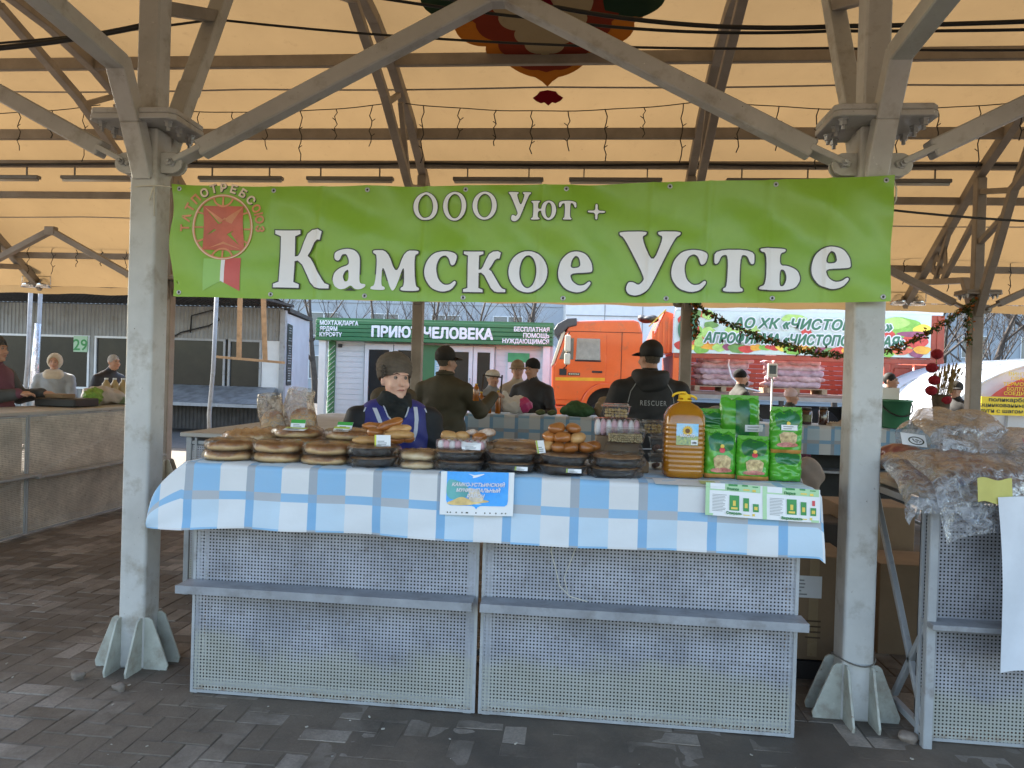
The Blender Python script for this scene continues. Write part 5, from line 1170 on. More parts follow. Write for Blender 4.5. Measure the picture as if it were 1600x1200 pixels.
# ================================================================ PEOPLE
# one continuous skin per person; local frame: x right hand side of the viewer when the figure faces -y, forward = -y
EYEW = M('eye_white', (.30, .24, .21), rough=.5, var=.05, spec=.2); IRIS = M('iris', (.05, .045, .04), rough=.4, var=.1, spec=.3); LIP = M('lips', (.42, .13, .11), rough=.45, var=.1); BROW = M('brow', (.07, .045, .03), rough=.8, var=.2)
def folds(seed, amp=.009):
    def f(P):
        z = P[:, 2]
        a = np.sin(z * 34 + 5 * np.sin(P[:, 0] * 9 + seed) + seed) * np.sin(P[:, 0] * 13 + z * 6 + seed * 2) + .6 * np.sin(z * 61 + P[:, 0] * 27 + P[:, 1] * 22 + seed)
        return amp * .6 * a * np.clip((1.43 - z) * 8, 0, 1)
    return f
def hand(s, w, d, nrm, tag_, curl=.5):
    w, d, nrm = np.array(w, float), np.array(d, float), np.array(nrm, float); d /= np.linalg.norm(d); sd = np.cross(d, nrm); sd /= np.linalg.norm(sd); nrm = np.cross(sd, d)
    s.cone(w, w + d * .075, .026, .030, tag_, .012); s.cone(w + d * .05 + sd * .022, w + d * .085 + sd * .030, .016, .013, tag_, .012); s.cone(w + d * .05 - sd * .022, w + d * .085 - sd * .026, .016, .013, tag_, .012)
    for k, (o, L) in enumerate(((-.030, .062), (-.010, .074), (.010, .070), (.029, .056))):
        a = w + d * .088 + sd * o; b = a + d * L * .5 * math.cos(curl * .6) + nrm * L * .5 * math.sin(curl * .6); c = b + d * L * .5 * math.cos(curl * 1.7) + nrm * L * .5 * math.sin(curl * 1.7)
        s.cone(a, b, .0095, .0085, tag_, .006); s.cone(b, c, .0085, .0075, tag_, .006)
    a = w + d * .03 - sd * .03; b = a - sd * .026 + d * .03 + nrm * .012; c = b + d * .03 + nrm * .016 + sd * .006
    s.cone(a, b, .012, .0105, tag_, .008); s.cone(b, c, .0105, .009, tag_, .006)
def person(name_label, x, y, H, rz, mats, arms, bulk=1.0, head_turn=0, h=.011, face=True, hem=.80, seed=1, collar=True, detail=False, lean=0, head_k=1.0, z0=0, legs=True, skin=None, hair=None, tilt=0):
    """mats: jacket, trousers, shoes; arms: [(elbow, wrist, hand dir)] left/right in metres of a 1.75 figure"""
    k = H / 1.75; t = thing('person', name_label, 'person', (x, y, z0)); t.rotation_euler = (0, 0, rz)
    s = Sdf(.03); J, PT, SH, SK, HR = 0, 1, 2, 3, 4; b = bulk
    v = lambda *p: np.array(p, float) * k
    L = lambda z: -lean * max(0, z - .9)         # forward lean
    A = lambda px, py, pz: v(px, py + L(pz), pz)
    s.ell(A(0, .0, 1.24), v(.185 * b, .125 * b, .26), J, .05).ell(A(0, .005, 1.02), v(.180 * b, .135 * b, .22), J, .05).cone(A(-.12, .01, 1.385), A(.12, .01, 1.385), .078 * k * b, .078 * k * b, J, .06).cone(A(-.02, .012, 1.42), A(.02, .012, 1.42), .08 * k, .08 * k, J, .06)
    s.cone(A(0, .0, .98), A(0, .0, hem), .165 * k * b, .175 * k * b, J, .04); s.ell(A(0, .01, hem + .04), v(.195 * b, .15 * b, .10), J, .04)
    if collar: s.cone(A(0, .015, 1.42), A(0, .0, 1.50), .085 * k, .072 * k, J, .03)
    for sg, (el, wr, hd) in zip((-1, 1), arms):
        sh = A(sg * .178 * b, .01, 1.365); el = v(*el); wr = v(*wr)
        s.cone(sh, el, .072 * k * b, .056 * k * b, J, .035); s.cone(el, wr, .055 * k * b, .043 * k * b, J, .025); dv = (wr - el) / np.linalg.norm(wr - el)
        if hd is not None: hand(s, wr + dv * .012, np.array(hd, float), (0, 0, -1) if abs(hd[2]) < .7 else (0, -1, 0), SK)
    if legs:
        for sg in (-1, 1):
            s.cone(v(sg * .09, 0, .90), v(sg * .10, -.01, .50), .092 * k, .066 * k, PT, .03); s.cone(v(sg * .10, -.01, .50), v(sg * .105, .02, .09), .064 * k, .048 * k, PT, .02)
            s.cone(v(sg * .105, .03, .05), v(sg * .12, -.13, .04), .046 * k, .038 * k, SH, .015)
    # neck and head
    hk = k * head_k; hc = A(0, -.015, 1.63); c_, s_ = math.cos(head_turn), math.sin(head_turn); ct, st = math.cos(tilt), math.sin(tilt)
    def Hd(px, py, pz):     # head-local to body-local; face looks along -y
        py, pz = py * ct - pz * st, py * st + pz * ct
        return hc + np.array((px * c_ - py * s_, px * s_ + py * c_, pz)) * hk
    s.cone(A(0, .012, 1.42), hc + np.array((0, .01, -.07)) * hk, .058 * k, .055 * k, SK, .02)
    def E(c, r, tg, kk=.02):      # ellipsoid that follows the head turn only approximately: nearly round in plan
        s.ell(Hd(*c), np.array(r) * hk, tg, kk)
    E((0, .012, .035), (.078, .088, .092), HR if hair is not None else SK); E((0, -.018, -.018), (.068, .074, .098), SK); E((0, -.040, -.075), (.044, .044, .040), SK)
    if face:
        s.cone(Hd(0, -.090, .010), Hd(0, -.110, -.028), .009 * hk, .015 * hk, SK, .012); E((0, -.088, .034), (.05, .016, .010), SK, .012); E((-.036, -.072, -.030), (.024, .020, .022), SK, .02); E((.036, -.072, -.030), (.024, .020, .022), SK, .02)
        E((0, -.089, -.061), (.023, .011, .010), SK, .010); E((0, -.080, -.098), (.022, .016, .016), SK, .015)
        for sg in (-1, 1): s.cut.append(('e', Hd(sg * .031, -.098, .014), np.array((.017, .015, .009)) * hk, 0, 0, 0, .01))
    for sg in (-1, 1): E((sg * .076, .012, -.008), (.012, .02, .03), SK, .008)
    s.fold = folds(seed); 
    ml = [mats[0], mats[1], mats[2], skin or SKIN, hair or mats[0]]
    body = s.build('body', ml, t, h)
    if face:
        for sg in (-1, 1):
            mb = MB(); mb.ico(Hd(sg * .031, -.082, .013), .0115 * hk, 2); mb.build('eye', EYEW, t, local=True)
            p = Hd(sg * .031, -.0905, .013); mb = MB(); mb.ico(p, .0062 * hk, 1); mb.build('iris', IRIS, t, local=True)
            mb = MB(); mb.tube([Hd(sg * .014, -.0985, .033), Hd(sg * .030, -.097, .038), Hd(sg * .048, -.085, .031)], [.0028 * hk, .0036 * hk, .002 * hk], 6); mb.build('eyebrow', BROW, t, local=True)
        mb = MB(); mb.tube([Hd(-.024, -.088, -.063), Hd(-.010, -.0995, -.0605), Hd(0, -.101, -.0615), Hd(.010, -.0995, -.0605), Hd(.024, -.088, -.063)], [.001, .0045 * hk, .0045 * hk, .0045 * hk, .001], 6); mb.build('lips', LIP, t, local=True)
    t['sdf'] = 0; del t['sdf']
    return t, s, Hd, A, hk
def shell(t, name, mat, build, h=.009):
    s = Sdf(.02); build(s); return s.build(name, [mat], t, h)
def cap_hat(t, Hd, hk, mat, brim=True, knit=False, back=False):
    s = Sdf(.015); s.ell(Hd(0, .012, .062), np.array((.092, .103, .075)) * hk, 0); s.cone(Hd(0, .012, .036), Hd(0, .012, .062), .094 * hk, .090 * hk, 0)
    s.cut.append(('e', Hd(0, .0, -.055), np.array((.16, .2, .075)) * hk, 0, 0, 0, .01))
    if knit: s.fold = lambda P: .0025 * np.sin(np.arctan2(P[:, 1] - Hd(0, .012, 0)[1], P[:, 0] - Hd(0, .012, 0)[0]) * 44)
    o = s.build('hat', [mat], t, .009)
    if brim:
        mb = MB(); sg = 1 if back else -1
        def fb(u, v):
            a = (u - .5) * 2.3; r = .085 + .075 * v * math.cos(a * .68); return tuple(Hd(math.sin(a) * r * 1.0, sg * (math.cos(a) * r * 1.06) + .01, .036 - .022 * v * v + .004))
        mb.grid(fb, 14, 5); q = mb.build('brim', mat, o, local=True); 
        md = q.modifiers.new('s', 'SOLIDIFY'); md.thickness = .006
    return o
# --- the seller
HATW = M('knit_hat', (.125, .098, .078), rough=.9, var=.2, scale=30, bump=.25, bscale=160); SCARF = M('black_scarf', (.014, .016, .016), rough=.9, var=.3, scale=20, bump=.5); BLKJ = M('black_jacket', (.013, .013, .015), rough=.7, var=.3, scale=8, bump=.3); VEST = M('blue_vest', (.028, .032, .20), rough=.6, var=.15, scale=6, bump=.25, bscale=24); PIPE = M('white_piping', (.55, .57, .66), rough=.6, var=.05); DPANT = M('dark_trousers', (.02, .02, .024), rough=.8, var=.2); SHOE = M('black_shoes', (.012, .012, .012), rough=.5, var=.2)
SKINW = M('seller_skin', (.76, .45, .34), rough=.5, var=.08, scale=20, sss=.15)
t, s, Hd, A, hk = person('woman selling bread, ribbed brown hat, black scarf and blue vest', -.665, .86, 1.68, R_(22), (BLKJ, DPANT, SHOE), [((-.29, -.06, 1.12), (-.20, -.26, .98), (.5, -.8, -.1)), ((.29, -.04, 1.12), (.20, -.26, .98), (-.5, -.8, -.1))], bulk=1.30, head_turn=R_(14), h=.0085, seed=3, hem=.78, skin=SKINW, head_k=1.10, tilt=-.03)
# vest: a shell over the torso, open at the arms
sv = Sdf(.03); kk = 1.66 / 1.75
for q in s.p[:6]:
    if q[0] == 'e': sv.ell(q[1], q[2] + np.array((.010, .012, .01)), 0, .05)
    else: sv.cone(q[1], q[2], q[3] + .011, q[4] + .011, 0, .05)
sv.fold = s.fold
for sg in (-1, 1): sv.cut.append(('e', np.array((sg * .375, .0, 1.26)), np.array((.125, .3, .22)), 0, 0, 0, .01))
sv.cut.append(('e', np.array((0, -.16, 1.47)), np.array((.085, .16, .17)), 0, 0, 0, .01)); sv.cut.append(('e', np.array((0, 0, 1.52)), np.array((.13, .3, .12)), 0, 0, 0, .01))
sv.build('vest', [VEST], t, .009)
def on_front(S, pts, r, mat, nm_, lift=.002, back=False, close=False):
    P = np.array([(a, .5 if back else -.6, b) for a, b in pts], float); D = np.tile((0, -1. if back else 1., 0), (len(P), 1)); Q = S.hit(P, D)
    Q[:, 1] += lift * (1 if back else -1); mb = MB(); mb.tube([tuple(q) for q in Q], r, 6); return mb.build(nm_, mat, t, local=True)
def dense(pts, n=8): return [tuple(np.array(a) + (np.array(b) - np.array(a)) * k / n) for a, b in zip(pts[:-1], pts[1:]) for k in range(n)] + [pts[-1]]
on_front(sv, dense([(-.085, 1.42), (-.055, 1.34), (0, 1.285), (.055, 1.34), (.085, 1.42)]), .005, PIPE, 'piping')
on_front(sv, dense([(-.185, 1.39), (-.225, 1.30), (-.245, 1.18), (-.235, 1.05)]), .005, PIPE, 'piping'); on_front(sv, dense([(.185, 1.39), (.225, 1.30), (.245, 1.18), (.235, 1.05)]), .005, PIPE, 'piping')
def ribbon(S, pts, w, mat, nm_, lift=.004):
    mb = MB(); P = np.array(dense(pts, 10)); n = len(P); Lf = P + np.array((-w / 2, 0)); Rt = P + np.array((w / 2, 0)); rows = []
    for u in (0, .5, 1):
        C = Lf + (Rt - Lf) * u; Q = S.hit(np.stack([C[:, 0], np.full(n, -.6), C[:, 1]], 1), np.tile((0, 1., 0), (n, 1))); Q[:, 1] -= lift; rows.append(Q)
    mb.add([tuple(q) for r_ in rows for q in r_], [(j * n + i, j * n + i + 1, (j + 1) * n + i + 1, (j + 1) * n + i) for j in range(2) for i in range(n - 1)], True); return mb.build(nm_, mat, t, local=True)
ribbon(sv, [(-.135, 1.39), (-.10, 1.30), (-.035, 1.22), (0, 1.18)], .026, PIPE, 'stripe'); ribbon(sv, [(.12, 1.40), (.125, 1.32), (.115, 1.24), (.10, 1.19)], .026, PIPE, 'stripe')
on_front(sv, dense([(.02, 1.30), (.06, 1.25), (.115, 1.20)]), .004, PIPE, 'piping'); on_front(sv, dense([(-.02, 1.28), (-.06, 1.23), (-.085, 1.18)]), .004, PIPE, 'piping')
sc_ = Sdf(.02)
for a in np.linspace(0, 2 * math.pi, 16)[:-1]:
    c = np.array((0, -.008, 1.385)) + np.array((.098 * math.cos(a), .085 * math.sin(a), .010 * math.sin(2 * a))); sc_.ell(c, (.038, .04, .040), 0); sc_.ell(c * np.array((.84, .84, 1)) + np.array((0, 0, .060)), (.033, .035, .036), 0)
sc_.ell((0, -.10, 1.315), (.075, .04, .055), 0); sc_.fold = lambda P: .005 * np.sin(P[:, 2] * 85 + 4 * np.sin(P[:, 0] * 14)) + .003 * np.sin(P[:, 0] * 60 + P[:, 2] * 40); sc_.build('scarf', [SCARF], t, .009)
sh_ = Sdf(.02); hc_ = Hd(0, .018, .07)
sh_.ell(Hd(0, .022, .066), np.array((.102, .115, .082)) * hk, 0); sh_.ell(Hd(-.004, .030, .10), np.array((.098, .108, .066)) * hk, 0); sh_.cone(Hd(0, .022, .042), Hd(0, .022, .07), .103 * hk, .104 * hk, 0)
sh_.cut.append(('e', Hd(0, -.05, -.045), np.array((.17, .15, .075)) * hk, 0, 0, 0, .01))
sh_.fold = lambda P: .0032 * np.sin((P[:, 2] + .35 * (P[:, 1] - hc_[1]) + .25 * P[:, 0]) * 210) * np.clip((P[:, 2] - hc_[2] + .05) * 30, 0, 1)
hat = sh_.build('hat', [HATW], t, .0075)
mb = MB()
for i in range(26):
    a = i * 2.4; r = .006 * math.sqrt(i); q = Hd(-.088, -.045 + r * math.cos(a) * 1.3, .05 + r * math.sin(a) * 1.3); mb.ico(q + np.array((-.008, -.004, 0)), .0075, 1)
mb.build('beaded_flower', M('hat_beads', (.05, .04, .033), rough=.35, var=.3), hat, local=True)
# --- customer in olive jacket, back to us
OLIVE = M('olive_jacket', (.052, .044, .024), rough=.75, var=.2, scale=7, bump=.3, bscale=30); DCAP = M('dark_cap', (.020, .018, .016), rough=.8, var=.3, bump=.3); GHAIR = M('short_hair', (.10, .085, .07), rough=.9, var=.3, scale=60)
t, s, Hd, A, hk = person('man in olive jacket and dark cap, back turned, lifting a honey bottle', -.83, 3.40, 1.87, R_(165), (OLIVE, DPANT, SHOE), [((-.31, -.12, 1.18), (-.33, -.38, 1.32), (-.3, -.9, .1)), ((.27, .0, 1.10), (.25, -.2, .90), (0, -.8, -.3))], bulk=1.18, head_turn=R_(-28), h=.012, seed=5, hem=.72, hair=GHAIR)
cap_hat(t, Hd, hk, DCAP)
mb = MB(); c0 = np.array((0, .0, 1.53)) * (1.87 / 1.75); mb.tube([tuple(c0 + np.array((.078 * math.cos(a), .078 * math.sin(a), -.01))) for a in np.linspace(0, 2 * math.pi, 21)], .018, 8); mb.build('collar', OLIVE, t, local=True)
# --- man in the black jacket lettered RESCUER
t, s, Hd, A, hk = person('man in black jacket lettered RESCUER on the back, black cap', 1.115, 2.90, 1.95, R_(183), (BLKJ, DPANT, SHOE), [((-.31, -.05, 1.10), (-.26, -.26, .98), (.3, -.8, -.1)), ((.33, -.02, 1.10), (.28, -.24, .98), (-.3, -.8, -.1))], bulk=1.28, head_turn=R_(30), h=.011, seed=8, hem=.72, hair=GHAIR)
cap_hat(t, Hd, hk, M('black_cap', (.008, .008, .009), rough=.7, var=.3))
hd_ = Sdf(.03); k_ = 1.95 / 1.75
for a in np.linspace(-.2, math.pi + .2, 9): hd_.ell(np.array((.105 * math.cos(a), .03 + .085 * math.sin(a), 1.475)) * k_, np.array((.05, .05, .06)) * k_, 0)
hd_.ell(np.array((0, .11, 1.42)) * k_, np.array((.12, .05, .085)) * k_, 0); hd_.fold = lambda P: .004 * np.sin(P[:, 2] * 60 + P[:, 0] * 20); hd_.build('hood', [BLKJ], t, .011)
GREYT = M('grey_print', (.30, .30, .31), rough=.6, var=.1)
V, Fc = text_mesh('RESCUER', .062, bold=.0006, space=1.25); V = V.copy(); x0_, x1_ = V[:, 0].min(), V[:, 0].max(); V[:, 0] -= (x0_ + x1_) / 2
P = np.stack([-V[:, 0] * .23 / (x1_ - x0_) * 1.0 - .015, np.full(len(V), .6), 1.40 + V[:, 1]], 1); Q = s.hit(P, np.tile((0, -1., 0), (len(P), 1))); Q[:, 1] += .003
mb = MB(); mb.add([tuple(q) for q in Q], Fc); mb.build('lettering', GREYT, t, local=True)
on_front(s, dense([(-.13, 1.60), (-.18, 1.52), (-.20, 1.42)]), .004, GREYT, 'piping', back=True); on_front(s, dense([(.13, 1.60), (.18, 1.52), (.20, 1.42)]), .004, GREYT, 'piping', back=True)
on_front(s, dense([(-.20, 1.02), (0, 1.03), (.20, 1.02)]), .005, PIPE, 'piping', back=True)
# --- man in dark jacket and knit hat facing us beyond the rear stall
NAVYJ = M('dark_navy_jacket', (.014, .014, .020), rough=.6, var=.3, scale=8, bump=.3); KNITB = M('black_knit', (.010, .010, .011), rough=.95, var=.3, bump=.6, bscale=120)
t, s, Hd, A, hk = person('man in dark jacket and black knit hat, facing us behind the rear stall', -.16, 6.15, 1.85, R_(-12), (NAVYJ, DPANT, SHOE), [((-.28, -.06, 1.10), (-.18, -.30, 1.05), (.2, -.9, 0)), ((.28, -.06, 1.10), (.18, -.30, 1.05), (-.2, -.9, 0))], bulk=1.12, head_turn=R_(-25), h=.013, seed=11, hem=.75, tilt=.12)
cap_hat(t, Hd, hk, KNITB, brim=False, knit=True)
BEIGE = M('beige_jacket', (.45, .38, .30), rough=.8, var=.2); CAPB = M('tan_cap', (.25, .18, .12), rough=.8, var=.2)
t, s, Hd, A, hk = person('person in pale jacket and flat tan cap, half hidden behind the knit-hat man', -.42, 6.75, 1.84, R_(15), (BEIGE, DPANT, SHOE), [((-.28, .0, 1.10), (-.24, -.2, .95), (0, -.8, -.3)), ((.28, .0, 1.10), (.24, -.2, .95), (0, -.8, -.3))], h=.016, seed=12); cap_hat(t, Hd, hk, CAPB)
WHAIR = M('white_hair', (.55, .53, .50), rough=.95, var=.25, scale=30, bump=.7, bscale=60)
t, s, Hd, A, hk = person('white-haired person in grey coat half hidden behind the olive jacket', -.72, 6.3, 1.70, R_(30), (M('grey_coat', (.22, .24, .27), rough=.8, var=.2), DPANT, SHOE), [((-.28, .0, 1.10), (-.24, -.2, .95), None), ((.28, .0, 1.10), (.24, -.2, .95), None)], h=.016, seed=13, hair=WHAIR)
shell(t, 'fluffy_hat', WHAIR, lambda q: (q.ell(Hd(0, .012, .055), np.array((.105, .11, .08)) * hk), q.cut.append(('e', Hd(0, -.08, -.04), np.array((.2, .12, .08)) * hk, 0, 0, 0, .01))), .013)
# --- far shoppers by the truck
t, s, Hd, A, hk = person('bearded man in olive coat and black knit hat by the truck', 3.05, 8.5, 1.84, R_(100), (M('dark_olive_coat', (.04, .04, .032), rough=.8, var=.2), DPANT, SHOE), [((-.28, -.05, 1.10), (-.2, -.25, .98), None), ((.28, -.05, 1.10), (.2, -.25, .98), None)], bulk=1.15, h=.016, seed=14, tilt=-.2); cap_hat(t, Hd, hk, KNITB, brim=False, knit=True)
shell(t, 'beard', BROW, lambda q: q.ell(Hd(0, -.055, -.085), np.array((.05, .045, .045)) * hk), .012)
t, s, Hd, A, hk = person('woman in pale pink hat and dark coat beyond the rear stall', 3.44, 7.0, 1.56, R_(70), (M('dark_green_coat', (.035, .04, .035), rough=.8, var=.2), DPANT, SHOE), [((-.28, -.05, 1.10), (-.2, -.25, .98), None), ((.28, -.05, 1.10), (.2, -.25, .98), None)], h=.016, seed=15, face=True); cap_hat(t, Hd, hk, M('pink_hat', (.62, .47, .50), rough=.9, var=.15, bump=.5), brim=False)
mb = MB(); mb.tube([tuple(A(.09 * math.cos(a), .09 * math.sin(a) + .01, 1.47)) for a in np.linspace(0, 2 * math.pi, 17)], .012, 6); mb.build('yellow_scarf_edge', M('yellow_trim', (.5, .45, .08), rough=.8), t, local=True)
t, s, Hd, A, hk = person('dark-haired person in black behind the right column', 5.16, 8.0, 1.86, R_(60), (BLKJ, DPANT, SHOE), [((-.28, -.05, 1.10), (-.2, -.25, .98), None), ((.28, -.05, 1.10), (.2, -.25, .98), None)], h=.016, seed=16, hair=M('black_hair', (.01, .009, .008), rough=.7, var=.3))
t, s, Hd, A, hk = person('person in flat dark cap and black coat near the white tent', 6.14, 8.0, 1.74, R_(-60), (BLKJ, DPANT, SHOE), [((-.28, -.05, 1.10), (-.2, -.25, .98), None), ((.28, -.05, 1.10), (.2, -.25, .98), None)], bulk=1.15, h=.016, seed=17); cap_hat(t, Hd, hk, M('grey_cap', (.05, .05, .05), rough=.9))
# --- at the left stall
PLUM = M('plum_jacket', (.13, .045, .075), rough=.7, var=.15, scale=7, bump=.3); GREYS = M('grey_sleeve', (.055, .058, .06), rough=.7, var=.2)
t, s, Hd, A, hk = person('trader in plum jacket with grey sleeves and hood behind the left stall', -5.64, 3.42, 1.86, R_(100), (PLUM, DPANT, SHOE), [((-.30, -.10, 1.16), (-.22, -.36, 1.21), (.2, -.9, 0)), ((.30, -.06, 1.16), (.24, -.34, 1.20), (-.1, -.9, 0))], bulk=1.24, h=.014, seed=18, hair=GREYS)
for sg in (-1, 1):
    shell(t, 'sleeve', GREYS, lambda q: (q.cone(A(sg * .178 * 1.24, .01, 1.365), np.array((sg * .302, -.08, 1.16)) * 1.063, .098, .080), q.cone(np.array((sg * .302, -.08, 1.16)) * 1.063, np.array((sg * .232, -.33, 1.20)) * 1.063, .078, .062)), .013)
shell(t, 'hood', GREYS, lambda q: (q.ell(Hd(0, .03, .03), np.array((.115, .125, .13)) * hk), q.cut.append(('e', Hd(0, -.13, -.01), np.array((.085, .12, .11)) * hk, 0, 0, 0, .01))), .013)
on_front(s, dense([(.10, 1.46), (.17, 1.40), (.19, 1.25), (.16, 1.12)]), .006, PIPE, 'piping', back=True)
JGR = M('pale_grey_parka', (.30, .33, .36), rough=.65, var=.12, scale=6, bump=.4); CREAM = M('cream_fleece', (.55, .48, .38), rough=.95, var=.15, bump=.6)
t, s, Hd, A, hk = person('woman in pale grey parka with cream hood by the kiosk', -8.08, 7.5, 1.74, R_(25), (JGR, DPANT, SHOE), [((-.28, -.08, 1.10), (-.15, -.3, 1.0), (.3, -.8, 0)), ((.28, -.08, 1.10), (.15, -.3, 1.0), (-.3, -.8, 0))], bulk=1.22, h=.015, seed=19)
shell(t, 'hood', CREAM, lambda q: (q.ell(Hd(0, .02, .03), np.array((.115, .12, .135)) * hk), q.cone(A(-.06, -.06, 1.43), A(.06, -.06, 1.43), .095, .095), q.cut.append(('e', Hd(0, -.11, -.0), np.array((.078, .10, .098)) * hk, 0, 0, 0, .01))), .013)
GREYH = M('grey_hair', (.38, .37, .36), rough=.9, var=.25, scale=40)
t, s, Hd, A, hk = person('grey-haired man in dark jacket looking right by the kiosk', -7.22, 7.5, 1.78, R_(75), (NAVYJ, DPANT, SHOE), [((-.28, -.08, 1.10), (-.15, -.3, 1.0), (.3, -.8, 0)), ((.28, -.08, 1.10), (.15, -.3, 1.0), (-.3, -.8, 0))], bulk=1.15, h=.015, seed=20, hair=GREYH, lean=.25)
# ================================================================ OTHER STALLS
def stall_box(name, label, x0, x1, y0, y1, front, zt=1.15, split=(), mat=None, shelf=True, topmat=None, legs=True, braces=True, inset=.10):
    """table on a welded frame; perforated sheets on one long side ('x-','x+','y-','y+')"""
    t = thing(name, label, 'stall', ((x0 + x1) / 2, (y0 + y1) / 2, 0), 'metal market stalls'); pm_ = mat or PANEL
    mb = MB(); mb.bb(x0, x1, y0, y1, zt - .03, zt); mb.build('tabletop', topmat or TOPM, t, bevel=.004)
    if front[0] == 'y':
        y = y0 + .10 if front == 'y-' else y1 - .10; cuts = [x0 + .02] + list(split) + [x1 - .02]
        for a, b in zip(cuts[:-1], cuts[1:]):
            panel(t, pm_, a + .006, b - .006, y, .012, zt - .035); mb = MB(); s_ = 1 if front == 'y-' else -1; mb.bb(a + .03, b - .03, y + s_ * .07, y + s_ * .075, .05, zt - .08); mb.build('added_backing', M('shade_backing', (.03, .028, .026)), t)  # added dark backing, the stall's inner shade put into its colour
            if shelf: mb = MB(); s_ = -1 if front == 'y-' else 1; mb.bb(a + .01, b - .01, y + s_ * .004, y + s_ * .122, .55, .575); mb.build('shelf', SHELF, t, bevel=.003)
    else:
        x = x0 + inset if front == 'x-' else x1 - inset; cuts = [y0 + .02] + list(split) + [y1 - .02]
        for i, (a, b) in enumerate(zip(cuts[:-1], cuts[1:])):
            panel(t, pm_, a + .006, b - .006, x, .012, zt - .035, along='y'); mb = MB(); s_ = -1 if front == 'x+' else 1; mb.bb(x + s_ * .03, x + s_ * .035, a + .03, b - .03, .03, zt - .08); mb.build('added_backing', M('tan_board', (.30, .26, .21), rough=.9, var=.2), t)  # added tan backing so the panel is not see-through
            if shelf: mb = MB(); s_ = -1 if front == 'x-' else 1; mb.bb(x + s_ * .006, x + s_ * .122, a + .01, b - .01 + (.06 if i == 0 and split else 0), .55 - .02 * (i % 2), .575 - .02 * (i % 2)); mb.build('shelf', SHELF if mat is None else FRAME, t, bevel=.003)
    if legs:
        for x in (x0 + .05, x1 - .05):
            for y in (y0 + .05, y1 - .05): mb = MB(); mb.bb(x - .02, x + .02, y - .02, y + .02, 0, zt - .031); mb.build('leg', FRAME, t, bevel=.004)
        mb = MB()
        for x in (x0 + .05, x1 - .05):
            mb.bb(x - .016, x + .016, y0 + .07, y1 - .07, .05, .085); mb.bb(x - .016, x + .016, y0 + .07, y1 - .07, zt - .09, zt - .055)
            if braces: mb.bar((x, y0 + .07, .1), (x, y1 - .07, zt - .1), .028, .028); mb.bar((x, y0 + .07, .55), (x, (y0 + y1) / 2, .1), .028, .028)
        for y in (y0 + .05, y1 - .05): mb.bb(x0 + .07, x1 - .07, y - .014, y + .014, zt - .085, zt - .057)
        mb.build('rail', FRAME, t, bevel=.003)
    return t
LAMIN = M('pale_laminate', (.40, .38, .35), rough=.4, var=.12, scale=4)
side = stall_box('market_stall', 'bare side stall behind the left column, grey frame and pale top', -2.27, -1.47, 1.16, 4.25, 'x-', topmat=LAMIN, shelf=False, split=(2.7,))
mb = MB(); mb.bb(-2.2, -1.54, 1.20, 1.204, .05, 1.02); mb.quad((-2.19, 1.19, .1), (-1.55, 1.19, .1), (-1.55, 1.19, 1.06), (-2.19, 1.19, 1.06), [(0, .1), (.64, .1), (.64, 1.06), (0, 1.06)]); mb.build('perforated_panel', PANEL, side)
left = stall_box('market_stall', 'brownish perforated stall along the left edge of the picture', -5.30, -4.57, .9, 4.75, 'x+', mat=PANELW, split=(2.62,), topmat=LAMIN, inset=.025)
rear = stall_box('market_stall', 'rear stall under the dull checked cloth, honey and jars on it', -.86, 4.5, 4.98, 5.62, 'y+', shelf=False, split=(1.0, 2.7), topmat=TOPM)
mb = MB(); mb.bb(2.3, 4.3, 5.03, 5.35, .62, .645); mb.build('under_shelf', SHELF, rear)
right = stall_box('market_stall', 'perforated stall at the right edge under plastic-covered meat', 2.06, 3.4, -.33, .45, 'y-')
mb = MB(); mb.grid(lambda u, v: (-.875 + 5.4 * u, 5.62 - min(v * .98, .655) - (.012 * math.sin(u * 60) if v > .68 else 0), 1.162 - max(0, v * .98 - .655) + (.003 * math.sin(u * 90) if v < .65 else 0)), 160, 40, lambda u, v: (5.4 * u, v * .98 + .09))
tag(mb.build('tablecloth', plaid('dull_checked_cloth', .62)), 'dull blue-grey checked cloth hanging over the rear stall', 'tablecloth')
# ---- goods on the rear stall
HON = M('honey', (.42, .13, .01), rough=.2, var=.2, scale=10, spec=.7, coat=.6, tl=.3); DKJ = M('dark_preserve', (.055, .02, .015), rough=.15, var=.3, spec=.8, coat=.7); LIDM = M('jar_lid', (.06, .05, .04), rough=.3, metal=.5, var=.2)
def bottle(x, y, z, r, h, label, mat, lid, name='bottle', cat='bottle', sq=None, group=None, lab=None):
    t = thing(name, label, cat, (x, y, z), group)
    mb = MB(); mb.lathe([(0, 0), (r * .92, 0), (r, h * .04), (r, h * .66), (r * .88, h * .76), (r * .42, h * .88), (r * .40, h * .94)] if name == 'bottle' else [(0, 0), (r * .94, 0), (r, h * .05), (r, h * .74), (r * .82, h * .84)], (x, y, z), 20, sq=sq); mb.build('glass', mat, t)
    mb = MB(); q = .44 if name == 'bottle' else .86; mb.lathe([(r * q, h * (.93 if name == 'bottle' else .845)), (r * q, h * .99), (r * q * .9, h), (0, h)], (x, y, z), 18); mb.build('lid', lid, t)
    if lab: mb = MB(); mb.grid(lambda u, v: (x + (r + .0015) * math.sin((u - .5) * 1.8), y - (r + .0015) * math.cos((u - .5) * 1.8), z + h * (.18 + .4 * v)), 8, 2); mb.build('label', lab, t)
    return t
YLID = M('yellow_lid', (.65, .45, .05), rough=.4)
zc = 1.166
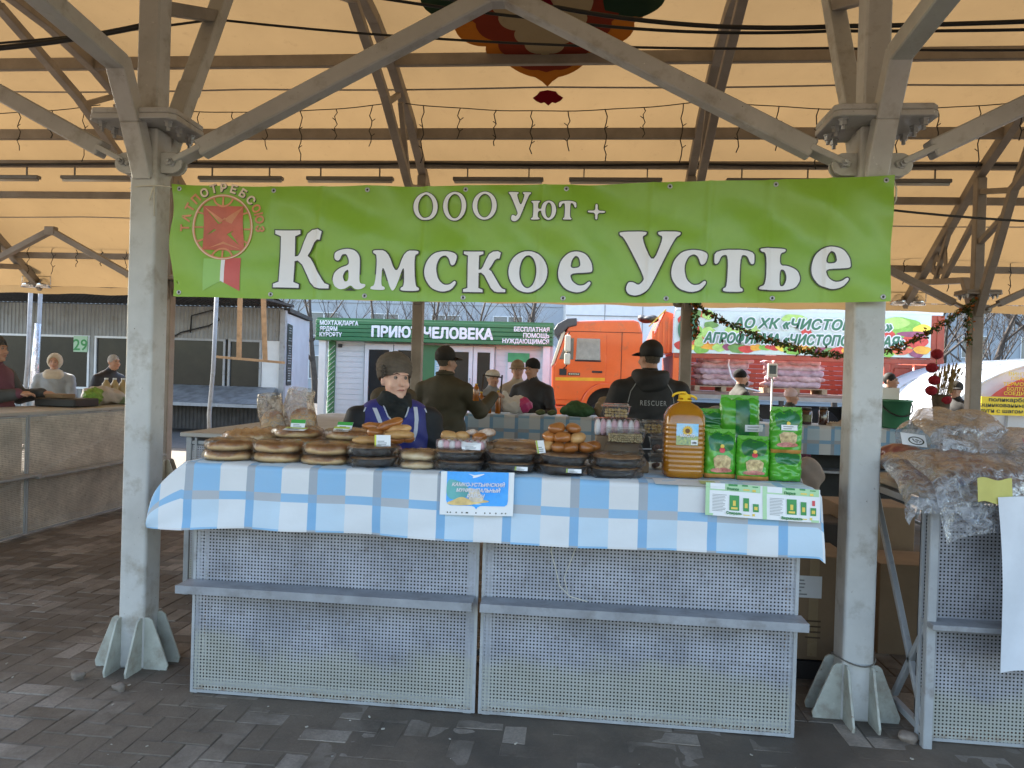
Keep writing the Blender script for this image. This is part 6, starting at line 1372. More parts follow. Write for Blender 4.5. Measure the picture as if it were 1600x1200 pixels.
bottle(-.70, 5.10, zc, .035, .26, 'tall honey bottle lifted end of the rear stall, left one', HON, YLID); bottle(-.61, 5.08, zc, .04, .19, 'squat honey bottle in front of the wooden honey rack', HON, YLID); bottle(-.50, 5.15, zc, .036, .28, 'tall honey bottle right of the wooden rack', HON, YLID)
bottle(-.46, 3.02, 1.38, .03, .16, 'small honey bottle held up by the man in olive', HON, YLID)
rk = thing('wooden_rack', 'small dark wooden frame rack among the honey bottles', 'rack', (-.62, 5.25, zc)); mb = MB()
for x in (-.73, -.50): mb.bar((x, 5.25, zc), (x + .03, 5.25, zc + .47), .018, .018)
mb.bar((-.70, 5.25, zc + .46), (-.47, 5.25, zc + .44), .018, .018); mb.bar((-.72, 5.25, zc + .2), (-.49, 5.25, zc + .2), .018, .018); mb.build('frame', M('dark_wood', (.05, .03, .02), rough=.6), rk)
def soft(name, label, cat, x, y, z, prims, mats, h=.014, fold=.006, fr=40, rz=0, group=None):
    s = Sdf(.03)
    for p in prims:
        if len(p) == 3: s.ell(p[0], p[1], p[2])
        else: s.cone(*p)
    s.fold = lambda P: fold * (np.sin(P[:, 0] * fr + 3 * np.sin(P[:, 2] * fr * .6)) * np.sin(P[:, 2] * fr * .8 + P[:, 1] * fr * .5) + .5 * np.sin(P[:, 0] * fr * 1.9 + P[:, 1] * fr * 1.3 + P[:, 2] * fr * 1.7))
    o = s.build(name, mats, None, h=h, rz=rz); o.location = (x, y, z); return tag(o, label, cat, group)
WBAG = M('white_carrier', (.66, .64, .62), rough=.4, var=.12, scale=8, bump=.4, bscale=18, tl=.2); MAG = M('magenta_print', (.45, .04, .16), rough=.4, var=.15)
soft('carrier_bag', 'crumpled white carrier bag with magenta print on the rear stall', 'bag', -.28, 5.2, zc, [((0, 0, .10), (.16, .09, .10), 0), ((-.14, 0, .15), (.05, .06, .13), 0), ((.10, -.01, .11), (.10, .085, .09), 1), ((.02, 0, .18), (.07, .05, .05), 0)], [WBAG, MAG], fold=.010, fr=34)
soft('green_sack', 'dark green cloth bundle on the rear stall', 'sack', .48, 5.2, zc, [((0, 0, .07), (.19, .13, .09), 0), ((-.04, 0, .12), (.11, .09, .07), 0), ((-.17, 0, .06), (.06, .05, .05), 0)], [M('green_cloth', (.03, .085, .025), rough=.8, var=.4, scale=14, bump=.5)], fold=.006)
soft('brown_sack', 'crumpled brown paper sack beside the green bundle', 'sack', .76, 5.22, zc, [((0, 0, .10), (.09, .08, .12), 0), ((.03, 0, .20), (.07, .05, .05), 0)], [M('brown_paper', (.22, .16, .10), rough=.85, var=.2, bump=.5)], fold=.010, fr=50)
for i, (x, lb) in enumerate(((.02, 'small green packet, left one beside the carrier bag'), (.16, 'small green packet, right one beside the carrier bag'))): soft('green_packet', lb, 'packet', x, 5.12, zc, [((0, 0, .035), (.06, .04, .035), 0)], [M('packet_green', (.07, .09, .03), rough=.6, var=.4, scale=20)], h=.01, fold=.004, group='small green packets on the rear stall')
for i, (x, r, h, lb) in enumerate(((2.96, .055, .20, 'dark red preserve jar, left of three on the rear stall'), (3.13, .065, .20, 'labelled dark preserve jar, middle of three on the rear stall'), (3.34, .055, .21, 'dark preserve jar, right of three on the rear stall'))): bottle(x, 5.12 + .05 * i, zc, r, h, lb, DKJ, LIDM, 'jar', 'jar', group='preserve jars on the rear stall', lab=M('jar_label', (.12, .14, .05), rough=.5, var=.4, scale=40) if i == 1 else None)
CART = M('egg_carton', (.42, .33, .25), rough=.9, var=.15, bump=.5)
def carton(x, y, z, label, ry=0):
    t = thing('egg_carton', label, 'egg carton', (x, y, z), 'grey-brown egg cartons'); t.rotation_euler = (0, ry, .1)
    mb = MB(); mb.grid(lambda u, v: (.26 * (u - .5), .13 * (v - .5), .028 + .022 * math.sin(u * 6 * math.pi) * math.sin(v * 4 * math.pi)), 36, 20); mb.build('cells', CART, t, local=True); mb = MB(); mb.bb(-.135, .135, -.07, .07, .0, .02); mb.build('tray', CART, t, local=True)
carton(3.50, 5.10, zc, 'open egg carton right of the preserve jars'); carton(3.60, 5.2, zc + .09, 'egg carton leaning upright behind the open one', -1.2)
bk = thing('bucket', 'green plastic bucket with handle, white card behind it, on the rear stall', 'bucket', (4.09, 5.08, zc)); BGR = M('bucket_green', (.05, .20, .11), rough=.45, var=.12)
mb = MB(); mb.lathe([(0, .004), (.135, 0), (.14, .01), (.165, .30), (.178, .30), (.178, .325), (.163, .325), (.135, .02), (0, .02)], (4.09, 5.08, zc), 28); mb.build('pail', BGR, bk)
mb = MB(); mb.tube([(4.09 + .172 * math.cos(a), 5.08 - .10 * math.sin(a) - .10 * math.sin(a), zc + .29 - .15 * math.sin(a)) for a in np.linspace(0, math.pi, 17)], .008, 6); mb.build('handle', BLACK, bk)
mb = MB(); mb.bb(3.97, 4.22, 5.30, 5.304, zc + .10, zc + .46); tag(mb.build('white_card', WHITE), 'plain white card standing behind the green bucket', 'card')
# basket with dry stalks and red pompoms
bs = thing('wicker_vase', 'tall wicker basket of dry ears with red pompom sticks', 'basket', (4.64, 5.2, zc)); WK = M('wicker', (.10, .07, .045), rough=.85, var=.35, scale=30, bump=.8, bscale=70)
mb = MB(); mb.lathe([(0, 0), (.06, 0), (.065, .02), (.10, .38), (.108, .40), (.095, .40), (.06, .03), (0, .03)], (4.64, 5.2, zc), 26, fn=lambda r, z, a: (r * (1 + .02 * math.sin(13 * a + (z * 80))), z)); mb.build('basket', WK, bs)
ST = M('dry_stalk', (.30, .21, .08), rough=.85, var=.3); mb = MB()
for i in range(60):
    a, r = i * 2.4, .02 + .12 * hsh(i, 1); top = Vector((4.66 + r * 1.2 * math.cos(a) + .05, 5.2 + r * math.sin(a), zc + .58 + .2 * hsh(i, 2))); b = Vector((4.64 + .05 * math.cos(a), 5.2 + .05 * math.sin(a), zc + .3)); mb.tube([b, b.lerp(top, .7), top], [.003, .003, .002], 4); mb.tube([b.lerp(top, .8), b.lerp(top, .92), top], [.004, .010, .002], 5)
mb.build('dry_ears', ST, bs)['kind'] = 'stuff'
POM = M('red_pompom', (.25, .008, .02), rough=.95, var=.3, scale=40, bump=.8, bscale=90); mb = MB(); mb.tube([(4.60, 5.17, zc + .3), (4.54, 5.14, zc + .86)], .006, 5); mb.build('stick', WOOD, bs)
for i, (dx, dz) in enumerate(((-.14, .86), (-.19, .70), (-.16, .56), (-.19, .44), (-.03, .34))):
    s = Sdf(.02); s.ell((0, 0, 0), (.065, .06, .058)); s.fold = lambda P: .005 * np.sin(P[:, 0] * 130) * np.sin(P[:, 1] * 120) * np.sin(P[:, 2] * 125)
    o = s.build('pompom', [POM], bs, h=.011); o.location = (dx + .05, -.06, dz)
soft('oyster_mushrooms', 'heap of pale brown mushrooms between bucket and basket', 'mushrooms', 4.40, 5.10, zc, [((-.06, 0, .05), (.07, .06, .05), 0), ((.05, .02, .06), (.08, .06, .06), 0), ((.0, -.05, .03), (.09, .05, .03), 0), ((.11, .0, .04), (.05, .05, .04), 0)], [M('mushroom', (.34, .26, .18), rough=.8, var=.4, scale=16)], fold=.008, fr=60)
mb = MB(); mb.tube([(4.22, 5.0, zc + .02), (4.5, 4.97, zc + .02)], .018, 8); tag(mb.build('paper_roll', M('paper_roll', (.45, .40, .33), rough=.8)), 'thin paper roll lying in front of the mushrooms', 'paper roll')
# bags bulging behind the pasta on a stand
GBAG = film('grey_bag', (.5, .46, .42), clear=.5, milk=.55, bscale=14)
soft('plastic_sack', 'grey translucent plastic sack behind the green pasta bags', 'sack', 1.45, 1.35, .9, [((0, 0, .28), (.20, .16, .26), 0), ((-.10, 0, .42), (.10, .09, .12), 0), ((.12, 0, .46), (.09, .08, .10), 0)], [M('grey_plastic', (.26, .24, .22), rough=.35, var=.3, scale=9, bump=.7, bscale=16, tl=.2, coat=.3)], fold=.016, fr=26, h=.015)
mb = MB(); mb.bb(1.15, 1.72, 1.1, 1.65, .0, .90); tag(mb.build('crate', M('dark_crate', (.06, .05, .045), rough=.8, var=.3), bevel=.01), 'dark crate stack carrying the grey plastic sack', 'crate')
cr = thing('plastic_crate', 'maroon perforated plastic crate on the shelf under the rear stall', 'crate', (3.0, 5.15, .645)); MAR = M('maroon_plastic', (.20, .02, .07), rough=.5, var=.15)
mb = MB()
for z in np.linspace(.65, .87, 9): mb.bb(2.86, 3.16, 5.03, 5.036, z, z + .012); mb.bb(2.86, 2.866, 5.04, 5.3, z, z + .012); mb.bb(3.154, 3.16, 5.04, 5.3, z, z + .012)
for x in np.linspace(2.86, 3.15, 12): mb.bb(x, x + .008, 5.0305, 5.0355, .65, .88)
mb.bb(2.86, 3.16, 5.04, 5.3, .646, .652); mb.build('lattice', MAR, cr)['kind'] = 'stuff'
soft('paper_bag', 'brown paper bag hanging beside the right column, rear stall behind', 'bag', 2.02, 1.45, .70, [((0, 0, .16), (.13, .09, .13), 0), ((.06, 0, .30), (.09, .07, .12), 0)], [M('tan_paper', (.32, .24, .18), rough=.8, var=.15, bump=.4)], fold=.010, fr=22)
mb = MB(); mb.bb(1.82, 2.30, 1.30, 1.65, 0, .71); tag(mb.build('crate', M('dark_crate', (.06, .05, .045)), bevel=.01), 'dark crate under the brown paper bag', 'crate')
soft('refuse_sack', 'knotted grey plastic sack standing behind the right column', 'sack', 1.80, .72, .52, [((0, 0, .22), (.13, .12, .22), 0), ((-.02, 0, .46), (.06, .05, .10), 0)], [M('lilac_plastic', (.36, .35, .37), rough=.4, var=.15, scale=6, bump=.6, bscale=14, tl=.15)], fold=.012, fr=26)
# cartons beneath and beside the front stall
def cartonbox(x0, x1, y0, y1, z0, z1, label, lab=False):
    t = thing('cardboard_box', label, 'box', ((x0 + x1) / 2, (y0 + y1) / 2, z0), 'cartons stored behind the stall'); mb = MB(); mb.bb(x0, x1, y0, y1, z0, z1); mb.build('carton', CARD, t, bevel=.004)
    mb = MB(); mb.bb((x0 + x1) / 2 - .025, (x0 + x1) / 2 + .025, y0 - .001, y0 - .0004, z0 + .02, z1); mb.build('tape', M('parcel_tape', (.35, .25, .14), rough=.3, var=.1), t)
    if lab:
        mb = MB(); mb.bb(x0 + .08, x0 + .24, y0 - .003, y0 - .0016, z0 + .34, z0 + .46); l = mb.build('label', WHITE, t); mb = MB()
        for q in range(5): mb.bb(x0 + .09, x0 + .13 + .08 * hsh(q, 9), y0 - .0045, y0 - .0035, z0 + .355 + .019 * q, z0 + .362 + .019 * q)
        mb.build('print', PGREY, l); mb = MB()
        for q in range(4): mb.bb(x0 + .16, x0 + .24, y0 - .0045, y0 - .0012, z0 + .12 + .03 * q, z0 + .128 + .03 * q)
        mb.build('print', M('carton_print', (.12, .075, .045), rough=.8), t)
cartonbox(1.62, 2.02, .42, .80, .11, .68, 'tall cardboard carton with white label between stall and right column', True)
mb = MB(); [mb.bb(1.60, 2.04, y, y + .09, 0, .10) for y in (.42, .56, .70)]; tag(mb.build('pallet', M('dark_pallet', (.035, .03, .028), rough=.9, var=.3)), 'dark pallet under the labelled carton', 'pallet')
cartonbox(2.35, 2.95, .9, 1.3, .0, .55, 'brown carton in the gloom behind the right stall'); cartonbox(2.3, 2.8, 1.5, 1.9, .0, .8, 'brown carton further back behind the right stall')
# ---- meat under plastic on the right stall
MEAT = M('dark_meat', (.13, .022, .02), rough=.35, var=.5, scale=14, c2=(.26, .08, .07), bump=.5, bscale=30, coat=.4)
for i, (x, y, z, a) in enumerate(((2.12, -.12, 1.155, .3), (2.34, .0, 1.155, 1.2), (2.28, -.16, 1.22, 2.2), (2.52, -.05, 1.155, .7), (2.14, .08, 1.22, 1.7))):
    soft('meat_cut', ['piece of red meat nearest the right column', 'piece of red meat in the middle of the right stall', 'piece of red meat on top, under the second label', 'piece of red meat further right under plastic', 'piece of red meat at the back with a label on it'][i], 'meat', x, y, z, [((0, 0, .05), (.14, .08, .055), 0), ((.07, .03, .06), (.08, .06, .05), 0)], [MEAT], fold=.006, fr=45, rz=a, h=.012, group='cuts of meat on the right stall')
def sheet_bag(name, label, path, x0, x1, n=70, amp=.02, k=0, skew=0, mat=None, group=None):
    """crumpled film draped over a profile given as (y, z) points, with a back layer tucked under"""
    P = np.array(path, float); d = np.r_[0, np.cumsum(np.linalg.norm(np.diff(P, axis=0), axis=1))]; d /= d[-1]; mb = MB()
    def f(u, v, off=0):
        y = np.interp(v, d, P[:, 0]); z = np.interp(v, d, P[:, 1]); x = x0 + (x1 - x0) * u + skew * v; c = crumple(x, z + y, 1.2, k) * .55 + .22 * crumple(x + 5, z - y, 2.6, k + 2)
        edge = 1 - abs(2 * u - 1) ** 6; zz_ = z + amp * c * (.5 + .5 * edge) - (.05 * (1 - edge)); return (x + .01 * crumple(y, x + z, 1.4, k + 3), y - amp * .8 * crumple(x + 3, z - y, 1, k + 7) - off, zz_ - off)
    mb.grid(lambda u, v: f(u, v), n, n); return tag(mb.build(name, mat or FILMG), label, 'plastic sheet', group)
sheet_bag('plastic_bag', 'crumpled clear bag hanging off the front of the right stall, yellow slip inside', [(.10, 1.29), (-.15, 1.33), (-.34, 1.25), (-.40, 1.13), (-.42, .99)], 1.98, 2.75, amp=.028, k=1, skew=.12)
sheet_bag('plastic_bag', 'puffed clear bag at the back of the right stall', [(.30, 1.17), (.25, 1.42), (.10, 1.50), (-.08, 1.43), (-.16, 1.30)], 2.12, 2.50, amp=.03, k=2, skew=.05)
sheet_bag('plastic_bag', 'printed clear bag at the far right of the stall', [(.20, 1.17), (.12, 1.40), (-.05, 1.44), (-.24, 1.38), (-.36, 1.25), (-.40, 1.15)], 2.44, 3.0, amp=.022, k=3)
sheet_bag('plastic_bag', 'milky bag beside the right column over the meat', [(.12, 1.20), (-.05, 1.29), (-.25, 1.24), (-.36, 1.14), (-.40, 1.06)], 1.95, 2.20, amp=.018, k=4)
YS = M('yellow_slip', (.55, .50, .12), rough=.5, var=.15); mb = MB(); mb.grid(lambda u, v: (2.215 + .14 * u, -.425 - .012 * v + .004 * math.sin(u * 9), 1.235 - .10 * v + .006 * math.sin(u * 8)), 10, 8); tag(mb.build('yellow_slip', YS), 'yellow paper slip showing through the clear bag', 'slip')
RP = M('red_bag_print', (.30, .05, .07), rough=.5, var=.2)
for i, (x, y, z, rx, rz, lb) in enumerate(((2.13, -.02, 1.335, -.9, -.15, 'white card with a round black ornament, upper one on the meat'), (2.25, -.17, 1.315, -.8, -.3, 'white card with a round black ornament, lower one on the meat'))):
    t = thing('label_card', lb, 'label', (x, y, z), 'ornament cards on the meat'); t.rotation_euler = (rx, .1, rz); mb = MB(); mb.bb(-.055, .055, -.001, .001, 0, .085); mb.build('card', WHITE, t, local=True); mb = MB()
    flat_poly(mb, [ell_c(.01, .035, .036, .03, 24), ell_c(.01, .035, .029, .023, 24)], lambda a, b: (a, -.002, b))
    for q in range(12): r = .006 + .015 * hsh(q, 21); a = q * 2.4; flat_poly(mb, [ell_c(.01 + r * math.cos(a), .035 + r * math.sin(a) * .8, .004, .003, 7)], lambda a_, b_: (a_, -.0021 - .0001 * q, b_))
    mb.build('ornament', INK, t, local=True)
mb = MB()
for q in range(4): mb.grid(lambda u, v: (2.46 + .07 * u + .012 * q, -.30 - .02 * q, 1.40 - .16 * u + .010 * v - .008 * q), 8, 1)
tag(mb.build('bag_stripes', RP), 'dark red printed stripes on the bag at the far right', 'print')
mb = MB(); mb.grid(lambda u, v: (2.29 + .03 * v + .5 * u, -.445 - .02 * math.sin(u * 9 + v * 4) - .025 * v, 1.16 - .74 * v + .04 * u * v + .012 * math.sin(u * 7)), 24, 24); tag(mb.build('white_sheet', M('white_oilcloth', (.62, .65, .70), rough=.45, var=.08, bump=.2, bscale=8)), 'white sheet hanging down the front of the right stall', 'sheet')
# ---- goods on the left stall
soft('carrier_bag', 'pale carrier bag of greens on the left stall', 'bag', -5.03, 4.25, 1.155, [((0, 0, .10), (.16, .22, .11), 0), ((.05, .18, .08), (.12, .16, .09), 0)], [M('pale_bag', (.50, .44, .38), rough=.4, var=.2, scale=8, bump=.5, tl=.2)], fold=.012, fr=26)
soft('greens', 'bunch of light green leaves on the left stall', 'greens', -4.92, 3.98, 1.155, [((0, 0, .09), (.09, .12, .09), 0), ((.0, .05, .14), (.06, .07, .05), 0)], [M('lettuce', (.20, .34, .05), rough=.7, var=.4, scale=20, bump=.6)], fold=.014, fr=60)
for i, y in enumerate((4.50, 4.60, 4.70)): bottle(-5.12 + .04 * i, y, 1.155, .05, .30, 'pale juice bottle on the left stall, %s' % ('nearest', 'middle', 'farthest')[i], M('pale_juice', (.50, .38, .20), rough=.3, var=.1, tl=.3), WHITEP, group='juice bottles on the left stall')
mb = MB(); mb.bb(-5.2, -4.75, 3.45, 3.85, 1.155, 1.24); tag(mb.build('produce_tray', BLACK, bevel=.01), 'black plastic produce tray on the left stall', 'tray')
mb = MB(); mb.bb(-5.12, -4.92, 3.5, 3.7, 1.245, 1.285); tag(mb.build('paper_box', CARD, bevel=.004), 'small carton lying on the black produce tray', 'box')
mb = MB(); mb.lathe([(0, .005), (.13, 0), (.17, .08), (.18, .085), (.165, .08), (.12, .01), (0, .01)], (-4.95, 4.55, 1.155), 20); tag(mb.build('salad_bowl', M('pale_green_bowl', (.34, .42, .26), rough=.4, var=.15, tl=.2)), 'pale green bowl at the far end of the left stall', 'bowl')
# olive padded chair back beyond the side stall
ch = thing('padded_chair', 'olive-brown padded chair behind the seller', 'chair', (-1.22, 2.95, 0)); CHM = M('olive_upholstery', (.085, .068, .045), rough=.8, var=.2, bump=.3)
s = Sdf(.05); s.cone((-.16, 0, 1.20), (.14, 0, 1.20), .09, .09).cone((-.12, .0, 1.38), (.12, 0, 1.38), .10, .10).cone((-.15, 0, .95), (.15, 0, .95), .08, .08); o = s.build('backrest', [CHM], ch, .013)
s = Sdf(.05); s.cone((-.2, -.35, .80), (.2, -.35, .80), .07, .07).cone((-.2, -.05, .80), (.2, -.05, .80), .07, .07).ell((0, -.2, .80), (.26, .22, .07)); s.build('seat', [CHM], ch, .014)
for a, b in ((-.2, -.35), (.2, -.35), (-.2, -.02), (.2, -.02)): mb = MB(); mb.tube([(a, b, 0), (a, b, .76)], .016, 8); mb.build('leg', BLACK, ch, local=True)
# ================================================================ BACKGROUND
CORR = M('corrugated_grey', (.26, .26, .25), rough=.55, var=.15, scale=2, metal=.2, dirt=((.16, .13, .10), .25, 3)); CORRW = M('corrugated_pale', (.50, .55, .62), rough=.5, var=.08, scale=2, metal=.1); CORRD = M('corrugated_dark', (.05, .045, .04), rough=.7, var=.3)
WGL = M('window_glass', (.022, .022, .02), rough=.2, var=.5, scale=1.2, spec=.35)
def corrugated(mb, p0, p1, z0, z1, pitch=.11, d=.018, nrm=(0, -1, 0)):
    p0, p1 = Vector(p0), Vector(p1); n = int((p1 - p0).length / pitch); nv = Vector(nrm); P = []
    for i in range(n):
        a, b, c, e = (p0.lerp(p1, (i + t) / n) for t in (0, .35, .5, .85)); P += [a, b, c + nv * d, e + nv * d]
    P.append(p1); V = [(q.x, q.y, z) for z in (z0, z1) for q in P]; m = len(P); mb.add(V, [(i, i + 1, m + i + 1, m + i) for i in range(m - 1)])
# ---- grey kiosk with a lean-to roof
ki = thing('grey_kiosk', 'grey corrugated kiosk with dark windows and lean-to roof on the left', 'kiosk', (-11.5, 16.6, 0))
mb = MB(); corrugated(mb, (-16, 15, 0), (-7.40, 15, 0), 2.40, 3.25); corrugated(mb, (-16, 15, 0), (-7.40, 15, 0), 0, .95); mb.build('front_wall', CORR, ki)
mb = MB(); corrugated(mb, (-7.38, 15.0, 0), (-8.02, 18.4, 0), 0, 3.15, .10, .015, (1, 0, 0)); mb.build('side_wall', CORRW, ki)
mb = MB(); mb.bb(-16, -8.05, 18.3, 18.4, 0, 3.1); mb.bb(-16, -7.5, 15.2, 15.25, .9, .95); mb.build('back_wall', CORR, ki)
mb = MB(); mb.bb(-7.47, -7.33, 14.93, 15.07, 0, 3.2); mb.build('corner_trim', FRAME, ki)
wx = [-15.9, -14.45, -14.3, -13.65, -13.5, -12.0, -11.85, -10.62, -10.5, -8.95, -8.85, -7.98]
for a, b in ((-15.9, -14.55), (-14.42, -12.82), (-12.68, -11.05), (-10.6, -8.98), (-8.90, -7.98)):
    mb = MB(); mb.bb(a, b, 15.02, 15.04, .96, 2.39); w = mb.build('window', WGL, ki); mb = MB(); e = .055
    for q in ((a, b, .95, .95 + e), (a, b, 2.4 - e, 2.4), (a, a + e, .95 + e, 2.4 - e), (b - e, b, .95 + e, 2.4 - e)): mb.bb(q[0], q[1], 14.97, 15.015, q[2], q[3])
    mb.build('window_frame', WHITEP if a < -11 else FRAME, w)
mb = MB(); mb.bb(-7.97, -7.48, 15.0, 15.03, .96, 2.39); mb.build('blank_panel', WHITEP, ki)
mb = MB(); mb.bb(-11.0, -10.65, 14.98, 15.03, .95, 2.4); mb.bb(-12.8, -12.7, 14.98, 15.03, .95, 2.4); mb.bb(-14.54, -14.43, 14.98, 15.03, .95, 2.4); mb.build('pier', CORR, ki)
mb = MB()
for i in range(70):
    x = -16.2 + i * .129; mb.add([(x, 15.1, 3.28), (x + .06, 15.1, 3.28), (x + .06, 12.6, 3.50), (x, 12.6, 3.50), (x + .06, 15.1, 3.31), (x + .129, 15.1, 3.31), (x + .129, 12.6, 3.53), (x + .06, 12.6, 3.53)], [(0, 1, 2, 3), (4, 5, 6, 7), (1, 4, 7, 2)])
mb.build('lean_to_roof', CORRD, ki)
mb = MB(); mb.bb(-16.2, -7.17, 12.55, 12.6, 3.44, 3.56); mb.bb(-7.22, -7.17, 12.6, 15.1, 3.3, 3.36); mb.prism([(-16, 15.12), (-7.28, 15.12), (-7.95, 18.5), (-16, 18.5)], lambda a, b, d: (a, b, d), 3.18, 3.28); mb.build('roof_edge', CORRD, ki)
mb = MB(); mb.add([(-11.0, 14.97, 1.16), (-7.55, 14.97, 1.16), (-7.12, 13.45, .78), (-10.6, 13.45, .72)], [(0, 1, 2, 3)]); mb.add([(-11.0, 14.97, 1.13), (-7.55, 14.97, 1.13), (-7.12, 13.45, .75), (-10.6, 13.45, .69)], [(3, 2, 1, 0)]); mb.build('counter_flap', M('flap_zinc', (.30, .30, .31), rough=.5, var=.4, scale=4, metal=.3, c2=(.17, .165, .16)), ki)
mb = MB(); mb.bb(-7.2, -7.14, 13.45, 13.5, 0, .75); mb.bb(-10.6, -7.14, 13.44, 13.47, .68, .76); mb.build('flap_frame', FRAME, ki)
mb = MB(); corrugated(mb, (-10.6, 13.7, 0), (-7.3, 13.7, 0), .1, .72, .1, .015); mb.build('counter_front', CORRD, ki)
ib = MB(); ib.add([(-7.385, 15.25, 1.22), (-7.50, 15.86, 1.22), (-7.50, 15.86, 2.86), (-7.385, 15.25, 2.88)], [(0, 1, 2, 3)]); bd = ib.build('info_board', M('board_black', (.02, .02, .022), rough=.4), ki)
mb = MB()
for q in range(22):
    if q in (3, 6, 15): continue
    z = 2.76 - q * .068; w = .20 + .30 * hsh(q, 6); y0_ = 15.55 - w / 2; X_ = lambda y_: -7.38 - (y_ - 15.25) * .1885; mb.add([(X_(y0_), y0_, z), (X_(y0_ + w), y0_ + w, z), (X_(y0_ + w), y0_ + w, z + .022), (X_(y0_), y0_, z + .022)], [(0, 1, 2, 3)]); mb.build('print', WHITEP, bd)
mb = MB(); mb.bb(-13.25, -12.86, 14.93, 14.965, 1.95, 2.38); sg_ = mb.build('number_card', M('pale_green_card', (.42, .60, .42), rough=.6, var=.08), ki); mb = MB(); text(mb, '29', .42, lambda p, q: (-13.05 + p, 14.925, 2.0 + q), bold=.006); mb.build('lettering', PGRD, sg_)
for i, (x, y, zt_, lb) in enumerate(((-6.68, 10.0, 3.3, 'bent grey pipe post in front of the kiosk flap'), (-10.58, 10.0, 3.2, 'grey pipe post at the left, nearer the kiosk number'), (-10.37, 10.0, 3.2, 'pipe post wrapped in clear film beside the other pipe'))):
    mb = MB(); mb.tube([(x - .03, y, 0), (x - .06, y, .7), (x, y, 1.6), (x + .03, y, zt_)], .04, 10); o = mb.build('pipe_post', FRAME); tag(o, lb, 'post', 'pipe posts by the kiosk')
mb = MB(); mb.tube([(-10.42, 9.99, .9), (-10.41, 9.99, 1.5), (-10.37, 9.99, 2.4)], [.10, .075, .06], 12); tag(mb.build('film_wrap', film('pole_wrap', (.8, .8, .85), clear=.4, milk=.6, bscale=8)), 'crinkled film wound round the pipe post', 'film')
wf = thing('hanging_wood_frame', 'raw wooden frame of two uprights and a crossbar hanging by the kiosk', 'wood frame', (-6.4, 11, 1.75))
for p in (((-6.665, 11, 3.2), (-6.655, 11, 1.85)), ((-6.16, 11, 3.15), (-6.085, 11, 1.82)), ((-7.19, 11, 1.86), (-5.66, 11, 1.775))): mb = MB(); mb.bar(p[0], p[1], .10 if p[0][2] > 2 else .05, .03 if p[0][2] > 2 else .05, up=(0, 1, 0)); mb.build('batten', WOOD, wf)
mb = MB(); mb.tube([(-9.95, 14.95, 2.55), (-9.9, 14.9, 3.0), (-9.3, 14.85, 3.15), (-9.1, 14.85, 2.9), (-9.4, 14.9, 2.75), (-10.2, 14.93, 2.55), (-10.55, 14.95, 2.35)], .02, 6); tag(mb.build('loose_cable', WIRE), 'loose cable looping on the kiosk wall', 'cable')
# ---- white pavilion under a green sign
pv = thing('shelter_pavilion', 'white clad pavilion with a green sign board and glazed doors', 'pavilion', (-4.4, 22.5, 0)); CLAD = M('white_cladding', (.66, .69, .72), rough=.5, var=.05, scale=3); SGRN = M('sign_green', (.045, .17, .065), rough=.4, var=.1, scale=2); 
for i in range(15):
    z = .0 + i * .18
    for a, b in ((-7.75, -6.75), (-4.9, -3.9), (-2.35, -.55)): mb = MB(); mb.bb(a, b, 20.08, 20.2, z, z + .172); mb.build('cladding_board', CLAD, pv)
mb = MB(); mb.bb(-8.0, -.5, 20.12, 25, 0, 2.72); mb.build('wall', CLAD, pv)
for i in range(5): mb = MB(); mb.bb(-8.27, -.50, 19.62, 20.3, 2.66 + i * .135, 2.785 + i * .135); mb.build('sign_board', SGRN, pv, bevel=.012)
mb = MB(); mb.bb(-8.25, -.5, 19.7, 25.2, 3.33, 3.40); mb.build('roof', SGRN, pv)
for a, b in ((-8.18, -7.95), (-.80, -.58)): mb = MB(); mb.bb(a, b, 19.72, 19.92, 0, 2.65); mb.build('porch_post', WHITEP, pv)
mb = MB(); mb.bb(-7.95, -7.72, 20.02, 20.1, 0, 2.65); mb.build('green_strip', SGRN, pv)
mb = MB(); [mb.bar((-7.94, 20.0, .1 + k * .17), (-7.73, 20.0, .3 + k * .17), .01, .05, up=(0, 1, 0)) for k in range(14)]; mb.build('strip_hatching', WHITEP, pv)
for a, b in ((-6.70, -5.75), (-5.72, -4.85), (-3.85, -3.1), (-3.08, -2.40)):
    mb = MB(); mb.bb(a + .14, b - .14, 20.0, 20.03, .35, 2.40); d = mb.build('glazed_door', WGL, pv); mb = MB()
    for q in ((a, b, 2.41, 2.6), (a, b, 0, .34), (a, a + .13, .34, 2.41), (b - .13, b, .34, 2.41)): mb.bb(q[0], q[1], 19.97, 20.07, q[2], q[3])
    mb.build('door_frame', WHITEP, d); mb = MB(); mb.tube([(b - .07, 19.94, 1.0), (b - .07, 19.90, 1.05), (b - .07, 19.90, 1.5), (b - .07, 19.94, 1.55)], .018, 6); mb.build('handle', BOLT, d)
mb = MB(); mb.bb(-4.85, -3.9, 20.0, 20.07, 0, 2.6); mb.build('green_panel', SGRN, pv); mb = MB(); mb.bb(-4.35, -3.92, 19.97, 19.995, 1.35, 2.2); pb = mb.build('notice_sheet', M('pale_blue_sheet', (.32, .55, .62), rough=.5, var=.1), pv)
mb = MB(); [mb.bb(-4.30, -4.0 + .06 * hsh(q, 8), 19.962, 19.968, 1.45 + .08 * q, 1.48 + .08 * q) for q in range(8)]; mb.build('print', WHITEP, pb)
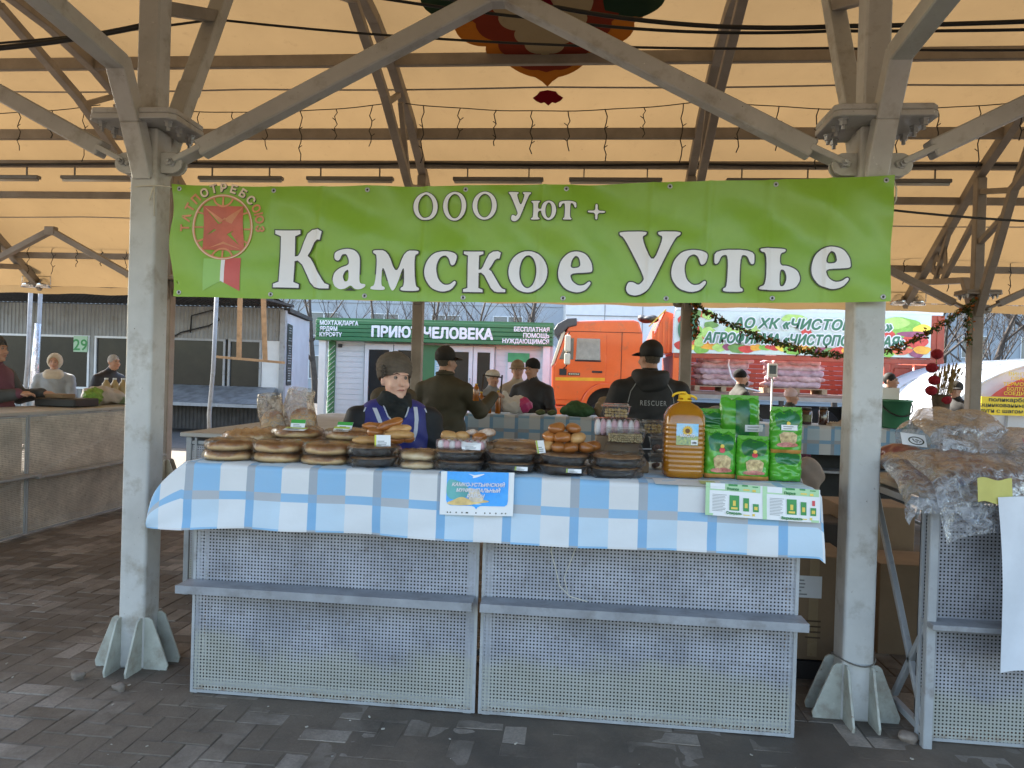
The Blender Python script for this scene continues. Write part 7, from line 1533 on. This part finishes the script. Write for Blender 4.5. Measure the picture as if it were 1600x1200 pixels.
mb = MB(); mb.bb(-1.95, -1.25, 19.98, 20.07, .9, 2.42); ps = mb.build('poster', WHITEP, pv); mb = MB(); mb.bb(-1.95, -1.25, 19.965, 19.978, 2.12, 2.42); mb.bb(-1.95, -1.25, 19.965, 19.978, 1.05, 1.2); mb.build('poster_band', M('poster_green', (.05, .36, .14), rough=.4), ps); mb = MB(); mb.bb(-1.7, -1.5, 19.965, 19.978, 1.45, 1.7); mb.build('poster_mark', M('poster_green', (.05, .36, .14)), ps)
mb = MB()
def sg(s_, x, z, size, fit=None, bold=.007): text(mb, s_, size, lambda p, q: (x + p, 19.608, z + q), fit=fit, bold=bold)
for i, (s_, f_) in enumerate((('МОХТАҖЛАРГА', 1.28), ('ЯРДӘМ', .58), ('КҮРСӘТҮ', .74))): sg(s_, -8.12 + f_ / 2, 3.16 - i * .19, .19, f_)
sg('ПРИЮТ ЧЕЛОВЕКА', -4.40, 2.82, .46, 3.95, .022)
for i, (s_, f_) in enumerate((('БЕСПЛАТНАЯ', 1.12), ('ПОМОЩЬ', .82), ('НУЖДАЮЩИМСЯ', 1.48))): sg(s_, -.62 - f_ / 2, 3.10 - i * .19, .19, f_)
mb.build('lettering', BWHITE, pv)
mb = MB(); mb.bb(-7.62, -7.5, 19.98, 20.06, 2.45, 2.56); mb.build('camera_dome', BLACK, pv)
# ---- apartment blocks
APT = M('apartment_panel', (.40, .43, .46), rough=.8, var=.08, scale=.4); APW = M('apartment_window', (.10, .12, .14), rough=.2, var=.4, scale=.6, spec=1)
def block(name, label, x0, x1, y, z1, mat, win=True, d=10, step=3.0, wz=2.9, off=.0, ww=1.7):
    t = thing(name, label, 'building', ((x0 + x1) / 2, y + d / 2, 0)); mb = MB(); mb.bb(x0, x1, y, y + d, 0, z1); mb.build('wall', mat, t)
    if win:
        r = 0; z = 1.2
        while z < z1 - 1.6:
            mb = MB(); mb.bb(x0, x1, y - .03, y - .002, z - .75, z - .70); mb.build('panel_joint', M('joint', (.27, .28, .29), rough=.8), t)
            x = x0 + 1 + off
            while x < x1 - ww:
                mb = MB(); mb.bb(x, x + ww, y - .02, y - .005, z, z + 1.5); w = mb.build('window', APW, t)
                mb = MB()
                for q in ((x - .05, x + ww + .05, z - .06, z), (x - .05, x + ww + .05, z + 1.5, z + 1.56), (x - .05, x, z, z + 1.5), (x + ww, x + ww + .05, z, z + 1.5), (x + ww * .5 - .04, x + ww * .5 + .04, z, z + 1.5)): mb.bb(*q[:2], y - .07, y - .021, *q[2:])
                mb.build('window_frame', WHITEP, w); x += step
            z += wz
block('apartment_block', 'pale grey panel apartment block behind the pavilion', -24, -1.0, 45, 14, APT, off=.6, step=4.2, ww=1.9, wz=2.95)
block('white_building', 'plain white-clad building above the orange cab', -.45, 5.2, 32, 7, M('white_panels', (.66, .69, .73), rough=.6, var=.05), win=False)
mb = MB(); [mb.bb(x, x + .03, 31.97, 31.995, 0, 7) for x in (1.4, 3.2)]; mb.bb(-.45, 5.2, 31.965, 31.99, 4.72, 4.76); o = mb.build('panel_joint', M('joint', (.27, .28, .29), rough=.8), bpy.data.objects['white_building'])
block('apartment_block', 'grey-blue apartment block behind the bare trees at right', 6, 42, 52, 16, M('apartment_panel_right', (.34, .38, .42), rough=.8, var=.1, scale=.4), step=4.0, off=.4)
block('apartment_block', 'dim apartment block far behind the grey kiosk', -60, -25, 48, 15, APT, step=4.2)
# ---- bare trees
BARK = M('bare_bark', (.075, .062, .053), rough=.9, var=.3, scale=6)
def tree(x, y, H, seed, label, r0=.16, spread=1.0, pine=False, low=.22):
    t = thing('bare_tree', label, 'tree', (x, y, 0), 'bare trees behind the market'); rr = random.Random(seed); tr, br = MB(), MB()
    def grow(p, d, L, r, lev):
        n = 4; P = [p]; q = p; dd = d.copy()
        for k in range(n):
            dd = (dd + Vector((rr.uniform(-.16, .16), rr.uniform(-.16, .16), rr.uniform(-.03, .12)))).normalized(); q = q + dd * L / n; P.append(q)
        (tr if lev == 0 else br).tube(P, [r * (1 - .55 * k / n) for k in range(n + 1)], 7 if lev == 0 else 4 if lev < 3 else 3, cap=False)
        if lev >= 5 or r < .005: return
        for c in range(5 if lev == 0 else 3 if lev < 4 else 2):
            i = 1 + int((n) * (low + (1 - low) * rr.random()) * .999) if lev == 0 else rr.randint(1, n); i = min(i, n); a = rr.uniform(0, 6.28); up = rr.uniform(.25, .8)
            nd = (dd * .55 + Vector((math.cos(a), math.sin(a), 0)) * spread * rr.uniform(.6, 1) + Vector((0, 0, up))).normalized(); grow(P[i], nd, L * rr.uniform(.52, .72), r * (.42 + .2 * rr.random()) * (1 - .1 * i), lev + 1)
        grow(P[-1], dd, L * .66, r * .45, lev + 1)
    grow(Vector((x, y, 0)), Vector((rr.uniform(-.06, .06), 0, 1)).normalized(), H * .42, r0, 0); tr.build('trunk', BARK, t); br.build('crown', BARK, t)
TR = [(-15.5, 30, 9, 'left of the pavilion roof'), (-13.2, 33, 10, 'above the left end of the green sign'), (-9.6, 31, 9, 'behind the word on the green sign'), (-8.6, 35, 10, 'just left of the rear left column'), (-5.0, 32, 9.5, 'just right of the rear left column'), (-2.6, 31, 9, 'above the right end of the green sign'), (-18, 34, 10, 'behind the kiosk corner'),
      (8.5, 38, 11, 'behind the truck bed'), (11.6, 26, 10, 'left behind the tailgate of the truck'), (13.6, 25, 11, 'directly right of the truck'), (15.2, 29, 12, 'between truck and right rear column'), (17.2, 24, 11, 'right of the rear right column'), (19.0, 27, 12, 'above the white tent'), (21.0, 26, 12, 'at the right edge of the picture'), (5.5, 40, 11, 'above the middle of the truck banner'), (12.4, 22, 8, 'close behind the lorry tailgate'), (13.2, 30, 10, 'far behind the dry ears'), (14.2, 23, 8, 'left beside the rear right column'), (15.4, 26, 9, 'right beside the rear right column'), (12.9, 34, 11, 'farthest one behind the lorry tail'), (16.2, 22, 8, 'low over the tent ridge')]
for i, (x, y, H, lb) in enumerate(TR): tree(x, y, H, 50 + i, 'bare winter tree ' + lb, r0=.13 + .07 * hsh(i, 17), spread=1.1, low=.22 if i < 15 else .0)
# ---- orange lorry
ORG = M('lorry_orange', (.78, .115, .018), rough=.32, var=.08, scale=2, coat=.5, dirt=((.30, .12, .06), .15, 3)); REDP = M('body_red', (.36, .06, .03), rough=.5, var=.2, scale=3, dirt=((.2, .08, .05), .3, 4)); TYRE = M('tyre', (.02, .02, .02), rough=.85, var=.2); CREAMW = M('cream_trim', (.62, .55, .42), rough=.5, var=.1); SEAM = M('panel_gap', (.10, .018, .006), rough=.7)
lo = thing('lorry', 'orange lorry, cab facing left, with a red drop-side body', 'lorry', (4.2, 16.2, 0)); YT = 15.0
cabp = [(-.28, .95), (-.30, 1.95), (-.22, 2.06), (.02, 2.80), (.10, 2.98), (.32, 3.10), (1.0, 3.14), (1.72, 3.16), (1.86, 3.12), (1.96, 2.80), (1.98, .95), (1.70, .95), (1.62, 1.20), (1.42, 1.42), (1.14, 1.52), (.84, 1.46), (.62, 1.25), (.52, .95)]
mb = MB(); mb.prism(cabp, lambda a, b, d: (a, d, b), YT, YT + 2.5); mb.build('cab', ORG, lo, bevel=.05, seg=3)
def sidepoly(nm_, P, mat, y=YT - .008, th=.02, bev=.006, par=None): mb = MB(); mb.prism(P, lambda a, b, d: (a, d, b), y - th, y); return mb.build(nm_, mat, par or lo, bevel=bev)
dr = sidepoly('door', [(-.20, 1.10), (-.22, 1.95), (.03, 2.72), (.12, 2.80), (1.00, 2.80), (1.06, 2.76), (1.06, 1.55), (.80, 1.50), (.56, 1.28), (.46, 1.10)], ORG)
sidepoly('window', [(.30, 2.12), (.32, 2.66), (.90, 2.66), (.92, 2.12)], M('cab_glass', (.30, .29, .26), rough=.2, var=.35, scale=3, spec=1, coat=.5), y=YT - .03, par=dr); sidepoly('quarter_window', [(-.12, 2.12), (.08, 2.66), (.24, 2.66), (.24, 2.12)], M('cab_glass_dark', (.10, .10, .09), rough=.2, var=.3, spec=1), y=YT - .03, par=dr)
sidepoly('window_seal', [(.28, 2.08), (.94, 2.08), (.94, 2.115), (.28, 2.115)], BLACK, y=YT - .031, par=dr); sidepoly('handle', [(.72, 1.80), (.98, 1.80), (.98, 1.85), (.72, 1.85)], BLACK, y=YT - .03, par=dr)
sidepoly('stripe', [(-.20, 1.58), (1.05, 1.60), (1.05, 1.68), (-.20, 1.66)], M('reflex_yellow', (.80, .38, .02), rough=.4), y=YT - .03, th=.004, bev=0, par=dr)
sidepoly('rear_panel_seam', [(1.44, 1.0), (1.455, 1.0), (1.455, 2.85), (1.44, 2.85)], SEAM, y=YT - .002, th=.004, bev=0); sidepoly('rear_panel_seam', [(1.08, 1.52), (1.96, 1.52), (1.96, 1.53), (1.08, 1.53)], SEAM, y=YT - .002, th=.004, bev=0); sidepoly('roof_seam', [(.05, 2.83), (1.95, 2.83), (1.95, 2.845), (.05, 2.845)], SEAM, y=YT - .002, th=.004, bev=0)
mb = MB(); mb.prism([(-.24, 2.70), (-.28, 2.86), (-.18, 3.02), (.06, 3.16), (.30, 3.18), (.30, 2.98), (.08, 2.93), (-.06, 2.78)], lambda a, b, d: (a, d, b), YT - .05, YT + 2.55); mb.build('sun_visor', M('visor_dark', (.06, .06, .065), rough=.35, var=.15), lo, bevel=.03, seg=2)
mb = MB(); mb.prism([(-.315, 1.95), (-.30, 1.97), (-.035, 2.80), (-.055, 2.82)], lambda a, b, d: (a, d, b), YT + .06, YT + 2.44); mb.build('windscreen', WGL, lo); mb = MB(); mb.prism([(-.33, 1.92), (-.24, 2.0), (.02, 2.82), (-.07, 2.84)], lambda a, b, d: (a, d, b), YT - .012, YT + .05); mb.build('windscreen_pillar', CREAMW, lo, bevel=.01)
for z0, z1 in ((2.30, 2.72), (1.98, 2.27)): mb = MB(); mb.bb(.02, .17, YT - .42, YT - .28, z0, z1); m_ = mb.build('mirror', CREAMW, lo, bevel=.04, seg=2)
mb = MB(); mb.tube([(.0, YT, 1.88), (.08, YT - .3, 1.95), (.10, YT - .32, 2.75), (.12, YT, 2.80)], .018, 6); mb.bb(-.10, .08, YT - .06, YT - .035, 1.72, 1.88); mb.build('mirror_arm', BLACK, lo)
mb = MB(); mb.bb(.12, .42, YT - .05, YT - .035, 1.72, 1.79); bp_ = mb.build('badge', BLACK, lo); mb = MB(); [mb.bb(.14 + .055 * q, .18 + .055 * q, YT - .056, YT - .051, 1.735, 1.775) for q in range(5)]; mb.build('badge_marks', CHR, bp_)
mb = MB(); P_ = [(1.10 + .62 * math.cos(a), .95 + .60 * math.sin(a)) for a in np.linspace(0, math.pi, 17)] + [(1.10 + .50 * math.cos(a), .95 + .48 * math.sin(a)) for a in np.linspace(math.pi, 0, 17)]; mb.prism(P_, lambda a, b, d: (a, d, b), YT - .10, YT + .3); mb.build('wheel_arch', ORG, lo, bevel=.01)
mb = MB(); mb.bb(.45, 1.75, YT + .35, YT + .4, .4, 1.6); mb.build('wheel_housing', BLACK, lo)
mb = MB(); mb.bb(1.5, 1.72, YT - .02, YT - .012, 1.16, 1.28); mb.build('marker_lamp', BLACK, lo); mb = MB(); mb.bb(-.42, .45, YT - .03, YT + 2.5, .45, .93); mb.build('bumper', ORG, lo, bevel=.04, seg=2)
for x in (1.10, 6.3, 7.6):
    for y in (YT + .02, YT + 2.15):
        mb = MB(); mb.lathe([(.30, -.14), (.50, -.14), (.55, -.08), (.55, .08), (.50, .14), (.30, .14)], (0, 0, 0), 28); mb.v = [(x + p[0], y + .12 + p[2], .55 + p[1]) for p in mb.v]; w = mb.build('wheel', TYRE, lo); mb = MB(); mb.lathe([(0, -.05), (.12, -.10), (.16, -.04), (.29, -.08), (.30, -.12)], (0, 0, 0), 20); mb.v = [(x + p[0], y + .12 + p[2], .55 + p[1]) for p in mb.v]; mb.build('rim', FRAME, w)
mb = MB(); mb.bb(1.9, 9.0, YT + .7, YT + 1.8, .75, 1.1); mb.build('chassis', BLACK, lo)
# drop-side body: floor, far side planks, posts, raised near side carrying the printed banner
mb = MB(); mb.bb(2.75, 9.15, YT - .02, YT + 2.5, 1.30, 1.42); mb.build('floor', M('weathered_wood', (.22, .13, .10), rough=.8, var=.3, scale=4), lo)
for i in range(8): mb = MB(); mb.bb(2.8, 9.1, YT + 2.42, YT + 2.48, 1.43 + i * .13, 1.55 + i * .13); mb.build('side_plank', REDP, lo)
for x in (2.78, 9.08): mb = MB(); mb.bb(x - .06, x + .06, YT, YT + 2.5, 1.43, 2.30); mb.build('end_board', REDP, lo)
for x in (2.80, 7.85, 9.05): mb = MB(); mb.bb(x - .07, x + .07, YT - .04, YT + .05, 1.1, 3.42); mb.build('body_post', REDP if x > 3 else ORG, lo)
for x0, x1 in ((7.95, 8.45), (8.5, 9.0)): mb = MB(); mb.bb(x0, x1, YT - .01, YT + .03, 1.50, 2.22); p_ = mb.build('drop_side_panel', REDP, lo); mb = MB(); mb.bb(x0 + .06, x1 - .06, YT - .03, YT - .011, 1.58, 2.14); mb.build('pressed_field', REDP, p_, bevel=.02)
mb = MB(); mb.bb(2.75, 9.15, YT - .06, YT + .06, 2.24, 2.36); mb.build('upper_rail', REDP, lo, bevel=.01); mb = MB(); mb.bb(2.75, 9.15, YT - .02, YT + .03, 2.37, 3.42); mb.build('raised_side', REDP, lo); mb = MB(); mb.bb(2.75, 9.1, YT - .05, YT + .06, 3.43, 3.52); mb.build('top_rail', WHITEP, lo)
mb = MB(); mb.prism([(2.05, 2.30), (2.72, 2.36), (2.72, 3.35), (2.50, 3.42)], lambda a, b, d: (a, d, b), YT + .1, YT + 2.4); mb.build('front_board', ORG, lo, bevel=.02)
for q in range(4): mb = MB(); mb.bb(2.2 + q * .13, 2.25 + q * .13, YT + .06, YT + .10, 2.36, 2.9 + q * .12); mb.build('front_rib', ORG, lo)
mb = MB(); mb.bar((2.12, YT + .08, 3.02), (2.52, YT + .08, 3.44), .03, .20, up=(0, 1, 0)); mb.build('yellow_plate', M('yellow_plate', (.65, .42, .05), rough=.5), lo)
soft('tarp_bundle', 'dark rolled tarpaulin on the front of the lorry body', 'tarpaulin', 2.15, YT + .4, 3.12, [((0, 0, .10), (.24, .3, .10), 0), ((-.18, 0, .12), (.12, .2, .09), 0)], [M('tarp', (.03, .035, .045), rough=.6, var=.2)], h=.03, fold=.015, fr=14)
bn = thing('produce_banner', 'vegetable-printed banner with green italic lettering on the lorry side', 'banner', (5.75, YT - .05, 2.38)); VEGS = [(.42, .04, .03), (.62, .28, .03), (.16, .34, .05), (.65, .45, .05), (.10, .20, .05), (.20, .05, .10), (.50, .10, .05), (.30, .45, .12)]
mb = MB(); mb.quad((2.72, YT - .075, 2.36), (8.82, YT - .075, 2.40), (8.82, YT - .075, 3.44), (2.72, YT - .075, 3.42)); mb.build('cloth', M('banner_pale', (.55, .66, .58), rough=.45, var=.2, scale=2, c2=(.66, .72, .72)), bn)
vm = [M('veg_print_%d' % i, c, rough=.45, var=.35, scale=8, c2=tuple(min(1, x * 1.8 + .02) for x in c)) for i, c in enumerate(VEGS)]
_bc = [0]
def seed_(): return _bc[0]
def blob(x, z, rx, rz_, k, seed, l=0): mb = MB(); flat_poly(mb, [[(x + rx * math.cos(a) * (1 + .10 * math.sin(3 * a + seed)), z + rz_ * math.sin(a) * (1 + .08 * math.sin(4 * a + seed * 2))) for a in np.linspace(0, 6.28, 24)[:-1]]], lambda a, b: (a, YT - .080 - .0004 * seed_(), b)); _bc[0] += 1; mb.build('vegetable_print', vm[k], bn)
rv = random.Random(5)
for i in range(26): x = 2.95 + i * .222; blob(x, 2.48 + rv.uniform(0, .10), rv.uniform(.14, .24), rv.uniform(.08, .13), [0, 3, 2, 1, 7, 5, 4, 0, 1, 2][i % 10], i, i % 5)
for i in range(16): blob(2.90 + rv.uniform(0, .75), 2.62 + rv.uniform(0, .72), rv.uniform(.09, .2), rv.uniform(.08, .16), rv.choice([0, 1, 2, 4, 6, 7]), i, 6 + i % 6)
for i, (x, z, rx, rz_, k) in enumerate(((8.15, 3.12, .42, .24, 2), (8.0, 3.22, .3, .14, 7), (7.75, 2.95, .22, .12, 0), (8.45, 2.82, .30, .20, 0), (8.62, 3.08, .22, .12, 3), (8.4, 2.96, .36, .07, 5), (8.62, 2.58, .2, .10, 1), (8.15, 2.56, .24, .10, 6), (5.9, 2.90, .13, .2, 0), (5.6, 3.28, .3, .10, 7), (4.4, 2.98, .42, .16, 7))): blob(x, z, rx, rz_, k, i, 12 + i % 4)
for lft, mat, bo in ((.110, BWHITE, .042), (.116, M('letter_green', (.05, .19, .11), rough=.4), .014)):
    mb = MB(); text(mb, 'АО ХК «ЧИСТОПОЛЬ»', .34, lambda p, q: (6.03 + p, YT - lft, 3.02 + q), fit=3.75, bold=bo, shear=.25); text(mb, 'АГРОФИРМА «ЧИСТОПОЛЬСКАЯ»', .34, lambda p, q: (5.83 + p, YT - lft, 2.64 + q), fit=4.75, bold=bo, shear=.25); mb.build('lettering', mat, bn)
mb = MB(); flat_poly(mb, [ell_c(3.05, 2.95, .24, .34, 24)], lambda a, b: (a, YT - .107, b)); mb.build('green_roundel', M('letter_green', (.05, .19, .11)), bn)
# sacks of vegetables on pallets
SACK = [M('net_sack_%d' % i, c, rough=.75, var=.4, scale=5, c2=c2, bump=.8, bscale=22) for i, (c, c2) in enumerate((((.46, .35, .37), (.30, .20, .21)), ((.50, .37, .36), (.33, .19, .20)), ((.42, .34, .40), (.28, .20, .24))))]
def sack_mesh(i):
    s = Sdf(.05); s.cone((-.55, 0, .085), (.55, 0, .085), .095, .095).cone((-.5, -.18, .085), (.5, -.18, .085), .085, .085).cone((-.5, .18, .085), (.5, .18, .085), .085, .085).cone((.55, 0, .08), (.72, .02, .09), .06, .03); s.fold = lambda P: .016 * np.sin(P[:, 0] * 14 + i + 2 * np.sin(P[:, 1] * 9)) * np.sin(P[:, 1] * 16 + P[:, 2] * 10 + i) + .007 * np.sin(P[:, 0] * 40 + P[:, 2] * 33)
    V, Fc, tg = s.mesh(.028); me = bpy.data.meshes.new('sack'); me.from_pydata(V.tolist(), [], Fc.tolist()); me.polygons.foreach_set('use_smooth', np.ones(len(Fc), bool)); me.materials.append(SACK[i]); return me
SM = [sack_mesh(i) for i in range(3)]
for st_, (x, n) in enumerate(((4.05, 6), (5.85, 6))):
    pt = thing('pallet', 'wooden pallet under the %s stack of vegetable sacks on the lorry' % ('left', 'right')[st_], 'pallet', (x, YT + .75, 1.425), 'pallets on the lorry')
    for q in range(5): mb = MB(); mb.bb(x - .72, x + .72, YT + .30 + q * .2, YT + .44 + q * .2, 1.54, 1.565); mb.build('deck_board', M('pallet_wood', (.40, .29, .18), rough=.8, var=.25), pt)
    for xx in (-.66, 0, .66): mb = MB(); mb.bb(x + xx - .06, x + xx + .06, YT + .30, YT + 1.24, 1.426, 1.539); mb.build('block', M('pallet_wood', (.40, .29, .18)), pt)
    for i in range(n):
        for row in (0, 1):
            o = bpy.data.objects.new('vegetable_sack', SM[(i + row) % 3]); col.objects.link(o); o.location = (x + (hsh(i, st_) - .5) * .10, YT + .52 + row * .45, 1.567 + i * .142); o.rotation_euler = (0, 0, (3.14 if (i + st_) % 2 else 0) + (hsh(i, 9) - .5) * .08)
            tag(o, 'pink net sack, %s from the bottom of the %s stack, %s row' % (['first', 'second', 'third', 'fourth', 'fifth', 'sixth'][i], ('left', 'right')[st_], ('near', 'far')[row]), 'sack', 'vegetable sacks on the lorry')
mb = MB(); mb.tube([(4.15, YT + .20, 2.45), (4.12, YT + .18, 2.1), (4.2, YT + .16, 1.8), (4.45, YT + .12, 1.55), (4.9, YT + .05, 1.46)], .022, 6); tag(mb.build('white_strap', WHITEP), 'white strap hanging down the left sack stack', 'strap')
for lv, x0, x1, z0, z1, lb in ((0, 2.75, 7.4, 1.20, 1.30, ''),):
    cb = thing('plank_counter', 'long weathered plank counter along the lorry side', 'counter', (5.2, YT - .55, 0)); WW = M('weathered_wood', (.22, .13, .10))
    for q in range(3): mb = MB(); mb.bb(2.9, 7.6, YT - .80 + q * .17, YT - .65 + q * .17, 1.36, 1.40); mb.build('plank', WW, cb)
    mb = MB(); mb.bb(2.9, 7.6, YT - .82, YT - .80, 1.26, 1.355); mb.build('front_rail', M('rail_grey', (.30, .27, .24), rough=.7), cb)
    for x in (3.0, 5.2, 7.4): mb = MB(); mb.bb(x - .05, x + .05, YT - .78, YT - .68, 0, 1.355); mb.build('leg', BLACK, cb)
for i, (x, z) in enumerate(((3.95, 1.41), (4.2, 1.43), (4.32, 1.30))): mb = MB(); mb.grid(lambda u, v: (x + .28 * u + .05 * v, YT - .82 + .2 * v * (i < 2) - .02, z + .02 * math.sin(u * 6) - (.22 * v if i == 2 else 0)), 6, 4); tag(mb.build('paper_sheet', WHITE), ['crumpled pale paper at the left on the plank counter', 'pale paper lying further right on the plank counter', 'white paper hanging over the plank counter edge'][i], 'paper')
soft('red_net_heap', 'heap of bright red netting at the tail of the lorry', 'netting', 8.1, YT - .5, 1.42, [((0, 0, .08), (.45, .2, .10), 0), ((-.3, 0, .14), (.2, .15, .10), 0), ((.3, 0, .05), (.3, .15, .07), 0)], [M('red_netting', (.55, .05, .07), rough=.7, var=.3, scale=10, bump=.6)], h=.03, fold=.02, fr=22)
sc = thing('market_scale', 'white scale display on a thin pole beyond the rear stall', 'scale', (3.43, 8.0, 0)); mb = MB(); mb.tube([(3.43, 8.0, 0), (3.43, 8.0, 1.80)], .014, 8); mb.build('pole', WHITEP, sc); mb = MB(); mb.bb(3.355, 3.50, 7.97, 8.03, 1.74, 1.95); d = mb.build('display_housing', WHITEP, sc, bevel=.01); mb = MB(); mb.bb(3.38, 3.475, 7.966, 7.969, 1.79, 1.92); mb.build('screen', M('screen_grey', (.05, .09, .13), rough=.2), d)
mb = MB(); mb.bb(3.2, 3.66, 7.9, 8.3, .0, .08); mb.build('base', FRAME, sc)
# ---- white arched tent with a red and yellow sign
TENT = M('tent_film', (.62, .66, .72), rough=.4, var=.08, scale=2, tl=.25); tn = thing('arched_tent', 'white arched greenhouse tent at the right edge', 'tent', (9.6, 12.5, 0))
AX, AR, AH = 9.9, 2.95, 2.32
def tp(t_, y): return (AX - AR * math.cos(t_), y, AH * math.sin(t_) ** .8)
mb = MB(); mb.grid(lambda u, v: tp(math.pi * u, 10.7 + 5.0 * v), 40, 10); mb.build('cover', TENT, tn)
mb = MB(); n = 40; P_ = [tp(math.pi * k / n, 10.7) for k in range(n + 1)]; mb.add(P_ + [(AX, 10.7, 0)], [(k, k + 1, n + 1) for k in range(n)]); mb.build('end_wall', TENT, tn)
for y in (10.68, 11.7, 12.7, 13.7, 14.7): mb = MB(); mb.tube([tp(math.pi * k / 30, y) for k in range(31)], .03, 6); mb.build('hoop', FRAME if y > 11 else WHITEP, tn)
for x in (7.6, 8.3, 9.0): mb = MB(); mb.tube([(x, 10.66, 0), (x, 10.66, 1.25)], .025, 6); mb.build('upright', FRAME, tn)
sn = thing('advert_sign', 'red and yellow advertising panel on the end of the white tent', 'sign', (8.6, 10.5, 1.2)); RS = M('sign_red', (.55, .05, .03), rough=.4, var=.12); YSg = M('sign_yellow', (.80, .58, .02), rough=.4, var=.05)
mb = MB(); flat_poly(mb, [[(7.78, 1.54)] + [(AX - 2.20 * math.cos(t_), 1.05 + 1.10 * math.sin(t_)) for t_ in np.linspace(.46, 1.5, 14)] + [(9.75, 1.54)]], lambda a, b: (a, 10.50, b)); mb.build('red_field', RS, sn)
mb = MB(); mb.bb(7.77, 9.9, 10.49, 10.51, 1.20, 1.535); mb.build('yellow_field', YSg, sn)
mb = MB()
for s_, x, z, sz, f_ in (('ВИНТОВЫЕ', 8.52, 1.93, .085, .60), ('СВАИ', 8.40, 1.85, .085, .28), ('ТЕРМОШАЙБА', 8.50, 1.745, .085, .74), ('БОЛТОВОЕ', 8.45, 1.655, .085, .50), ('СОЕДИНЕНИЕ', 8.50, 1.575, .085, .70)): text(mb, s_, sz, lambda p, q: (x + p, 10.485, z + q), fit=f_, bold=.0015)
mb.build('lettering', YSg, sn); mb = MB()
for s_, x, z, f_ in (('поликарбонат 4,0 мм', 8.52, 1.45, 1.25), ('оцинкованный каркас', 8.36, 1.35, 1.25), ('дуги с шагом 0,65 метра', 8.42, 1.245, 1.35)): text(mb, s_, .10, lambda p, q: (x + p, 10.48, z + q), fit=f_, bold=.0018)
mb.build('lettering', INK, sn)
